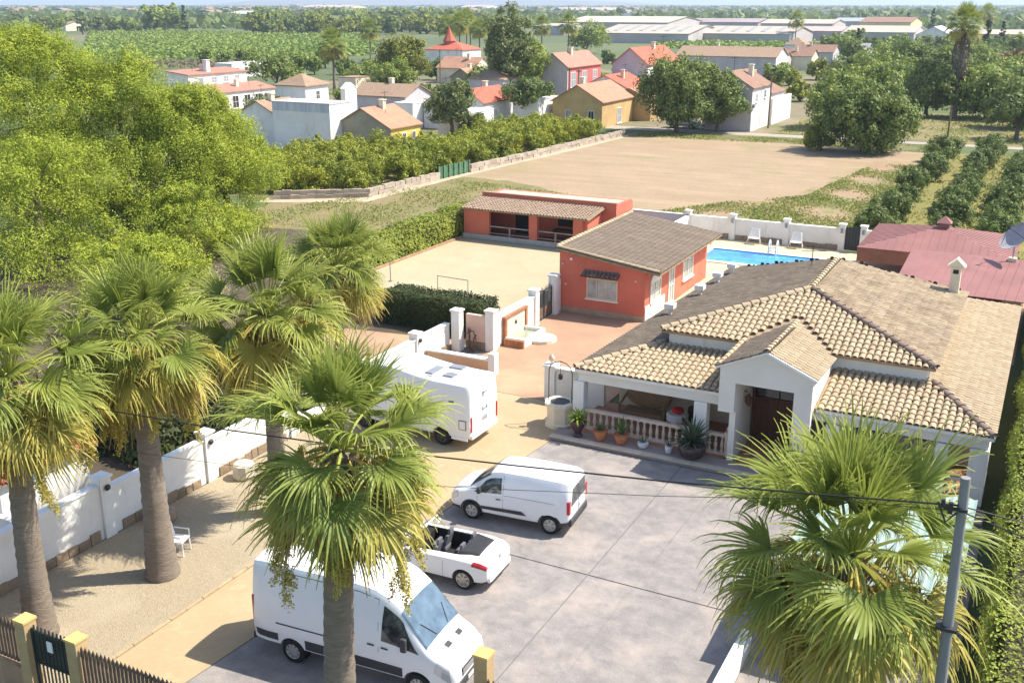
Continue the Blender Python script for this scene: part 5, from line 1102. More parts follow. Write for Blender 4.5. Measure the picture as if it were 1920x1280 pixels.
bd = Body(st); vs, fs = bd.mesh([k * 0.3 for k in range(1, 19)]); M_mh = mat('motorhome_white', (0.78, 0.77, 0.75), rough=0.35, var=0.02, coat=0.3); bo = MB().add(vs, fs).obj('body', M_mh, V); ax = (1.25, 4.85)
cut(bo, arch_cut(ax[0], 0.40, 0.5, 0.80) + arch_cut(ax[1], 0.40, 0.5, 0.74))
for x, yw in ((ax[0], 1.06), (ax[1], 1.0)):
    for sd in (1, -1): wheel(V, x, sd * yw, 0.34, 0.22, sd, 5, 0.66, mat('dark_wheel', (0.10, 0.09, 0.08), rough=0.4, metal=0.4)); MB().lathe([(0.40, sd * 0.78), (0.395, sd * 0.80)], (x, 0, 0.352), 20, 'y').obj('wheel_well', M_tyre, V)
bd.patch([(4.74, 6.3), (5.24, 6.5), (5.24, 10), (4.74, 10)], 1, 0.012, 8, 8, centre=True).obj('windscreen', M_carglass, V)
for sd in (1, -1):
    fr_ = bd.patch([(2.15, 4.10), (3.15, 4.10), (3.15, 5.05), (2.15, 5.05)], sd, 0.012); fo = fr_.obj('window_frame', M_trim, V)
    bd.patch([(2.2, 4.16), (3.1, 4.16), (3.1, 4.98), (2.2, 4.98)], sd, 0.02).obj('pane', M_carglass, fo)
    bd.patch([(0.14, 2.75), (0.46, 2.75), (0.46, 3.55), (0.14, 3.55)], sd, 0.008).obj('hatch_frame', M_trim, V); bd.patch([(0.17, 2.81), (0.43, 2.81), (0.43, 3.48), (0.17, 3.48)], sd, 0.014).obj('service_hatch', M_mh, V)
    strip(bd, 0.68, 0.9, 4.72, 4.85, sd, M_line, V, 'small_vent', 0.01)
    bd.patch([(4.55, 3.9), (5.15, 3.9), (4.95, 5.2), (4.6, 5.4)], sd, 0.012).obj('cab_window', M_carglass, V)
    box('tail_light', (-0.025, 0.03, min(sd * 0.93, sd * 1.03), max(sd * 0.93, sd * 1.03), 0.70, 1.30), M_redl, V, bevel=0.02)
    box('lower_skirt', (0.1, 0.8, min(sd * 1.06, sd * 1.125), max(sd * 1.06, sd * 1.125), 0.36, 0.5), M_mh, V, bevel=0.02)
for x, y, w_, d_ in ((2.0, 0.25, 0.35, 0.9), (1.45, -0.55, 0.6, 0.4), (1.25, 0.35, 0.45, 0.45)):
    z = bd.S(x, 9, 1).z; m = MB(); m.box(x - w_ / 2, x + w_ / 2, y - d_ / 2, y + d_ / 2, z - 0.02, z + 0.08); m.obj('roof_hatch', mat('grey_roof_hatch', (0.22, 0.23, 0.25), rough=0.3), V, bevel=0.03)
    box('hatch_rim', (x - w_ / 2 - 0.06, x + w_ / 2 + 0.06, y - d_ / 2 - 0.06, y + d_ / 2 + 0.06, z - 0.03, z + 0.02), M_mh, V)
M_logo = mat('grey_emblem', (0.30, 0.31, 0.33), rough=0.4)
for y, z, w_, h_ in ((-0.05, 2.0, 0.34, 0.05), (0.08, 1.95, 0.1, 0.2), (-0.05, 1.35, 0.42, 0.05), (-0.2, 1.38, 0.06, 0.16), (0.1, 1.38, 0.06, 0.16), (-0.05, 0.98, 0.36, 0.16)): box('emblem', (-0.012, -0.002, y - w_ / 2, y + w_ / 2, z - h_ / 2, z + h_ / 2), M_logo, V)
box('rear_bumper', (-0.06, 0.12, -1.0, 1.0, 0.40, 0.58), M_mh, V, bevel=0.04); box('number_plate', (-0.075, -0.06, -0.26, 0.26, 0.44, 0.55), M_plate, V)
finish(V, (-17.85, 32.0, 0), math.pi)
# ================================================================== fan palms
F_green = leafmat('palm_green', (0.10, 0.16, 0.03), (0.44, 0.47, 0.11), (0.32, 0.35, 0.06), trans=0.36, rough=0.45, objvar=0.5)
F_yel = leafmat('palm_yellowing', (0.24, 0.26, 0.045), (0.58, 0.49, 0.13), (0.50, 0.40, 0.09), trans=0.32, rough=0.5, objvar=0.6)
F_dry = leafmat('palm_dry', (0.26, 0.17, 0.06), (0.46, 0.31, 0.12), (0.20, 0.12, 0.05), trans=0.2, rough=0.8, objvar=0.6)
F_straw = leafmat('palm_straw', (0.30, 0.23, 0.08), (0.58, 0.46, 0.17), (0.44, 0.40, 0.11), trans=0.25, rough=0.8, objvar=0.4)
F_seed = leafmat('palm_seed', (0.36, 0.30, 0.06), (0.62, 0.52, 0.14), (0.48, 0.42, 0.10), trans=0.35, rough=0.8)
M_trunk = mat('palm_trunk', (0.30, 0.245, 0.19), (0.20, 0.165, 0.13), scale=3.0, stretch=(1, 1, 5), fine=0.4, bump=0.7, bscale=9, rough=0.95)
def frond_mesh(elev, Lp, Rb, m, seed, nseg=58, spread=215, droop=0.5, petm=None):
    rr = random.Random(seed); mb = MB(); T = []
    e = math.radians(elev); p = Vector((0.10, 0, 0)); K = 6; pts = [p.copy()]; d = Vector((math.cos(e + 0.18), 0, math.sin(e + 0.18)))
    for k in range(K):                                      # stalk bends under its own weight
        p = p + d * (Lp / K); pts.append(p.copy()); d = (d + Vector((0, 0, -0.055 * (1 + droop)))).normalized()
    mb.tube(pts, [0.042 - 0.024 * k / K for k in range(K + 1)], 4); T += [0.95] * len(mb.v)
    E = pts[-1]; y = Vector((0, 1, 0)); n = d.cross(y).normalized(); n = n if n.z > 0 else -n
    base = rr.uniform(0.1, 0.4); dphi = math.radians(spread) / nseg; fold = rr.uniform(0.15, 0.55)
    for i in range(nseg):
        phi = (i + 0.5 - nseg / 2) * dphi
        dr = (d * math.cos(phi) + y * math.sin(phi) + n * (0.10 + fold * abs(math.sin(phi)))).normalized()
        l = Rb * (0.66 + 0.34 * max(0, math.cos(phi * 0.8))) * rr.uniform(0.72, 1.12)
        side = n.cross(dr).normalized(); tw = rr.uniform(0.25, 0.6) * (1 if i % 2 else -1)
        side = (side * math.cos(tw) + n * math.sin(tw)).normalized(); q = E.copy(); b0 = len(mb.v); S = 7; tb = base + rr.uniform(-0.15, 0.15); dd = dr.copy()
        limp = rr.uniform(0.5, 1.3) * (1.0 if rr.random() < 0.7 else 2.6)   # some tips are broken and hang straight down
        for k in range(S + 1):
            t = k / S; w = l * dphi * 0.60 * t if t < 0.45 else l * dphi * 0.27 * (0.15 + 0.85 * (1 - t) / 0.55)
            w = min(w, 0.0235) + 0.0025
            mb.v += [tuple(q - side * w), tuple(q + side * w)]; tv = min(1, max(0, tb + 0.65 * t * t)); T += [tv, tv]  # tips yellower and lightened, their sheen painted into the tint
            q = q + dd * (l / S)
            if t > 0.25: dd = (dd + Vector((rr.uniform(-0.07, 0.07), rr.uniform(-0.07, 0.07), -droop * (0.10 + 0.85 * (t - 0.25)) * limp))).normalized()
        for k in range(S): a = b0 + 2 * k; mb.f.append((a, a + 1, a + 3, a + 2))
    mb.t = T; return mb.mesh('frond', m)
def seed_mesh(seed):
    """Hanging flower stalk: an arching stem and branchlets of little grains."""
    rr = random.Random(seed); rn = np.random.default_rng(seed); stem = [Vector((0.1, 0, 0)), Vector((0.5, 0, 0.25)), Vector((0.95, 0, 0.1)), Vector((1.2, 0, -0.4)), Vector((1.28, 0, -1.2)), Vector((1.3, 0, -2.2))]
    P = []
    for k in range(34):
        t = 0.40 + 0.60 * k / 34; j = min(4, int(t * 5)); f = t * 5 - j; c = stem[j] * (1 - f) + stem[j + 1] * f; L = rr.uniform(0.35, 0.6); a = rr.uniform(0, 6.28); o = Vector((math.cos(a) * 0.2, math.sin(a) * 0.2, -L * 0.8))
        N = 120; tt = rn.uniform(0, 1, N)[:, None]; P.append(np.array(c) + np.array(o) * tt + rn.normal(scale=0.035, size=(N, 3)))
    P = np.concatenate(P); me = leaf_mesh('seed_cluster', P, rn.uniform(0.03, 0.065, len(P)), rn.uniform(0, 1, len(P)), F_seed, aspect=0.7, up=0, seed=seed)
    return me
CLASSES = [(82, F_green, 0.14, 0), (66, F_green, 0.24, 1), (48, F_green, 0.40, 2), (30, F_green, 0.65, 3), (12, F_green, 0.95, 4), (-6, F_green, 1.2, 5), (-22, F_yel, 1.3, 6), (-40, F_yel, 1.3, 7), (-56, F_yel, 1.1, 8), (-68, F_dry, 0.9, 9), (-80, F_dry, 0.7, 10)]
FR = {}
for e, m_, dp, i in CLASSES: FR[i] = [frond_mesh(e + dv, 1.15 + 0.18 * (k % 2), 1.25, m_, 100 + i * 7 + k, droop=dp) for k, dv in ((0, -5), (1, 5), (2, 0))]
FR[20] = [frond_mesh(0, 1.1, 1.3, F_yel, 301, droop=1.1)]; FR[21] = [frond_mesh(-20, 1.1, 1.25, F_green, 302, droop=1.2)]
SEEDS = [seed_mesh(k) for k in (1, 2, 3)]
def palm(label, x, y, z, heart, s, r0, r1, counts, seeds, seed, lean=(0, 0), az0=0.0, seed_az=None):
    o = empty('fan_palm', (x, y, z), label, 'palm tree', 'fan palms round the driveway'); rr = random.Random(seed)
    tp = Vector((x + lean[0], y + lean[1], heart)); m = MB(); n = 44; pts, rad = [], []
    for k in range(n + 1):
        t = k / n; b = (1 - t) ** 6 * 0.35
        pts.append((x + lean[0] * t * t, y + lean[1] * t * t, z - 0.03 + (heart - z) * t)); rad.append((r0 + (r1 - r0) * t) * (1 + b) * (1.0 + (0.035 if k % 2 else -0.03) + rr.uniform(-0.015, 0.015)))
    m.tube(pts, rad, 14); m.obj('trunk', M_trunk, o, smooth=50)
    m = MB()                                                # stubs of old leaf stalks below the crown
    for k in range(26):
        a = k * 2.4; zz = heart - 0.05 - k * 0.035; ca, sa = math.cos(a), math.sin(a); b = Vector((tp.x + ca * r1 * 0.85, tp.y + sa * r1 * 0.85, zz)); m.tube([b, b + Vector((ca * 0.16, sa * 0.16, 0.20))], [0.05, 0.025], 4)
    m.obj('leaf_stubs', mat('dry_leaf_stub', (0.24, 0.16, 0.09), var=0.2), o)
    loc = Vector((lean[0], lean[1], heart - z)); k = 0
    for c, num in counts:
        for j in range(num):
            a = az0 + k * 2.39996 + rr.uniform(-0.25, 0.25); k += 1; sc = s * rr.uniform(0.82, 1.12) * (0.84, 0.90, 0.97, 1.0, 1.03, 1.03, 1.0, 1.0, 1.0, 1.0, 1.0)[c]
            fr = link('frond', FR[c][rr.randrange(len(FR[c]))], o, tuple(loc + Vector((0, 0, 0.18 - 0.04 * min(c, 11)))), (rr.uniform(-0.45, 0.45), rr.uniform(-0.16, 0.16), a), (sc, sc, sc))
    rn = np.random.default_rng(seed + 50); N = 1500; t = rn.uniform(0, 1, N); a = rn.uniform(0, 6.28, N); rad = (r1 + 0.18 + (0.85 * np.sin(np.pi * np.clip(t * 0.9 + 0.12, 0, 1))) * rn.uniform(0.3, 1.0, N)) * s
    P = np.column_stack([np.cos(a) * rad + lean[0], np.sin(a) * rad + lean[1], heart - z - 0.25 - 1.75 * s * t]); link('dead_frond_skirt', leaf_mesh('dead_frond_skirt', P, rn.uniform(0.35, 0.8, N) * s, rn.uniform(0, 1, N), F_straw, aspect=0.07, up=-0.1, seed=seed, droop=3.5), o)
    for j in range(seeds):
        a = (seed_az[j] if seed_az else az0 + j * 2.1 + 0.5); sc = s * rr.uniform(0.8, 1.15); link('seed_cluster', SEEDS[j % 3], o, tuple(loc + Vector((0, 0, -0.1))), (0, 0, a), (sc, sc, sc))
    return o
STD = ((0, 4), (1, 6), (2, 6), (3, 6), (4, 6), (5, 7), (6, 7), (7, 8), (8, 8), (9, 5))
palm('tall fan palm on the gravel nearest the dark pedestrian gate', -22.0, 15.35, -0.01, 7.25, 1.05, 0.34, 0.27, STD, 5, 1, (0.35, 0.0), 0.3, (5.2, 5.9, 0.4, 4.4, 1.2))
palm('fan palm with a flared base on the gravel beside the white plastic chair', -21.45, 19.1, -0.01, 7.25, 1.0, 0.38, 0.25, ((0, 3), (1, 5), (2, 7), (3, 5), (4, 7), (5, 5), (6, 7), (7, 8), (8, 9), (9, 8), (10, 6)), 7, 2, (0.1, 0), 1.1, (5.4, 6.0, 0.2, 4.6, 1.0, 5.0, 5.7))
palm('fan palm at the end of the gravel bed near the motorhome', -20.95, 23.8, -0.01, 6.75, 1.14, 0.3, 0.23, ((0, 5), (1, 7), (2, 5), (3, 7), (4, 5), (5, 7), (6, 9), (7, 9), (8, 8), (9, 7), (10, 5)), 5, 3, (0, 0), 2.0)
palm('smaller fan palm behind the garden wall past the motorhome', -25.7, 33.6, -0.03, 5.55, 1.08, 0.25, 0.2, STD + ((10, 3),), 3, 4, (0, 0), 0.7)
palm('fan palm rising in front of the tall white van with ochre flower stalks', -12.0, 15.05, -0.02, 7.55, 1.05, 0.34, 0.29, ((0, 4), (1, 6), (2, 6), (3, 6), (4, 6), (5, 5), (6, 6), (7, 6), (8, 6), (9, 4)), 6, 5, (0.4, 0.0), 0.1, (5.3, 4.3, 6.1, 3.4, 5.0, 0.6))
palm('broad fan palm covering the carport behind the grey utility pole', -2.45, 18.3, -0.02, 6.0, 1.2, 0.34, 0.28, ((0, 4), (1, 7), (2, 7), (3, 7), (4, 6), (5, 5), (6, 8), (7, 8), (8, 7), (9, 3)), 2, 6, (0.1, 0), 1.7, (3.5, 4.4))
# ================================================================== trees
M_bark = mat('grey_bark', (0.17, 0.13, 0.095), (0.11, 0.085, 0.065), scale=4, stretch=(1, 1, 0.3), bump=0.5, bscale=14)
def tree_meshes(name, lobes, per, leaf, m, seed, trunk, nclump=14, clump_r=0.28, aspect=0.45, up=0.3, limbs=True, bark=None, lower=-0.5, droop=0.0):
    """trunk = (height, r0, r1). Returns trunk mesh and crown mesh, both local to the tree's foot."""
    rng = np.random.default_rng(seed); rr = random.Random(seed)
    P, Nn, T = crown_points(rng, lobes, per, clump_r, nclump, lower)
    cm = leaf_mesh(name + '_crown', P, rng.uniform(0.6, 1.35, len(P)) * leaf, T, m, Nn, aspect, up, seed, droop)
    h, r0, r1 = trunk; t = MB(); pts = [(rr.uniform(-0.04, 0.04) * h * k / 5, rr.uniform(-0.04, 0.04) * h * k / 5, -0.06 + h * k / 5) for k in range(6)]
    t.tube(pts, [r0 * (1.25 if k == 0 else 1) + (r1 - r0) * k / 5 for k in range(6)], 8)
    if limbs:
        for (x, y, z, rx, ry, rz) in lobes[:10]:
            a = Vector(pts[rr.choice((2, 3, 4))]); b = Vector((x, y, z)); mid = a.lerp(b, 0.5) + Vector((0, 0, 0.12 * (b - a).length)); t.tube([a, mid, b], [r1 * 0.7, r1 * 0.45, r1 * 0.15], 5, cap=False)
    return t.mesh(name + '_trunk', bark or M_bark, 50), cm
def place(name, meshes, x, y, label, cat='tree', group=None, s=1.0, rz=None, z=-0.04, sz=None):
    o = empty(name, (x, y, z), label, cat, group, R.uniform(0, 6.28) if rz is None else rz); o.scale = (s, s, sz or s)
    link('trunk', meshes[0], o); link('crown', meshes[1], o); return o
def ball_lobes(rng, H, Rx, Rz, zc, n, rl, Ry=None, low=-0.6):
    out = []
    for i in range(n):
        d = rng.normal(size=3); d /= np.linalg.norm(d)
        if d[2] < low: d[2] = -d[2] * 0.5
        k = rng.uniform(0.45, 0.85); r = rl * rng.uniform(0.7, 1.25)
        out.append((d[0] * Rx * k, d[1] * (Ry or Rx) * k, zc + d[2] * Rz * k, r, r, r * rng.uniform(0.75, 1.0)))
    return out
rg_ = np.random.default_rng(5)
# ---- Aleppo pines on the left
L_pine = leafmat('pine_needles', (0.11, 0.17, 0.022), (0.50, 0.55, 0.06), (0.38, 0.43, 0.042), trans=0.26, rough=0.7, objvar=0.2)
def pine(name, label, x, y, H, Rx, Ry, zlow, seed, n, per, rl, leaf=0.175, lean=(0, 0)):
    rng = np.random.default_rng(seed); lobes = []
    for i in range(n):
        t = rng.uniform(0, 1) ** 0.75; z = zlow + (H - zlow) * t; prof = math.sin(math.pi * min(1, 0.18 + 0.80 * t)) ** 0.65; a = rng.uniform(0, 6.28); k = math.sqrt(rng.uniform(0.15, 1.0)); r = rl * rng.uniform(0.65, 1.25) * (0.65 + 0.35 * prof)
        lobes.append((math.cos(a) * Rx * prof * k + lean[0] * t, math.sin(a) * Ry * prof * k + lean[1] * t, z - r * 0.5, r * 1.15, r * 1.15, r * 0.8))
    ms = tree_meshes(name, lobes, per, leaf, L_pine, seed, (H * 0.7, 0.32, 0.12), nclump=17, clump_r=0.31, aspect=0.30, up=0.5, bark=M_bark, lower=-0.25)
    return place(name, ms, x, y, label, 'pine tree', 'pines behind the garden wall', rz=0)
pine('pine_tree', 'tallest yellow-green pine towering over the left of the palms', -62.6, 49.0, 14.3, 6.6, 7.0, 2.0, 21, 120, 1200, 1.75)
pine('pine_tree', 'tall yellow-green pine between the tallest pine and the lower pines', -57.0, 51.5, 12.9, 5.6, 6.0, 1.6, 22, 110, 1200, 1.6)
pine('pine_tree', 'middling pine stepping down towards the lemon orchard', -53.0, 54.0, 10.6, 4.6, 5.0, 1.0, 27, 90, 1100, 1.45)
pine('pine_tree', 'lower round pine at the edge of the dry meadow', -53.6, 57.6, 8.0, 3.6, 4.2, 0.6, 23, 80, 1100, 1.35)
pine('pine_tree', 'wide pine in shade behind the first two palms', -53.5, 41.5, 8.6, 5.6, 5.6, 0.8, 24, 80, 900, 1.6)
pine('pine_tree', 'small pine in front of the larger pines near the hedge', -49.0, 49.0, 5.0, 3.2, 3.4, 0.4, 25, 50, 700, 1.0)
pine('pine_tree', 'low bushy pine right behind the garden wall pillars', -42, 38, 4.2, 4.4, 4.6, 0.3, 26, 50, 700, 1.2)
# ---- hedges
L_hedge = leafmat('cypress_hedge', (0.095, 0.14, 0.02), (0.35, 0.385, 0.055), trans=0.18, rough=0.6); L_hdark = leafmat('dark_hedge', (0.018, 0.032, 0.010), (0.07, 0.09, 0.02), trans=0.15, rough=0.6)
M_core = mat('hedge_twigs', (0.05, 0.045, 0.022), var=0.3, scale=5)
def hedge(name, x0, x1, y0, y1, h, m, n, leaf, label, seed, wob=0.18, core=True):
    rng = np.random.default_rng(seed); W_, D_ = x1 - x0, y1 - y0; A = [W_ * D_, W_ * h, W_ * h, D_ * h, D_ * h]; A = np.array(A) / sum(A)
    f = rng.choice(5, size=n, p=A); u, v = rng.uniform(0, 1, n), rng.uniform(0, 1, n); P = np.zeros((n, 3)); Nn = np.zeros((n, 3))
    for k in range(5):
        s = f == k
        if k == 0: P[s] = np.column_stack([x0 + W_ * u[s], y0 + D_ * v[s], np.full(s.sum(), h)]); Nn[s] = (0, 0, 1)
        elif k < 3: P[s] = np.column_stack([x0 + W_ * u[s], np.full(s.sum(), y0 if k == 1 else y1), h * v[s]]); Nn[s] = (0, -1 if k == 1 else 1, 0.3)
        else: P[s] = np.column_stack([np.full(s.sum(), x0 if k == 3 else x1), y0 + D_ * u[s], h * v[s]]); Nn[s] = (-1 if k == 3 else 1, 0, 0.3)
    bump = (np.sin(P[:, 0] * 2.3 + seed) + np.sin(P[:, 1] * 1.9 + 2 * seed) + np.sin(P[:, 2] * 3.1 + P[:, 1] * 1.1)) / 3
    P += Nn * (bump[:, None] * wob) + rng.normal(scale=0.07, size=P.shape); P[:, 2] = np.maximum(P[:, 2], 0.02)
    T = np.clip(0.45 + 0.3 * bump + rng.normal(scale=0.2, size=n), 0, 1)
    o = empty(name, ((x0 + x1) / 2, (y0 + y1) / 2, 0), label, 'hedge'); me = leaf_mesh(name, P - np.array(o.location), rng.uniform(0.6, 1.3, n) * leaf, T, m, Nn, 0.5, 0.2, seed); link('foliage', me, o)
    c = MB(); c.box(x0 + 0.22, x1 - 0.22, y0 + 0.22, y1 - 0.22, -0.04, h - 0.2); c.obj('stems', M_core, o, bevel=0.12); return o
hedge('cypress_hedge', -38.8, -37.3, 47.0, 66.5, 1.9, L_hedge, 26000, 0.17, 'clipped green cypress hedge along the sand court', 31)
hedge('dark_hedge', -30.6, -24.6, 43.3, 45.6, 1.5, L_hdark, 22000, 0.13, 'dense dark clipped hedge between the courtyard wall and the sand court', 32)
hedge('boundary_hedge', 0.25, 2.3, 17.0, 62.0, 2.9, L_hedge, 110000, 0.10, 'long tall green hedge along the right side of the villa', 33, 0.28)
hedge('shrub_bed', -34, -27, 24.5, 33.0, 1.3, L_hdark, 8000, 0.3, 'dark overgrown shrubs behind the garden wall', 34, 0.4)
# ---- broadleaf kinds
L_dk = leafmat('dark_broadleaf', (0.08, 0.125, 0.03), (0.28, 0.335, 0.08), (0.21, 0.255, 0.06)); L_md = leafmat('mid_broadleaf', (0.115, 0.175, 0.032), (0.37, 0.43, 0.095), (0.30, 0.35, 0.07)); L_yg = leafmat('yellowgreen_leaf', (0.15, 0.19, 0.025), (0.40, 0.40, 0.05), (0.31, 0.32, 0.04)); L_gr = leafmat('greygreen_leaf', (0.10, 0.13, 0.05), (0.33, 0.37, 0.15), (0.26, 0.29, 0.10)); L_rd = leafmat('russet_leaf', (0.12, 0.05, 0.025), (0.24, 0.12, 0.05))
L_cit = leafmat('citrus_leaf', (0.065, 0.105, 0.028), (0.23, 0.285, 0.075), (0.16, 0.205, 0.055), objvar=0.5); L_lem = leafmat('lemon_leaf', (0.11, 0.16, 0.025), (0.36, 0.39, 0.05), (0.34, 0.35, 0.03), objvar=0.9)
L_olv = leafmat('olive_yellow_leaf', (0.11, 0.14, 0.025), (0.33, 0.33, 0.06), (0.25, 0.25, 0.05)); L_fig = leafmat('fig_leaf', (0.08, 0.13, 0.03), (0.29, 0.345, 0.08), (0.21, 0.265, 0.06))
def G2(u, v, z=0): p = G(u, v, z); return float(p[0]), float(p[1])
def broad(name, label, u, v, H, Rx, Rz, mat_, seed, n=22, per=420, leaf=0.42, rl=None, zc=None, aspect=0.5, cat='tree', group='village trees', up=0.3, droop=0.0, trunk=0.3, Ry=None, low=-0.6):
    rng = np.random.default_rng(seed); rl = rl or Rx * 0.42; ms = tree_meshes(name, ball_lobes(rng, H, Rx, Rz, zc or H - Rz, n, rl, Ry, low), per, leaf, mat_, seed, (H * 0.55, trunk, trunk * 0.45), aspect=aspect, up=up, droop=droop)
    x, y = G2(u, v); return place(name, ms, x, y, label, cat, group, rz=0)
broad('round_tree', 'big round green tree in front of the ochre house and road', 1268, 247, 10.4, 4.9, 5.0, L_dk, 41, 60, 420, 0.40, 1.7, zc=5.3, low=-1)
broad('round_tree', 'smaller round tree joined to the big round tree beside the white house', 1345, 247, 7.8, 3.5, 3.7, L_dk, 42, 36, 400, 0.40, 1.4, zc=4.0, low=-1)
broad('fig_tree', 'large dark spreading tree at the far edge of the sandy field', 1622, 284, 7.6, 5.7, 3.8, L_fig, 43, 84, 420, 0.40, 1.6, zc=3.7, Ry=4.8, low=-1)
broad('fig_tree', 'yellow-green leafy tree rising behind the dark spreading tree', 1565, 240, 7.2, 4.8, 3.5, L_md, 44, 40, 360, 0.45, 1.6, zc=3.8, low=-1)
broad('bush', 'low yellow-green bush at the left foot of the dark spreading tree', 1537, 281, 2.8, 1.9, 1.3, L_yg, 45, 16, 300, 0.3, 0.8, zc=1.3, low=-1, cat='bush')
broad('elm_tree', 'tall narrow grey-green tree rising above the village roofs', 955, 208, 16.6, 3.9, 8.0, L_gr, 46, 64, 420, 0.42, 1.4, zc=8.7, low=-1)
broad('elm_tree', 'second tall stem of the grey-green tree group with yellower leaves', 990, 206, 12.5, 2.9, 5.8, L_md, 47, 22, 420, 0.42, 1.5, zc=6.6)
broad('round_tree', 'olive-green round tree beside the church with the red spire', 758, 172, 11.2, 5.0, 5.2, L_olv, 48, 50, 360, 0.5, 1.9, zc=5.6, low=-1)
broad('round_tree', 'green tree standing below the olive-green round tree', 738, 178, 6.2, 4.2, 2.9, L_md, 49, 24, 320, 0.5, 1.7, zc=3.0, low=-1)
broad('pecan_tree', 'feathery grey-green tree with upright branches next to the yellow house', 848, 266, 8.4, 2.9, 4.0, L_gr, 50, 30, 420, 0.5, 1.0, zc=4.4, up=-0.2, aspect=0.3)
broad('carob_tree', 'dense dark green tree with a flat bottom behind the lemon orchard', 992, 236, 6.6, 3.6, 2.2, L_cit, 51, 20, 420, 0.4, 1.3, zc=4.2)
broad('round_tree', 'round green tree among the palms in front of the warehouses', 1100, 100, 9.5, 8.5, 5.0, L_md, 52, 18, 260, 0.9, 3.2)
broad('dark_tree', 'dark tree left of the tall skirted palm', 1735, 218, 8.6, 4.2, 4.2, L_dk, 53, 40, 360, 0.5, 1.8, zc=4.3, low=-1)
broad('round_tree', 'fresh green tree right of the tall skirted palm', 1848, 222, 7.6, 4.8, 3.8, L_md, 54, 40, 340, 0.5, 1.8, zc=3.8, low=-1)
broad('dark_tree', 'dark bushy tree beside the road at the orchard corner', 1905, 240, 6.6, 4.0, 3.3, L_dk, 55, 34, 340, 0.45, 1.6, zc=3.3, low=-1)
broad('dark_tree', 'dark tree at the corner of the orchard beyond the track', 1905, 262, 5.2, 3.4, 2.6, L_cit, 56, 18, 420, 0.4, 1.4)
broad('russet_tree', 'russet-brown leaved tree at the right end of the village', 1900, 165, 7.2, 4.0, 3.6, L_rd, 57, 14, 300, 0.6, 1.9)
broad('round_tree', 'pale green tree behind the dark spreading tree near the grey roofs', 1640, 172, 7.4, 5.6, 3.4, L_md, 58, 18, 320, 0.6, 2.2)
broad('round_tree', 'green tree between the grey roofs and the tall skirted palm', 1700, 160, 8.4, 5.0, 4.0, L_dk, 59, 18, 320, 0.6, 2.1)
broad('round_tree', 'green tree in front of the long white house with a chimney', 520, 172, 6.4, 5.2, 3.0, L_dk, 60, 18, 320, 0.55, 2.0)
broad('cypress_tree', 'dark slim conifer beside the grey roofed houses', 1592, 132, 7.5, 2.4, 4.4, L_dk, 61, 14, 240, 0.6, 1.4, zc=4.0)
broad('reed_clump', 'clump of tall green cane behind the tiled roofs', 700, 166, 4.6, 5.5, 2.2, L_md, 62, 16, 300, 0.6, 1.8, zc=2.4, cat='cane')
broad('olive_tree', 'blue-green tree beside the big blue-grey house wall', 497, 262, 5.6, 2.4, 2.6, L_gr, 63, 14, 320, 0.4, 1.2)
broad('olive_tree', 'small silvery tree next to the feathery pecan in the orchard', 886, 262, 3.4, 1.5, 1.5, L_gr, 64, 10, 260, 0.35, 0.8)
broad('dark_tree', 'dark garden tree at the back of the church roofs', 905, 178, 5.0, 3.4, 2.4, L_dk, 65, 12, 260, 0.6, 1.5)
for i, (u, v, H, Rx, m_, lb) in enumerate(((1700, 196, 7.4, 5.2, L_md, 'leafy green tree between the spreading tree and the skirted palm'), (1760, 188, 8.6, 4.6, L_dk, 'dark tree standing close behind the skirted palm'), (1812, 192, 8.0, 5.0, L_dk, 'dark green tree just right of the skirted palm trunk'), (1878, 190, 7.6, 5.4, L_md, 'wide fresh green tree below the russet tree'), (1640, 200, 6.8, 4.6, L_md, 'green tree peeping over the dark spreading tree'), (1800, 150, 8.0, 6.5, L_md, 'broad green tree behind the skirted palm crown'), (1720, 140, 7.5, 6.0, L_dk, 'dark broad tree below the white gabled shed'), (1850, 140, 7.0, 6.0, L_dk, 'dark tree before the long cream shed'), (1590, 160, 6.6, 4.8, L_dk, 'dark tree in front of the grey-brown roofed house'), (1915, 205, 6.4, 4.2, L_dk, 'dark tree at the right end of the garden trees'))):
    broad('garden_tree', lb, u, v, H, Rx, H * 0.48, m_, 160 + i, 26, 260, 0.6, Rx * 0.36, zc=H * 0.5, low=-1)
# ---- citrus: lemon belt along the wall (left) and dark orchard rows (right)
LEM = [tree_meshes('lemon_tree', ball_lobes(np.random.default_rng(70 + k), 3.2, 1.95, 1.55, 1.55, 14, 1.0, None, -1), 300, 0.30, L_lem, 70 + k, (1.4, 0.12, 0.07), nclump=9) for k in range(3)]
CIT = [tree_meshes('orange_tree', ball_lobes(np.random.default_rng(80 + k), 2.6, 1.4, 1.2, 1.3, 12, 0.80, None, -1), 280, 0.26, L_cit, 80 + k, (1.1, 0.10, 0.06), nclump=9) for k in range(3)]
k = 0; y = 72.0
wallx = lambda y: -53.4 + (y - 74) * 0.062 if y > 74 else -53.4 - (74 - y) * 1.5
while y < 124:
    for j in range(6):
        xx = wallx(y) - 1.7 - j * 3.0 + R.uniform(-0.5, 0.5)
        if y < 76 and j > 4: continue
        if xx < -67 and y > 90: continue
        if xx < -62 and y > 91: continue
        s = R.uniform(0.70, 0.95)
        place('lemon_tree', LEM[k % 3], xx, y + R.uniform(-0.6, 0.6), 'leafy lemon tree in the orchard behind the low stone wall', 'fruit tree', 'lemon trees behind the stone wall', s); k += 1
    y += 3.1
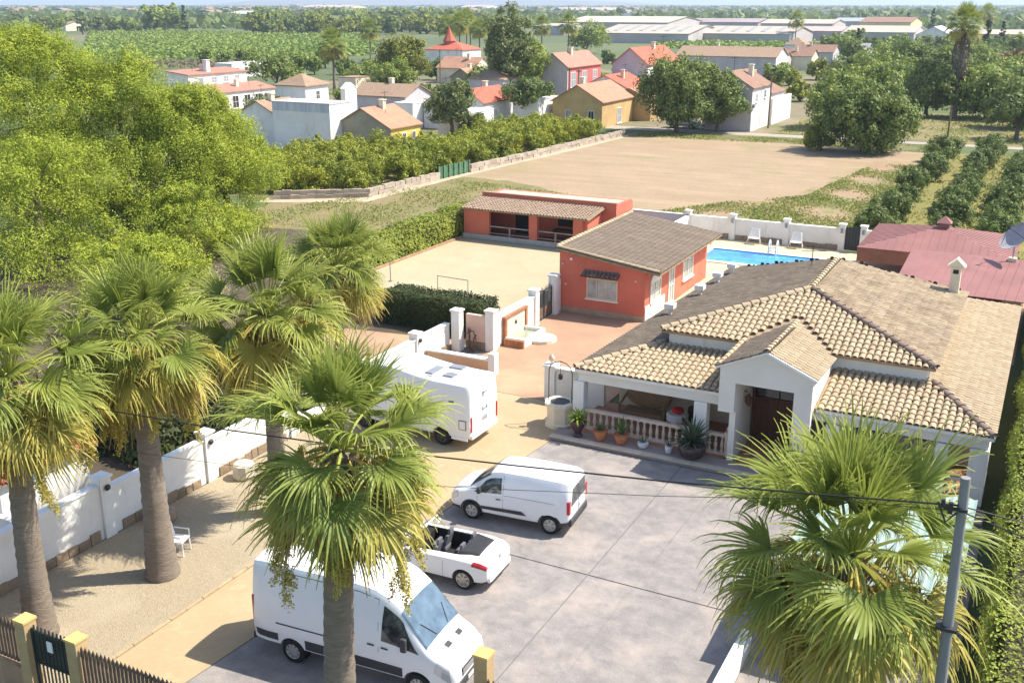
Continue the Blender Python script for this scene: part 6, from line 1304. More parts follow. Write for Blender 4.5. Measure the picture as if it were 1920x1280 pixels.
for j, x in enumerate((-10.6, -6.6, -2.7, 1.2, 5.1, 9.0, 12.9)):
    y = 75.0 + (j % 2) * 1.6
    while y < 131:
        if (x < -2 or y > 74 + (x + 2) * 4.2) and R.random() > 0.08:
            s = R.uniform(0.66, 1.05); place('orange_tree', CIT[k % 3], x + R.uniform(-0.5, 0.5), y + R.uniform(-1.0, 1.0), 'dark round orange tree in the grassy orchard rows', 'fruit tree', 'orange trees in the right-hand orchard', s); k += 1
        y += 5.0 if y < 112 else 5.4
# ---- tall skirted palms of the village
VP_leaf = FR
def thin_palm(label, u, v, heart, s, skirt, seed, r=0.22, g='village palms', dry=8):
    x, y = G2(u, v); o = empty('skirted_palm', (x, y, -0.04), label, 'palm tree', g); rr = random.Random(seed)
    MB().tube([(x, y, -0.06), (x + 0.1, y, heart * 0.5), (x, y, heart)], [r * 1.3, r, r * 0.85], 8).obj('trunk', M_trunk, o, smooth=60)
    if skirt:
        rn = np.random.default_rng(seed); n = 900; t = rn.uniform(0, 1, n); a = rn.uniform(0, 6.28, n); rad = 0.35 + 0.75 * s * np.sin(np.pi * np.clip(t, 0.08, 0.75)) * 0.75
        P = np.column_stack([np.cos(a) * rad, np.sin(a) * rad, heart - 0.2 - skirt * t]); me = leaf_mesh('dead_frond_skirt', P, 0.9, rn.uniform(0, 1, n), F_skirt, aspect=0.22, up=-0.1, seed=seed, droop=3.0); link('dead_frond_skirt', me, o)
    k = 0
    for c, num in ((0, 3), (1, 5), (2, 5), (3, 5), (4, 5), (5, 5), (7, dry)):
        for j in range(num): a = k * 2.4 + rr.uniform(-0.2, 0.2); k += 1; link('frond', FR[c][rr.randrange(3)], o, (0, 0, heart), (0, 0, a), (s, s, s))
    return o
F_skirt = leafmat('palm_skirt', (0.17, 0.135, 0.10), (0.30, 0.245, 0.185), trans=0.05, rough=0.9)
thin_palm('very tall palm with a long grey skirt of dead fronds', 1787, 221, 13.2, 1.35, 8.5, 91, 0.4)
thin_palm('palm with brown hanging fronds beside the white hip-roofed house', 627, 168, 8.6, 1.5, 2.5, 92, dry=14)
for i, (u, v, h, s) in enumerate(((695, 118, 9.0, 1.6), (838, 108, 9.5, 1.7), (862, 112, 10.5, 1.7), (882, 110, 9.8, 1.6), (899, 116, 9.0, 1.5), (850, 104, 8.8, 1.7), (1015, 104, 9.0, 1.7), (1065, 104, 9.5, 1.8), (1490, 82, 9.5, 1.9), (875, 104, 11, 1.8), (1845, 78, 12.0, 2.2))):
    thin_palm('distant palm with brown fronds among the far trees', u, v, h, s, 1.8, 100 + i, dry=12, g='distant palms')
# ---- dry grass and weeds scattered on the meadows (nobody could count them)
L_grass = leafmat('weed_blades', (0.15, 0.20, 0.04), (0.36, 0.37, 0.10), trans=0.3)
def weeds(name, poly, n, seed, size=0.3, label='', up=0.0):
    rng = np.random.default_rng(seed); a = np.array(poly); lo, hi = a.min(0), a.max(0); P = []
    q = rng.uniform(lo, hi, size=(n * 3, 2))
    for p in q:
        if inside(p, poly) and (math.sin(p[0] * 0.9) + math.sin(p[1] * 0.7 + p[0] * 0.3) + rng.uniform(-1.2, 1.6)) > 0: P.append((p[0], p[1], rng.uniform(-0.02, 0.10)))
        if len(P) >= n: break
    P = np.array(P); me = leaf_mesh(name, P, rng.uniform(0.5, 1.4, len(P)) * size, rng.uniform(0, 1, len(P)), L_grass, aspect=0.5, up=0.6, seed=seed); o = link(name, me); return tag(o, label, 'grass', kind='stuff')
weeds('meadow_grass', [(-27, 74), (-11, 73), (-11, 102), (-12, 116), (-17, 114), (-19, 92), (-24, 86), (-28, 80)], 24000, 1, 0.2, 'green weeds creeping over the near right edge of the sandy field')
weeds('meadow_grass', [(-58, 61), (-39.4, 61), (-39, 70), (-30, 76), (-36, 83), (-50.5, 86), (-53, 75)], 9000, 2, 0.18, 'dry and green grass between the hedge and the dirt path')
weeds('orchard_grass', [(-11, 72.5), (14, 72.5), (16, 130), (-11, 128)], 16000, 3, 0.22, 'yellowing grass under the orange trees')
weeds('verge_grass', [(-49, 126.3), (-12, 128), (-12, 133), (-49, 131)], 5000, 4, 0.24, 'green grass strip between the field and the road')
weeds('verge_grass', [(-33, 139), (8, 138), (8, 174), (-33, 174)], 9000, 5, 0.3, 'rough tall grass beyond the road')
# ================================================================== village houses
M_ft_tan = mat('far_tan_tile', (0.38, 0.255, 0.17), (0.30, 0.20, 0.135), scale=1.2, stretch=(3, 1, 1), fine=0.3, stain=(0.26, 0.19, 0.13), stain_amt=0.5, stain_scale=0.25)
M_ft_pink = mat('far_pink_tile', (0.46, 0.22, 0.16), (0.38, 0.18, 0.13), scale=1.2, fine=0.3, stain=(0.34, 0.20, 0.15), stain_amt=0.4, stain_scale=0.3)
M_ft_red = mat('far_red_tile', (0.50, 0.135, 0.08), (0.42, 0.11, 0.07), scale=1.2, fine=0.2)
M_ft_org = mat('far_orange_tile', (0.46, 0.245, 0.155), (0.39, 0.205, 0.13), scale=1.2, fine=0.25)
M_ft_brn = mat('far_brown_tile', (0.30, 0.17, 0.12), (0.24, 0.14, 0.10), scale=1.2, fine=0.25)
M_ochre = mat('ochre_render', (0.56, 0.38, 0.17), var=0.08, scale=0.4, stain=(0.42, 0.28, 0.14), stain_amt=0.4)
M_yellow = mat('bright_yellow_render', (0.72, 0.49, 0.12), var=0.05, scale=0.5)
M_olive = mat('bare_cement_render', (0.34, 0.31, 0.23), var=0.1, scale=0.5)
M_grey = mat('grey_render_and_shade', (0.50, 0.47, 0.48), var=0.08, scale=0.4)  # lavender-grey walls; on sunless fronts it stands for their shade
M_pinkw = mat('pink_red_render', (0.56, 0.15, 0.13), var=0.06, scale=0.5)
M_vwhite = mat('village_whitewash', (0.78, 0.76, 0.73), var=0.05, scale=0.4, stain=(0.55, 0.52, 0.48), stain_amt=0.4, stain_scale=0.2)
M_shut = mat('grey_shutter', (0.30, 0.30, 0.31), var=0.1)
for _m, _c in ((M_vwhite, (0.42, 0.38, 0.33)), (M_ochre, (0.30, 0.20, 0.11)), (M_grey, (0.30, 0.28, 0.28)), (M_olive, (0.22, 0.20, 0.15)), (M_pinkw, (0.36, 0.11, 0.10)), (M_cream, (0.48, 0.40, 0.29))): wear(_m, [(_c, 0.55, 0.6, (1.2, 1.2, 0.2), 0.54, 0.72), (_c, 0.5, 0.35, (1, 1, 1), 0.55, 0.75)])
for _m in (M_ft_tan, M_ft_pink, M_ft_red, M_ft_org, M_ft_brn): wear(_m, [((0.20, 0.14, 0.10), 0.5, 0.5, (1, 1, 1), 0.52, 0.72), ((0.52, 0.38, 0.26), 0.4, 1.6, (1, 1, 1), 0.55, 0.75)])
def house(name, label, x0, x1, y0, y1, h, roof, rh, wm, rm, wins=(), side=None, ov=0.25, cat='house', front=None, gr=None):
    """x1,y0 = the corner towards the yard. roof: gx (ridge along X), gy (ridge along Y), hip, flat, shed (falls to +X). wins: ('f',x,w,z,h) on the -Y face, ('r',y,w,z,h) on the +X face."""
    o = empty(name, ((x0 + x1) / 2, (y0 + y1) / 2, -0.04), label, cat, gr); t = 0.22; b = -0.06; xm, ym = (x0 + x1) / 2, (y0 + y1) / 2
    def wall(m, fn):
        q = MB(); fn(q); return q.obj('wall', m, o)
    gf = [(x0, y0, b), (x1, y0, b), (x1, y0, h)] + ([(xm, y0, h + rh)] if roof == 'gy' else []) + [(x0, y0, h + (rh if roof == 'shed' else 0))]
    wall(front or wm, lambda q: q.prism(gf, (0, t, 0))); wall(wm, lambda q: q.prism([(p[0], y1 - t, p[2]) for p in gf], (0, t, 0)))
    gs = [(x1 - t, y0 + t, b), (x1 - t, y1 - t, b), (x1 - t, y1 - t, h)] + ([(x1 - t, ym, h + rh)] if roof == 'gx' else []) + [(x1 - t, y0 + t, h)]
    wall(side or wm, lambda q: q.prism(gs, (t, 0, 0))); gl = [(x0, p[1], p[2] + (rh if roof == 'shed' and p[2] > 0 else 0)) for p in gs]; wall(wm, lambda q: q.prism(gl, (t, 0, 0)))
    e = ov; rf = MB(); k = rh / max(0.1, (ym - y0)) * e if roof == 'gx' else rh / max(0.1, (xm - x0)) * e
    if roof == 'gx':
        rf.slab([(x0 - e, y0 - e, h - k + 0.1), (x1 + e, y0 - e, h - k + 0.1), (x1 + e, ym, h + rh + 0.1), (x0 - e, ym, h + rh + 0.1)], 0.12); rf.slab([(x1 + e, y1 + e, h - k + 0.1), (x0 - e, y1 + e, h - k + 0.1), (x0 - e, ym + 0.003, h + rh + 0.1), (x1 + e, ym + 0.003, h + rh + 0.1)], 0.12)
    elif roof == 'gy':
        rf.slab([(x1 + e, y0 - e, h - k + 0.1), (x1 + e, y1 + e, h - k + 0.1), (xm, y1 + e, h + rh + 0.1), (xm, y0 - e, h + rh + 0.1)], 0.12); rf.slab([(x0 - e, y1 + e, h - k + 0.1), (x0 - e, y0 - e, h - k + 0.1), (xm - 0.003, y0 - e, h + rh + 0.1), (xm - 0.003, y1 + e, h + rh + 0.1)], 0.12)
    elif roof == 'hip':
        d = min(x1 - x0, y1 - y0) / 2; a, c = ((xm, y0 + d), (xm, y1 - d)) if (y1 - y0) > (x1 - x0) else ((x0 + d, ym), (x1 - d, ym)); Z = h + rh; c0, c1, c2, c3 = (x0 - e, y0 - e, h), (x1 + e, y0 - e, h), (x1 + e, y1 + e, h), (x0 - e, y1 + e, h); a3, d3 = (*a, Z), (*c, Z)
        if (y1 - y0) > (x1 - x0): fc = [(c0, c1, a3), (c1, c2, d3, a3), (c2, c3, d3), (c3, c0, a3, d3)]
        else: fc = [(c0, c1, d3, a3), (c1, c2, d3), (c2, c3, a3, d3), (c3, c0, a3)]
        for f_ in fc: rf.slab([(p[0], p[1], p[2] + 0.1) for p in f_], 0.12)
    elif roof == 'shed': rf.slab([(x1 + e, y0 - e, h + 0.1 - e * rh / (x1 - x0)), (x1 + e, y1 + e, h + 0.1 - e * rh / (x1 - x0)), (x0 - e, y1 + e, h + rh + 0.1), (x0 - e, y0 - e, h + rh + 0.1)], 0.12)
    else: rf.box(x0 - 0.05, x1 + 0.05, y0 - 0.05, y1 + 0.05, h + 0.001, h + 0.15)
    rf.obj('roof', rm, o)
    if roof in ('gx', 'gy', 'shed') and cat == 'house' and (x1 - x0) > 3.5:
        cx, cy, cz = x0 + (x1 - x0) * R.uniform(0.3, 0.7), y0 + (y1 - y0) * R.uniform(0.3, 0.7), h + rh; q = MB(); q.box(cx - 0.3, cx + 0.3, cy - 0.3, cy + 0.3, h * 0.9, cz + 0.7); q.box(cx - 0.38, cx + 0.38, cy - 0.38, cy + 0.38, cz + 0.701, cz + 0.8); q.obj('chimney', M_cream, o)
        ax_, ay_ = x0 + (x1 - x0) * R.uniform(0.2, 0.8), y0 + (y1 - y0) * R.uniform(0.2, 0.8); q = MB(); q.tube([(ax_, ay_, h), (ax_, ay_, cz + 1.8)], 0.03, 4); q.tube([(ax_ - 0.5, ay_, cz + 1.6), (ax_ + 0.5, ay_, cz + 1.7)], 0.025, 4); q.obj('aerial', M_steel, o)
    for wv in wins:
        f_, a, w_, z, hh = wv[:5]; gm = wv[5] if len(wv) > 5 else M_glass
        if f_ == 'f': window(o, a - w_ / 2, a + w_ / 2, y0, z, z + hh, 2, M_vwhite, gm)
        else: windowx(o, x1, a - w_ / 2, a + w_ / 2, z, z + hh, 2, M_vwhite, gm, sill=True)
    return o
def corner(u, v, k=1.0): p = G(u, v); return float(p[0]) * k, float(p[1]) * k
house('yellow_house', 'small house with an orange gable roof and one bright yellow wall behind the lemon trees', -74.2, -66.6, 98.4, 104.7, 2.75, 'gy', 2.0, M_yellow, M_ft_org, (('r', 101.2, 0.8, 0.9, 1.1), ('r', 103.2, 0.8, 0.2, 1.8, M_dark)), front=M_olive)
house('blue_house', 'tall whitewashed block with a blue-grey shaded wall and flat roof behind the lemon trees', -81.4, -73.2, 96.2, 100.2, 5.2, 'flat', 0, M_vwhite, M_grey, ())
M_streak = mat('streaked_parapet', (0.40, 0.42, 0.46), (0.62, 0.63, 0.66), scale=0.9, stretch=(2, 2, 0.15))
box('parapet', (-81.35, -73.25, 96.17, 96.198, 4.3, 5.3), M_streak, bpy.data.objects['blue_house'])
house('lean_house', 'low house with a sloping brown roof joined to the tall blue-grey block', -87.5, -81.6, 97.2, 103.0, 3.6, 'gy', 1.5, M_vwhite, M_ft_tan)
house('hip_house', 'white upper-storey house with a small tan hip roof above the blue-grey block', -88.0, -83.4, 105.0, 109.6, 6.3, 'hip', 1.35, M_vwhite, M_ft_tan, (('r', 107.4, 0.8, 4.6, 1.1, M_dark),))
house('bell_gable', 'little white belfry wall beside the tan hip roof', -82.9, -82.2, 111.5, 114.0, 5.6, 'gx', 0.7, M_vwhite, M_vwhite, ov=0.05)
o = house('long_white_house', 'long white house with four windows, flat roof and a white chimney', -127.0, -122.6, 125.5, 139.0, 5.4, 'shed', 0.5, M_vwhite, M_ft_pink, tuple(('r', y, 1.3, 3.9, 1.0, M_shut) for y in (128.2, 131.2, 134.0, 136.6)))
m = MB(); m.box(-124.6, -123.8, 131, 131.8, 5.3, 7.4); m.box(-124.7, -123.7, 130.9, 131.9, 7.401, 7.5); m.obj('chimney', M_vwhite, o)
house('arcade_wing', 'pink-roofed arcade wing in front of the long white house', -122.3, -118.4, 126, 141, 2.7, 'shed', 0.9, M_vwhite, M_ft_pink, tuple(('r', y, 1.5, 0.1, 2.0, M_dark) for y in (128.5, 131.2, 134, 136.6, 139)))
c = corner(436, 146); house('back_house', 'small white flat house with four dark windows behind the long white house', c[0] - 5, c[0], c[1], c[1] + 13, 3.0, 'flat', 0, M_vwhite, M_vwhite, tuple(('r', c[1] + 1.8 + k * 3.1, 1.2, 1.2, 1.0, M_dark) for k in range(4)))
house('terrace_house', 'row house with a tan roof and lavender-grey wall behind the yellow house', -89.2, -80.3, 122.5, 129.5, 3.9, 'gx', 1.4, M_grey, M_ft_tan)
house('white_lean_to', 'white walled lean-to in front of the tan-roofed row house', -80.1, -77.2, 119.6, 124.0, 3.3, 'flat', 0, M_vwhite, M_vwhite)
house('tan_house', 'tan gabled house beside the feathery pecan tree', -77.0, -72.6, 122.0, 131.0, 3.2, 'gy', 1.5, M_vwhite, M_ft_tan)
house('red_roof_house', 'house with a red roof behind the white garden wing', -73.8, -69.0, 124.0, 133.0, 3.5, 'gy', 1.6, M_vwhite, M_ft_red)
house('white_wing', 'bright white flat garden wing behind the lemon trees', -69.4, -66.2, 113.2, 122.0, 2.9, 'flat', 0, M_vwhite, M_vwhite)
house('tan_roof_house', 'tan hip-roofed house between the red roof and the tall elm', -82.5, -76.5, 144, 153, 5.0, 'hip', 1.6, M_grey, M_ft_tan)
c = corner(888, 158); house('row_cottage', 'cottage with a wide orange-tan roof below the church', c[0] - 9, c[0], c[1], c[1] + 8, 3.2, 'gx', 2.1, M_cream, M_ft_org)
c = corner(885, 176); house('small_cottage', 'small cottage with an orange-tan gable below the wide-roofed cottage', c[0] - 4.6, c[0], c[1], c[1] + 5, 3.0, 'gy', 1.5, M_olive, M_ft_org)
c = corner(868, 140); o = house('church', 'church-like villa with a pink hip roof and red pointed spire', c[0] - 10.5, c[0], c[1], c[1] + 9, 5.6, 'hip', 1.8, M_vwhite, M_ft_red)
sx, sy = c[0] - 6.0, c[1] + 4.0; m = MB(); m.lathe([(1.5, 6.8), (1.5, 7.6), (1.7, 7.6), (0.9, 8.9), (0.35, 10.2), (0.02, 11.0)], (sx, sy, 0), 8); m.obj('spire', M_ft_red, o)
c = corner(1063, 206); o = house('pink_house', 'two-storey pink-red house with three tall white windows and pink gable roof', c[0] - 5.2, c[0], c[1], c[1] + 13.5, 6.6, 'gy', 2.0, M_pinkw, M_ft_pink, tuple(('r', c[1] + y, 2.0, 3.3, 2.4, M_shut) for y in (2.2, 6.6, 11.0)), front=M_grey)  # grey gable front has its shade painted in, sunlit side is red
c = corner(1128, 240); o = house('ochre_house', 'ochre single-storey house with a tan gable roof on the road', c[0] - 7.4, c[0], c[1], c[1] + 11.5, 3.4, 'gy', 2.1, M_ochre, M_ft_org, (('r', c[1] + 6.2, 1.6, 0.1, 2.1, M_shut), ('f', c[0] - 1.6, 0.9, 1.0, 1.2, M_dark), ('f', c[0] - 5.0, 0.9, 1.0, 1.2, M_shut)))
house('ochre_wing', 'ochre wing with a lower tan roof beside the big round tree', c[0] - 4, c[0] + 2.6, c[1] + 11.8, c[1] + 19, 3.0, 'gy', 1.4, M_ochre, M_ft_org)
house('white_end_house', 'white flat-roofed house end beside the ochre house', c[0] - 11.8, c[0] - 8.0, c[1] - 3.5, c[1] + 3.0, 3.6, 'flat', 0, M_vwhite, M_vwhite)
c = corner(1212, 190); house('red_gable_house', 'tall white house with a bright red gable roof behind the big round tree', c[0] - 6.6, c[0], c[1], c[1] + 17, 6.2, 'gy', 2.6, M_vwhite, M_ft_red, (('r', c[1] + 5, 1.2, 3.6, 1.2, M_dark),), front=M_grey)  # front greyed to paint its shade, lit side left white
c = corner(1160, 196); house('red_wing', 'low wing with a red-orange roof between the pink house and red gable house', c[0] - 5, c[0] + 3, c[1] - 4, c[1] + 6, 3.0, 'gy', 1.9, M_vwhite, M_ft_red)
c = corner(1452, 152); house('long_barn', 'long barn with a wide tan roof and grey shaded wall', c[0] - 23, c[0], c[1], c[1] + 11, 5.0, 'gx', 1.9, M_grey, M_ft_tan, side=M_vwhite)  # grey puts the front's shade into the colour; lit end white
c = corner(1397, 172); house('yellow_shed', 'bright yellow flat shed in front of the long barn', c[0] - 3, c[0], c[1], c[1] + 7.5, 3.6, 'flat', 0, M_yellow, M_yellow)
o = house('white_house', 'white two-storey house with a brown gable roof beside the road', -42.6, -36.4, 137.9, 147.2, 5.6, 'gy', 1.9, M_vwhite, M_ft_brn, (('r', 140.2, 0.9, 3.6, 1.1, M_shut), ('r', 144.5, 0.9, 3.9, 1.1, M_dark)), front=M_grey)  # grey front is painted shade on a white house
m = MB(); m.box(-36.35, -36.1, 138.2, 138.8, 3.0, 3.5); m.obj('air_unit', M_shut, o)
box('yard_wall', (-36.3, -36.0, 147.4, 158.5, -0.05, 3.5), M_vwhite, None, label='tall white yard wall next to the white brown-roofed house', cat='wall')
house('brown_wing', 'low brown-roofed wing behind the white yard wall', -42.0, -36.8, 149.5, 157, 4.1, 'gy', 1.2, M_vwhite, M_ft_brn)
c = corner(1508, 112); house('little_tower_house', 'white house with a small tan hip roof in front of the warehouses', c[0] - 6.5, c[0], c[1], c[1] + 8, 4.2, 'hip', 2.2, M_vwhite, M_ft_tan, (('f', c[0] - 3, 1.2, 1.6, 1.4, M_dark),))
for i, (u, v, w_, d_, h, rh, rm, lb) in enumerate(((1560, 124, 11, 9, 3.6, 1.8, M_ft_brn, 'grey-brown roofed house beside the slim conifer'), (1520, 132, 8, 8, 3.4, 1.6, M_ft_brn, 'low brown-roofed house before the small hip-roofed house'), (1470, 134, 6, 7, 3.2, 1.4, M_ft_tan, 'low tan-roofed house next to the long barn'), (1905, 152, 9, 8, 3.2, 1.6, M_ft_brn, 'brown-roofed house by the russet tree'), (1625, 112, 8, 9, 3.0, 1.6, M_shut, 'grey-roofed house in the green trees right of the village'), (668, 178, 4, 5, 3.0, 0.0, M_ft_tan, 'small pink-walled hut beside the cane clump'))):
    c = corner(u, v); house('village_house', lb, c[0] - w_, c[0], c[1], c[1] + d_, h, 'gx' if rh else 'flat', rh, M_cream if i % 2 else M_grey, rm, gr='low village houses')
m = MB(); c = corner(678, 176); m.lathe([(1.3, -0.05), (1.3, 3.4), (1.2, 3.5)], (c[0], c[1] + 6, 0), 14); m.box(c[0] - 1.6, c[0] + 1.6, c[1] + 4.6, c[1] + 7.4, 3.5, 3.65); m.obj('water_tank', mat('dark_blue_tank', (0.14, 0.16, 0.22)), None, label='dark blue-grey water tank with a pale lid by the cane clump', cat='tank')

# ---- warehouses
M_wroof = mat('pale_fibre_roof', (0.48, 0.40, 0.33), (0.42, 0.355, 0.30), scale=0.15, fine=0.15); M_wgrey = mat('warehouse_grey', (0.46, 0.42, 0.40), var=0.1, scale=0.1); M_wyel = mat('warehouse_cream', (0.68, 0.56, 0.32), var=0.05, scale=0.1)
def warehouse(label, uL, uR, v, D, h, rh, wm=M_wgrey, rm=M_wroof, sky=0, roof='gx'):
    a, b2 = G(uL, v), G(uR, v); y0 = float(min(a[1], b2[1])) if roof == 'gx' else float(b2[1]); x1 = float(ONY(uR, v, y0)[0]); x0 = float(ONY(uL, v, y0)[0])
    o = house('warehouse', label, x0, x1, y0, y0 + D, h, roof, rh, wm, rm, cat='warehouse', gr='warehouses beyond the village', ov=0.5)
    for k in range(sky):
        x = x0 + (x1 - x0) * (k + 1) / (sky + 1); s = rh / (D / 2); m = MB(); yy0, yy1 = y0 + D * 0.12, y0 + D * 0.42; m.slab([(x - 1, yy0, h + s * (yy0 - y0) + 0.3), (x + 1, yy0, h + s * (yy0 - y0) + 0.3), (x + 1, yy1, h + s * (yy1 - y0) + 0.3), (x - 1, yy1, h + s * (yy1 - y0) + 0.3)], 0.25); m.obj('skylight', M_shut, o)
warehouse('pale-roofed warehouse with slanted skylights behind the red gable house', 1120, 1290, 80, 52, 4.2, 3.2, sky=6)
warehouse('pale-roofed warehouse with a row of skylights left of the small palm', 1312, 1480, 80, 46, 4.0, 2.8, sky=5)
warehouse('long pale warehouse in front of the yellow hall', 1580, 1712, 80, 40, 4.6, 2.4)
warehouse('long cream-roofed warehouse at the back behind the round tree', 1055, 1250, 62, 70, 6.4, 3.0, rm=mat('cream_fibre_roof', (0.50, 0.45, 0.34), var=0.06, scale=0.1))
warehouse('grey flat warehouse left of the round tree', 1003, 1058, 66, 40, 5.0, 1.0)
warehouse('yellow hall with a brown gable at the end of the warehouses', 1610, 1705, 66, 50, 7.0, 2.5, wm=M_wyel, rm=M_ft_brn)
warehouse('wide grey warehouse with a mauve roof at the back', 1290, 1420, 60, 40, 6.0, 2.0, rm=mat('mauve_roof', (0.32, 0.26, 0.27), var=0.1, scale=0.1))
warehouse('pale back-row warehouse right of the mauve-roofed one', 1425, 1560, 62, 40, 5.6, 2.2)
warehouse('white gabled shed beyond the tall skirted palm', 1716, 1780, 82, 30, 3.6, 3.4, wm=M_vwhite, rm=mat('pale_grey_roof', (0.55, 0.56, 0.6), var=0.05), roof='gy')
warehouse('long low cream shed at the right end of the plain', 1830, 1925, 82, 30, 4.0, 1.6, wm=M_wyel)
warehouse('long pale farm shed standing beyond the green orchard', 418, 464, 38, 60, 7.0, 3.0, rm=MATS['cream_fibre_roof'])
warehouse('tan farmhouse at the edge of the green orchard', 362, 380, 50, 14, 4.0, 1.5, wm=M_cream, rm=M_ft_tan)
warehouse('orange farmhouse in the far trees left of the farm shed', 200, 218, 50, 14, 4.2, 1.5, wm=M_ochre, rm=M_ft_org)
warehouse('pale farmhouse among the dark palms at the far left', 98, 124, 58, 16, 4.0, 2.0, wm=M_cream, rm=M_ft_tan)

warehouse('low pink-grey shed between the pale warehouses and the yellow hall', 1490, 1575, 76, 30, 4.4, 1.8, rm=mat('pink_grey_roof', (0.42, 0.33, 0.30), var=0.08, scale=0.1))
warehouse('pale shed with a bluish roof at the back of the yellow hall', 1560, 1620, 58, 40, 6.0, 2.0, rm=mat('bluish_roof', (0.30, 0.32, 0.38), var=0.08, scale=0.1))
warehouse('long beige farm hall beyond the tree belt', 560, 650, 24, 90, 12, 5, wm=M_wyel)
warehouse('white farm hall beyond the tree belt near the tall elm', 860, 905, 24, 90, 12, 5, wm=M_vwhite)
warehouse('pale row of halls under the far hill right of the tall elm', 1030, 1150, 30, 80, 9, 4)
warehouse('grey-roofed hall right of the white gabled shed', 1785, 1835, 74, 30, 4.5, 2.2, rm=M_shut)
# ---- low stone wall along the dirt path, green screen, poles, parked vehicle
SW = empty('stone_wall', (-52.6, 95, 0), 'low pale dry-stone wall along the dirt path beside the lemon orchard', 'wall')
M_pst = mat('pale_field_stone', (0.50, 0.42, 0.33), (0.36, 0.30, 0.24), scale=1.2, tint=True, bump=0.3)
bl = [MB().box(-0.2, 0.2, -0.42, 0.42, 0, 0.36).mesh('stone', M_pst) for _ in range(1)]
y = 69.5; nst = 0; xx = None
while y < 126 and nst < 296:
    x = wallx(max(y, 74)) + 0.55 if y > 74 else wallx(74) + 0.55 - (74 - y) * 1.35
    slope = 0.06 if y > 74 else 0.93
    for c_ in range(2):
        if 85.0 < y < 90.0: continue
        oo = link('stone', bl[0], SW, (x + 52.6 + R.uniform(-0.04, 0.04), y - 95 + (0.2 if c_ else 0), -0.05 + c_ * 0.37), (0, 0, -slope + R.uniform(-0.05, 0.05)), (R.uniform(0.85, 1.1), R.uniform(0.8, 1.05), R.uniform(0.85, 1.12))); nst += 1
    y += 0.78 if y > 74 else 0.44
GS = empty('green_screen', (-52.2, 87.5, 0), 'green plastic screen fence filling a gap in the stone wall', 'fence')
for k in range(6): y = 85.0 + k * 0.88; x = wallx(y) + 0.55; box('screen_panel', (x - 0.02, x + 0.02, y, y + 0.86, 0.0, 1.15), mat('green_mesh_screen', (0.06, 0.16, 0.07), var=0.2, scale=3), GS)
for k in range(7): y = 85.0 + k * 0.88; x = wallx(y) + 0.6; box('post', (x, x + 0.06, y - 0.03, y + 0.03, -0.05, 1.25), M_shut, GS)
for i, (u, v, h, lb) in enumerate(((1775, 272, 4.6, 'rusty post by the orchard corner at the road'), (1083, 236, 7.6, 'pale pole in front of the ochre and pink houses'), (1066, 236, 7.8, 'brown pole at the corner of the pink house'), (1545, 236, 6.0, 'dark pole beside the white yard wall'), (1440, 240, 7.4, 'dark wooden pole beside the white two-storey house'), (826, 166, 7.5, 'pale pole among the roofs below the church'))):
    x, y = corner(u, v); o = empty('wooden_pole', (x, y, 0), lb, 'pole', 'village poles'); MB().tube([(x, y, -0.05), (x, y, h)], [0.13, 0.09], 7).obj('pole', mat('brown_pole', (0.20, 0.13, 0.08), var=0.2) if i != 1 else M_pole, o); box('crossarm', (x - 0.4, x + 0.4, y - 0.04, y + 0.04, h - 0.35, h - 0.27), M_steel, o)
cv = copy_tree(bpy.data.objects['compact_van']); cv.location = (-43.2, 139.2, -0.02); cv.rotation_euler = (0, 0, 0.05); tag(cv, 'white vehicle parked in the shade of the big round tree', 'van')
cv = copy_tree(bpy.data.objects['compact_van']); cv.location = (-47.8, 138.4, -0.02); cv.rotation_euler = (0, 0, 0.05); cv.scale = (0.95, 1, 0.85); tag(cv, 'white vehicle parked on the road left of the big round tree', 'van')

# ================================================================== the far plain
FT = []
for k, (m_, H, Rx, Rz) in enumerate(((L_dk, 9, 4.6, 3.8), (L_md, 10, 5.2, 4.4), (L_yg, 8, 5.0, 3.4), (L_gr, 11, 4.0, 5.0))):
    rng = np.random.default_rng(200 + k); FT.append(tree_meshes('far_tree', ball_lobes(rng, H, Rx, H * 0.5, H * 0.5, 20, Rx * 0.42, None, -1), 70, 1.3, m_, 200 + k, (H * 0.5, 0.4, 0.2), nclump=8, limbs=False, aspect=0.7))
FC = tree_meshes('far_cypress', [(0, 0, 1.5 + k * 1.5, 1.5 - k * 0.15, 1.5 - k * 0.15, 1.4) for k in range(7)], 50, 1.0, L_hdark, 210, (3, 0.3, 0.2), nclump=8, limbs=False, aspect=0.7)
def fartree(u, v, k, s, lb, g, name='far_tree', cat='tree'):
    x, y = corner(u, v); place(name, FC if k == 'c' else FT[k], x, y, lb, cat, g, s)
rr = random.Random(3)
for u in range(478, 930, 9): fartree(u + rr.uniform(-6, 6), 60 + rr.uniform(-3, 6), rr.choice((2, 1, 2, 0)), rr.uniform(0.85, 1.25), 'yellow-green tree in the tree belt beyond the big green orchard', 'tree belt beyond the orchard')
for u in range(490, 920, 14): fartree(u + rr.uniform(-6, 6), 46 + rr.uniform(-2, 3), rr.choice((1, 2, 1)), rr.uniform(1.2, 1.5), 'yellow-green tree in the tree belt beyond the big green orchard', 'tree belt beyond the orchard')
for u in (468, 476, 484, 505, 512, 519): fartree(u, 60 + rr.uniform(-3, 3), 'c', rr.uniform(0.9, 1.1), 'dark slim cypress at the left end of the tree belt', 'cypresses at the tree belt', 'cypress_tree')
for u, v, k, s in ((290, 60, 1, 1.6), (310, 58, 1, 1.7), (330, 60, 1, 1.3), (280, 56, 0, 1.2)): fartree(u, v, k, s, 'big green tree standing beside the slim cypress beyond the orchard', 'trees beyond the orchard')
fartree(348, 62, 'c', 1.35, 'slim grey-green cypress at the corner of the big orchard', None, 'cypress_tree')
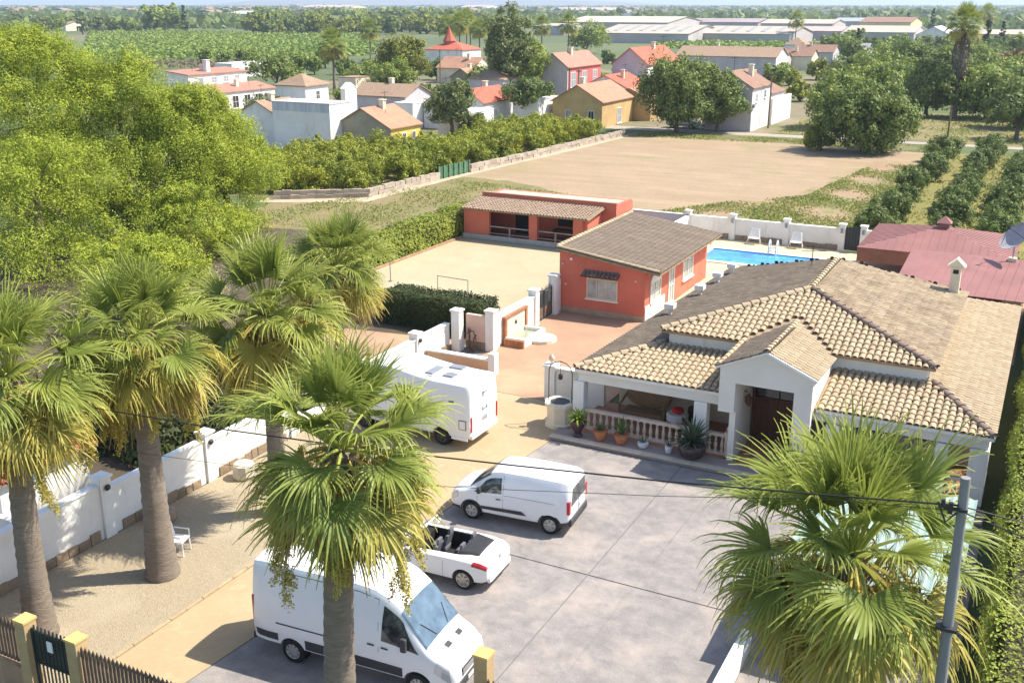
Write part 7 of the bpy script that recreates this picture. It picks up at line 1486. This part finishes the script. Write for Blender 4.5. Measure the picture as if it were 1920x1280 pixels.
for u in range(-10, 280, 13): fartree(u + rr.uniform(-5, 5), 55 + rr.uniform(-8, 10), rr.choice((0, 0, 1, 3)), rr.uniform(0.6, 1.05), 'dark mixed tree in the distant groves above the pines', 'distant groves')
for u in range(1010, 1920, 26): fartree(u + rr.uniform(-9, 9), 40 + rr.uniform(-3, 4), rr.choice((0, 1, 3)), rr.uniform(0.7, 1.3), 'distant tree on the plain behind the warehouses', 'trees behind the warehouses')
for u in range(1530, 1925, 19): fartree(u + rr.uniform(-6, 6), 100 + rr.uniform(-9, 14), rr.choice((0, 1, 1)), rr.uniform(0.45, 0.75), 'green tree in the gardens between village and warehouses', 'garden trees right of the village')
for u, v, s in ((1845, 118, 1.0), (1605, 116, 0.8), (1875, 100, 0.9), (1745, 66, 1.2), (1700, 60, 1.0)): fartree(u, v, 'c', s, 'dark slim cypress in the gardens right of the village', 'garden cypresses', 'cypress_tree')
for u, v, s in ((418, 122, 0.4), (386, 121, 0.45), (455, 118, 0.45), (470, 120, 0.4), (560, 140, 0.5), (590, 140, 0.45), (645, 140, 0.5)): fartree(u, v, rr.choice((0, 1)), s, 'small tree at the near edge of the big green orchard', 'trees at the orchard edge')
for k_, (u, v, s_) in enumerate(((545, 205, .35), (560, 178, .4), (640, 196, .3), (600, 190, .35), (700, 190, .4), (720, 200, .3), (800, 190, .45), (830, 196, .4), (870, 200, .4), (930, 190, .4), (1010, 190, .45), (1030, 215, .35), (1045, 200, .4), (1000, 170, .5), (1040, 160, .5), (1130, 170, .45), (1160, 160, .4), (1240, 165, .5), (1300, 175, .5), (1330, 160, .4), (1450, 170, .45), (1480, 160, .45), (1500, 190, .45), (1465, 150, .4), (1530, 150, .45), (1250, 140, .5), (1190, 130, .5), (960, 140, .5), (930, 130, .5), (820, 150, .5), (650, 150, .5), (610, 128, .5), (690, 140, .55), (1090, 130, .5), (1140, 120, .5), (1010, 130, .5))): fartree(u, v, rr.choice((0, 1, 1, 2)), s_ * rr.uniform(0.8, 1.2), 'small garden tree standing among the village houses', 'small trees among the village houses')
# orchards that read as one green mass
def bushes(name, poly_uv, step, size, m, label, seed, per=22, hmax=1.6, jit=0.5):
    rng = np.random.default_rng(seed); pol = [tuple(G(u, v)[:2]) for u, v in poly_uv]; a = np.array(pol); lo, hi = a.min(0), a.max(0); C_ = []
    for x in np.arange(lo[0], hi[0], step):
        for y in np.arange(lo[1], hi[1], step * 1.25):
            p = (x + rng.uniform(-jit, jit), y + rng.uniform(-jit, jit))
            if inside(p, pol): C_.append(p)
    C_ = np.array(C_); n = len(C_); d = rng.normal(size=(n, per, 3)); d /= np.linalg.norm(d, axis=2)[:, :, None]; d[:, :, 2] = abs(d[:, :, 2]); R_ = rng.uniform(0.75, 1.15, (n, 1, 1)) * size
    P = np.zeros((n, per, 3)); P[:, :, :2] = C_[:, None, :]; P += d * R_ * rng.uniform(0.75, 1.05, (n, per, 1)) * np.array([1, 1, hmax / size * 0.9]); T = np.clip(rng.uniform(0.2, 0.8, (n, 1)) + rng.normal(scale=0.15, size=(n, per)), 0, 1)
    me = leaf_mesh(name, P.reshape(-1, 3), size * 0.75, T.ravel(), m, d.reshape(-1, 3), 0.75, 0.3, seed); o = link(name, me); return tag(o, label, 'orchard', kind='stuff')
L_field = leafmat('orchard_mass', (0.11, 0.175, 0.03), (0.32, 0.40, 0.075), trans=0.25, objvar=0.0)
bushes('orchard_rows', [(150, 112), (330, 113), (470, 112), (600, 112), (700, 104), (705, 66), (465, 64), (350, 60), (170, 60)], 3.6, 1.6, L_field, 'wide green citrus orchard in rows beyond the village', 301, 13, 1.9)
bushes('orchard_rows', [(1230, 92), (1480, 96), (1480, 82), (1230, 80)], 4.6, 2.0, L_field, 'green orchard strip in front of the warehouses', 302, 12, 2.0)
bushes('orchard_rows', [(1525, 112), (1925, 120), (1925, 84), (1525, 84)], 5.0, 2.2, L_field, 'green orchard strip right of the village', 303, 12, 2.2)
bushes('scrub', [(225, 128), (500, 128), (500, 114), (225, 114)], 4.0, 1.2, mat_s if False else leafmat('dry_scrub', (0.16, 0.11, 0.06), (0.26, 0.19, 0.10)), 'dry brown scrub strip before the big green orchard', 304, 10, 0.9)
# woods and groves further out to the horizon
rng = np.random.default_rng(77); n = 5200; dist = 800 * np.exp(rng.uniform(0, 2.25, n)); uu = rng.uniform(-120, 2040, n); P = []
for d_, u_ in zip(dist, uu): x, y = far(u_, d_); P.append((x, y))
P = np.array(P); per = 9; s = (3.0 + dist * 0.0016)[:, None, None]; q = rng.normal(size=(n, per, 3)); q[:, :, 2] = abs(q[:, :, 2]) * 0.8
V3 = np.zeros((n, per, 3)); V3[:, :, :2] = P[:, None, :]; V3 += q * s * np.array([1.4, 1.4, 0.8]); V3[:, :, 2] = np.minimum(V3[:, :, 2], 11) + 0.5
T = np.clip(rng.uniform(0, 0.8, (n, 1)) + rng.normal(scale=0.15, size=(n, per)), 0, 1); me = leaf_mesh('far_woods', V3.reshape(-1, 3), np.repeat(s.ravel() * 1.6, per), T.ravel(), L_dk, None, 0.8, 0.3, 9)
tag(link('far_woods', me), 'scattered woods and groves fading towards the horizon', 'woods', kind='stuff')
fh = MB(); fh.box(-7, 7, -5, 5, 0, 6); fhm = fh.mesh('far_house', M_vwhite); fr = MB(); fr.slab([(7.5, -5.5, 6), (7.5, 5.5, 6), (0, 5.5, 8.2), (0, -5.5, 8.2)], 0.2); fr.slab([(-7.5, 5.5, 6), (-7.5, -5.5, 6), (-0.01, -5.5, 8.2), (-0.01, 5.5, 8.2)], 0.2); frm = fr.mesh('far_roof', M_ft_tan)
for i, (u, v) in enumerate(((66, 30), (118, 31), (245, 31), (385, 28), (530, 22), (600, 20), (640, 19), (780, 24), (870, 20), (1050, 30), (1168, 38), (1210, 34), (1230, 34), (1492, 30), (1562, 29), (1655, 42), (1820, 32), (1010, 26), (900, 22), (430, 26)) + tuple((rr.uniform(380, 1350), rr.uniform(17, 36)) for _ in range(46)) + tuple((rr.uniform(1350, 1920), rr.uniform(24, 40)) for _ in range(14)) + tuple((rr.uniform(0, 400), rr.uniform(24, 40)) for _ in range(10))):
    x, y = corner(u, v); d_ = math.hypot(x, y); o = empty('far_house', (x, y, -0.05), 'tiny white house far out on the hazy plain', 'house', 'far white houses', rr.uniform(-0.3, 0.3)); sc = 0.8 + d_ / 2600; o.scale = (sc * rr.uniform(1, 2.2), sc, sc); link('wall', fhm, o); link('roof', frm, o)

# ================================================================== haze over the plain
hz = MB(); hz.box(-13900, 13900, -2900, 15900, -1.2, 75); hzm = bpy.data.materials.new('haze'); hzm.use_nodes = True; hn = hzm.node_tree
hn.nodes.remove(hn.nodes['Principled BSDF']); pv = hn.nodes.new('ShaderNodeVolumePrincipled'); pv.inputs['Color'].default_value = (0.72, 0.85, 1.0, 1); pv.inputs['Density'].default_value = 0.00017; pv.inputs['Anisotropy'].default_value = 0.2
hn.links.new(pv.outputs[0], hn.nodes['Material Output'].inputs['Volume'])
hz.obj('haze', hzm, None, kind='stuff', label='thin blue haze lying over the plain', cat='haze')
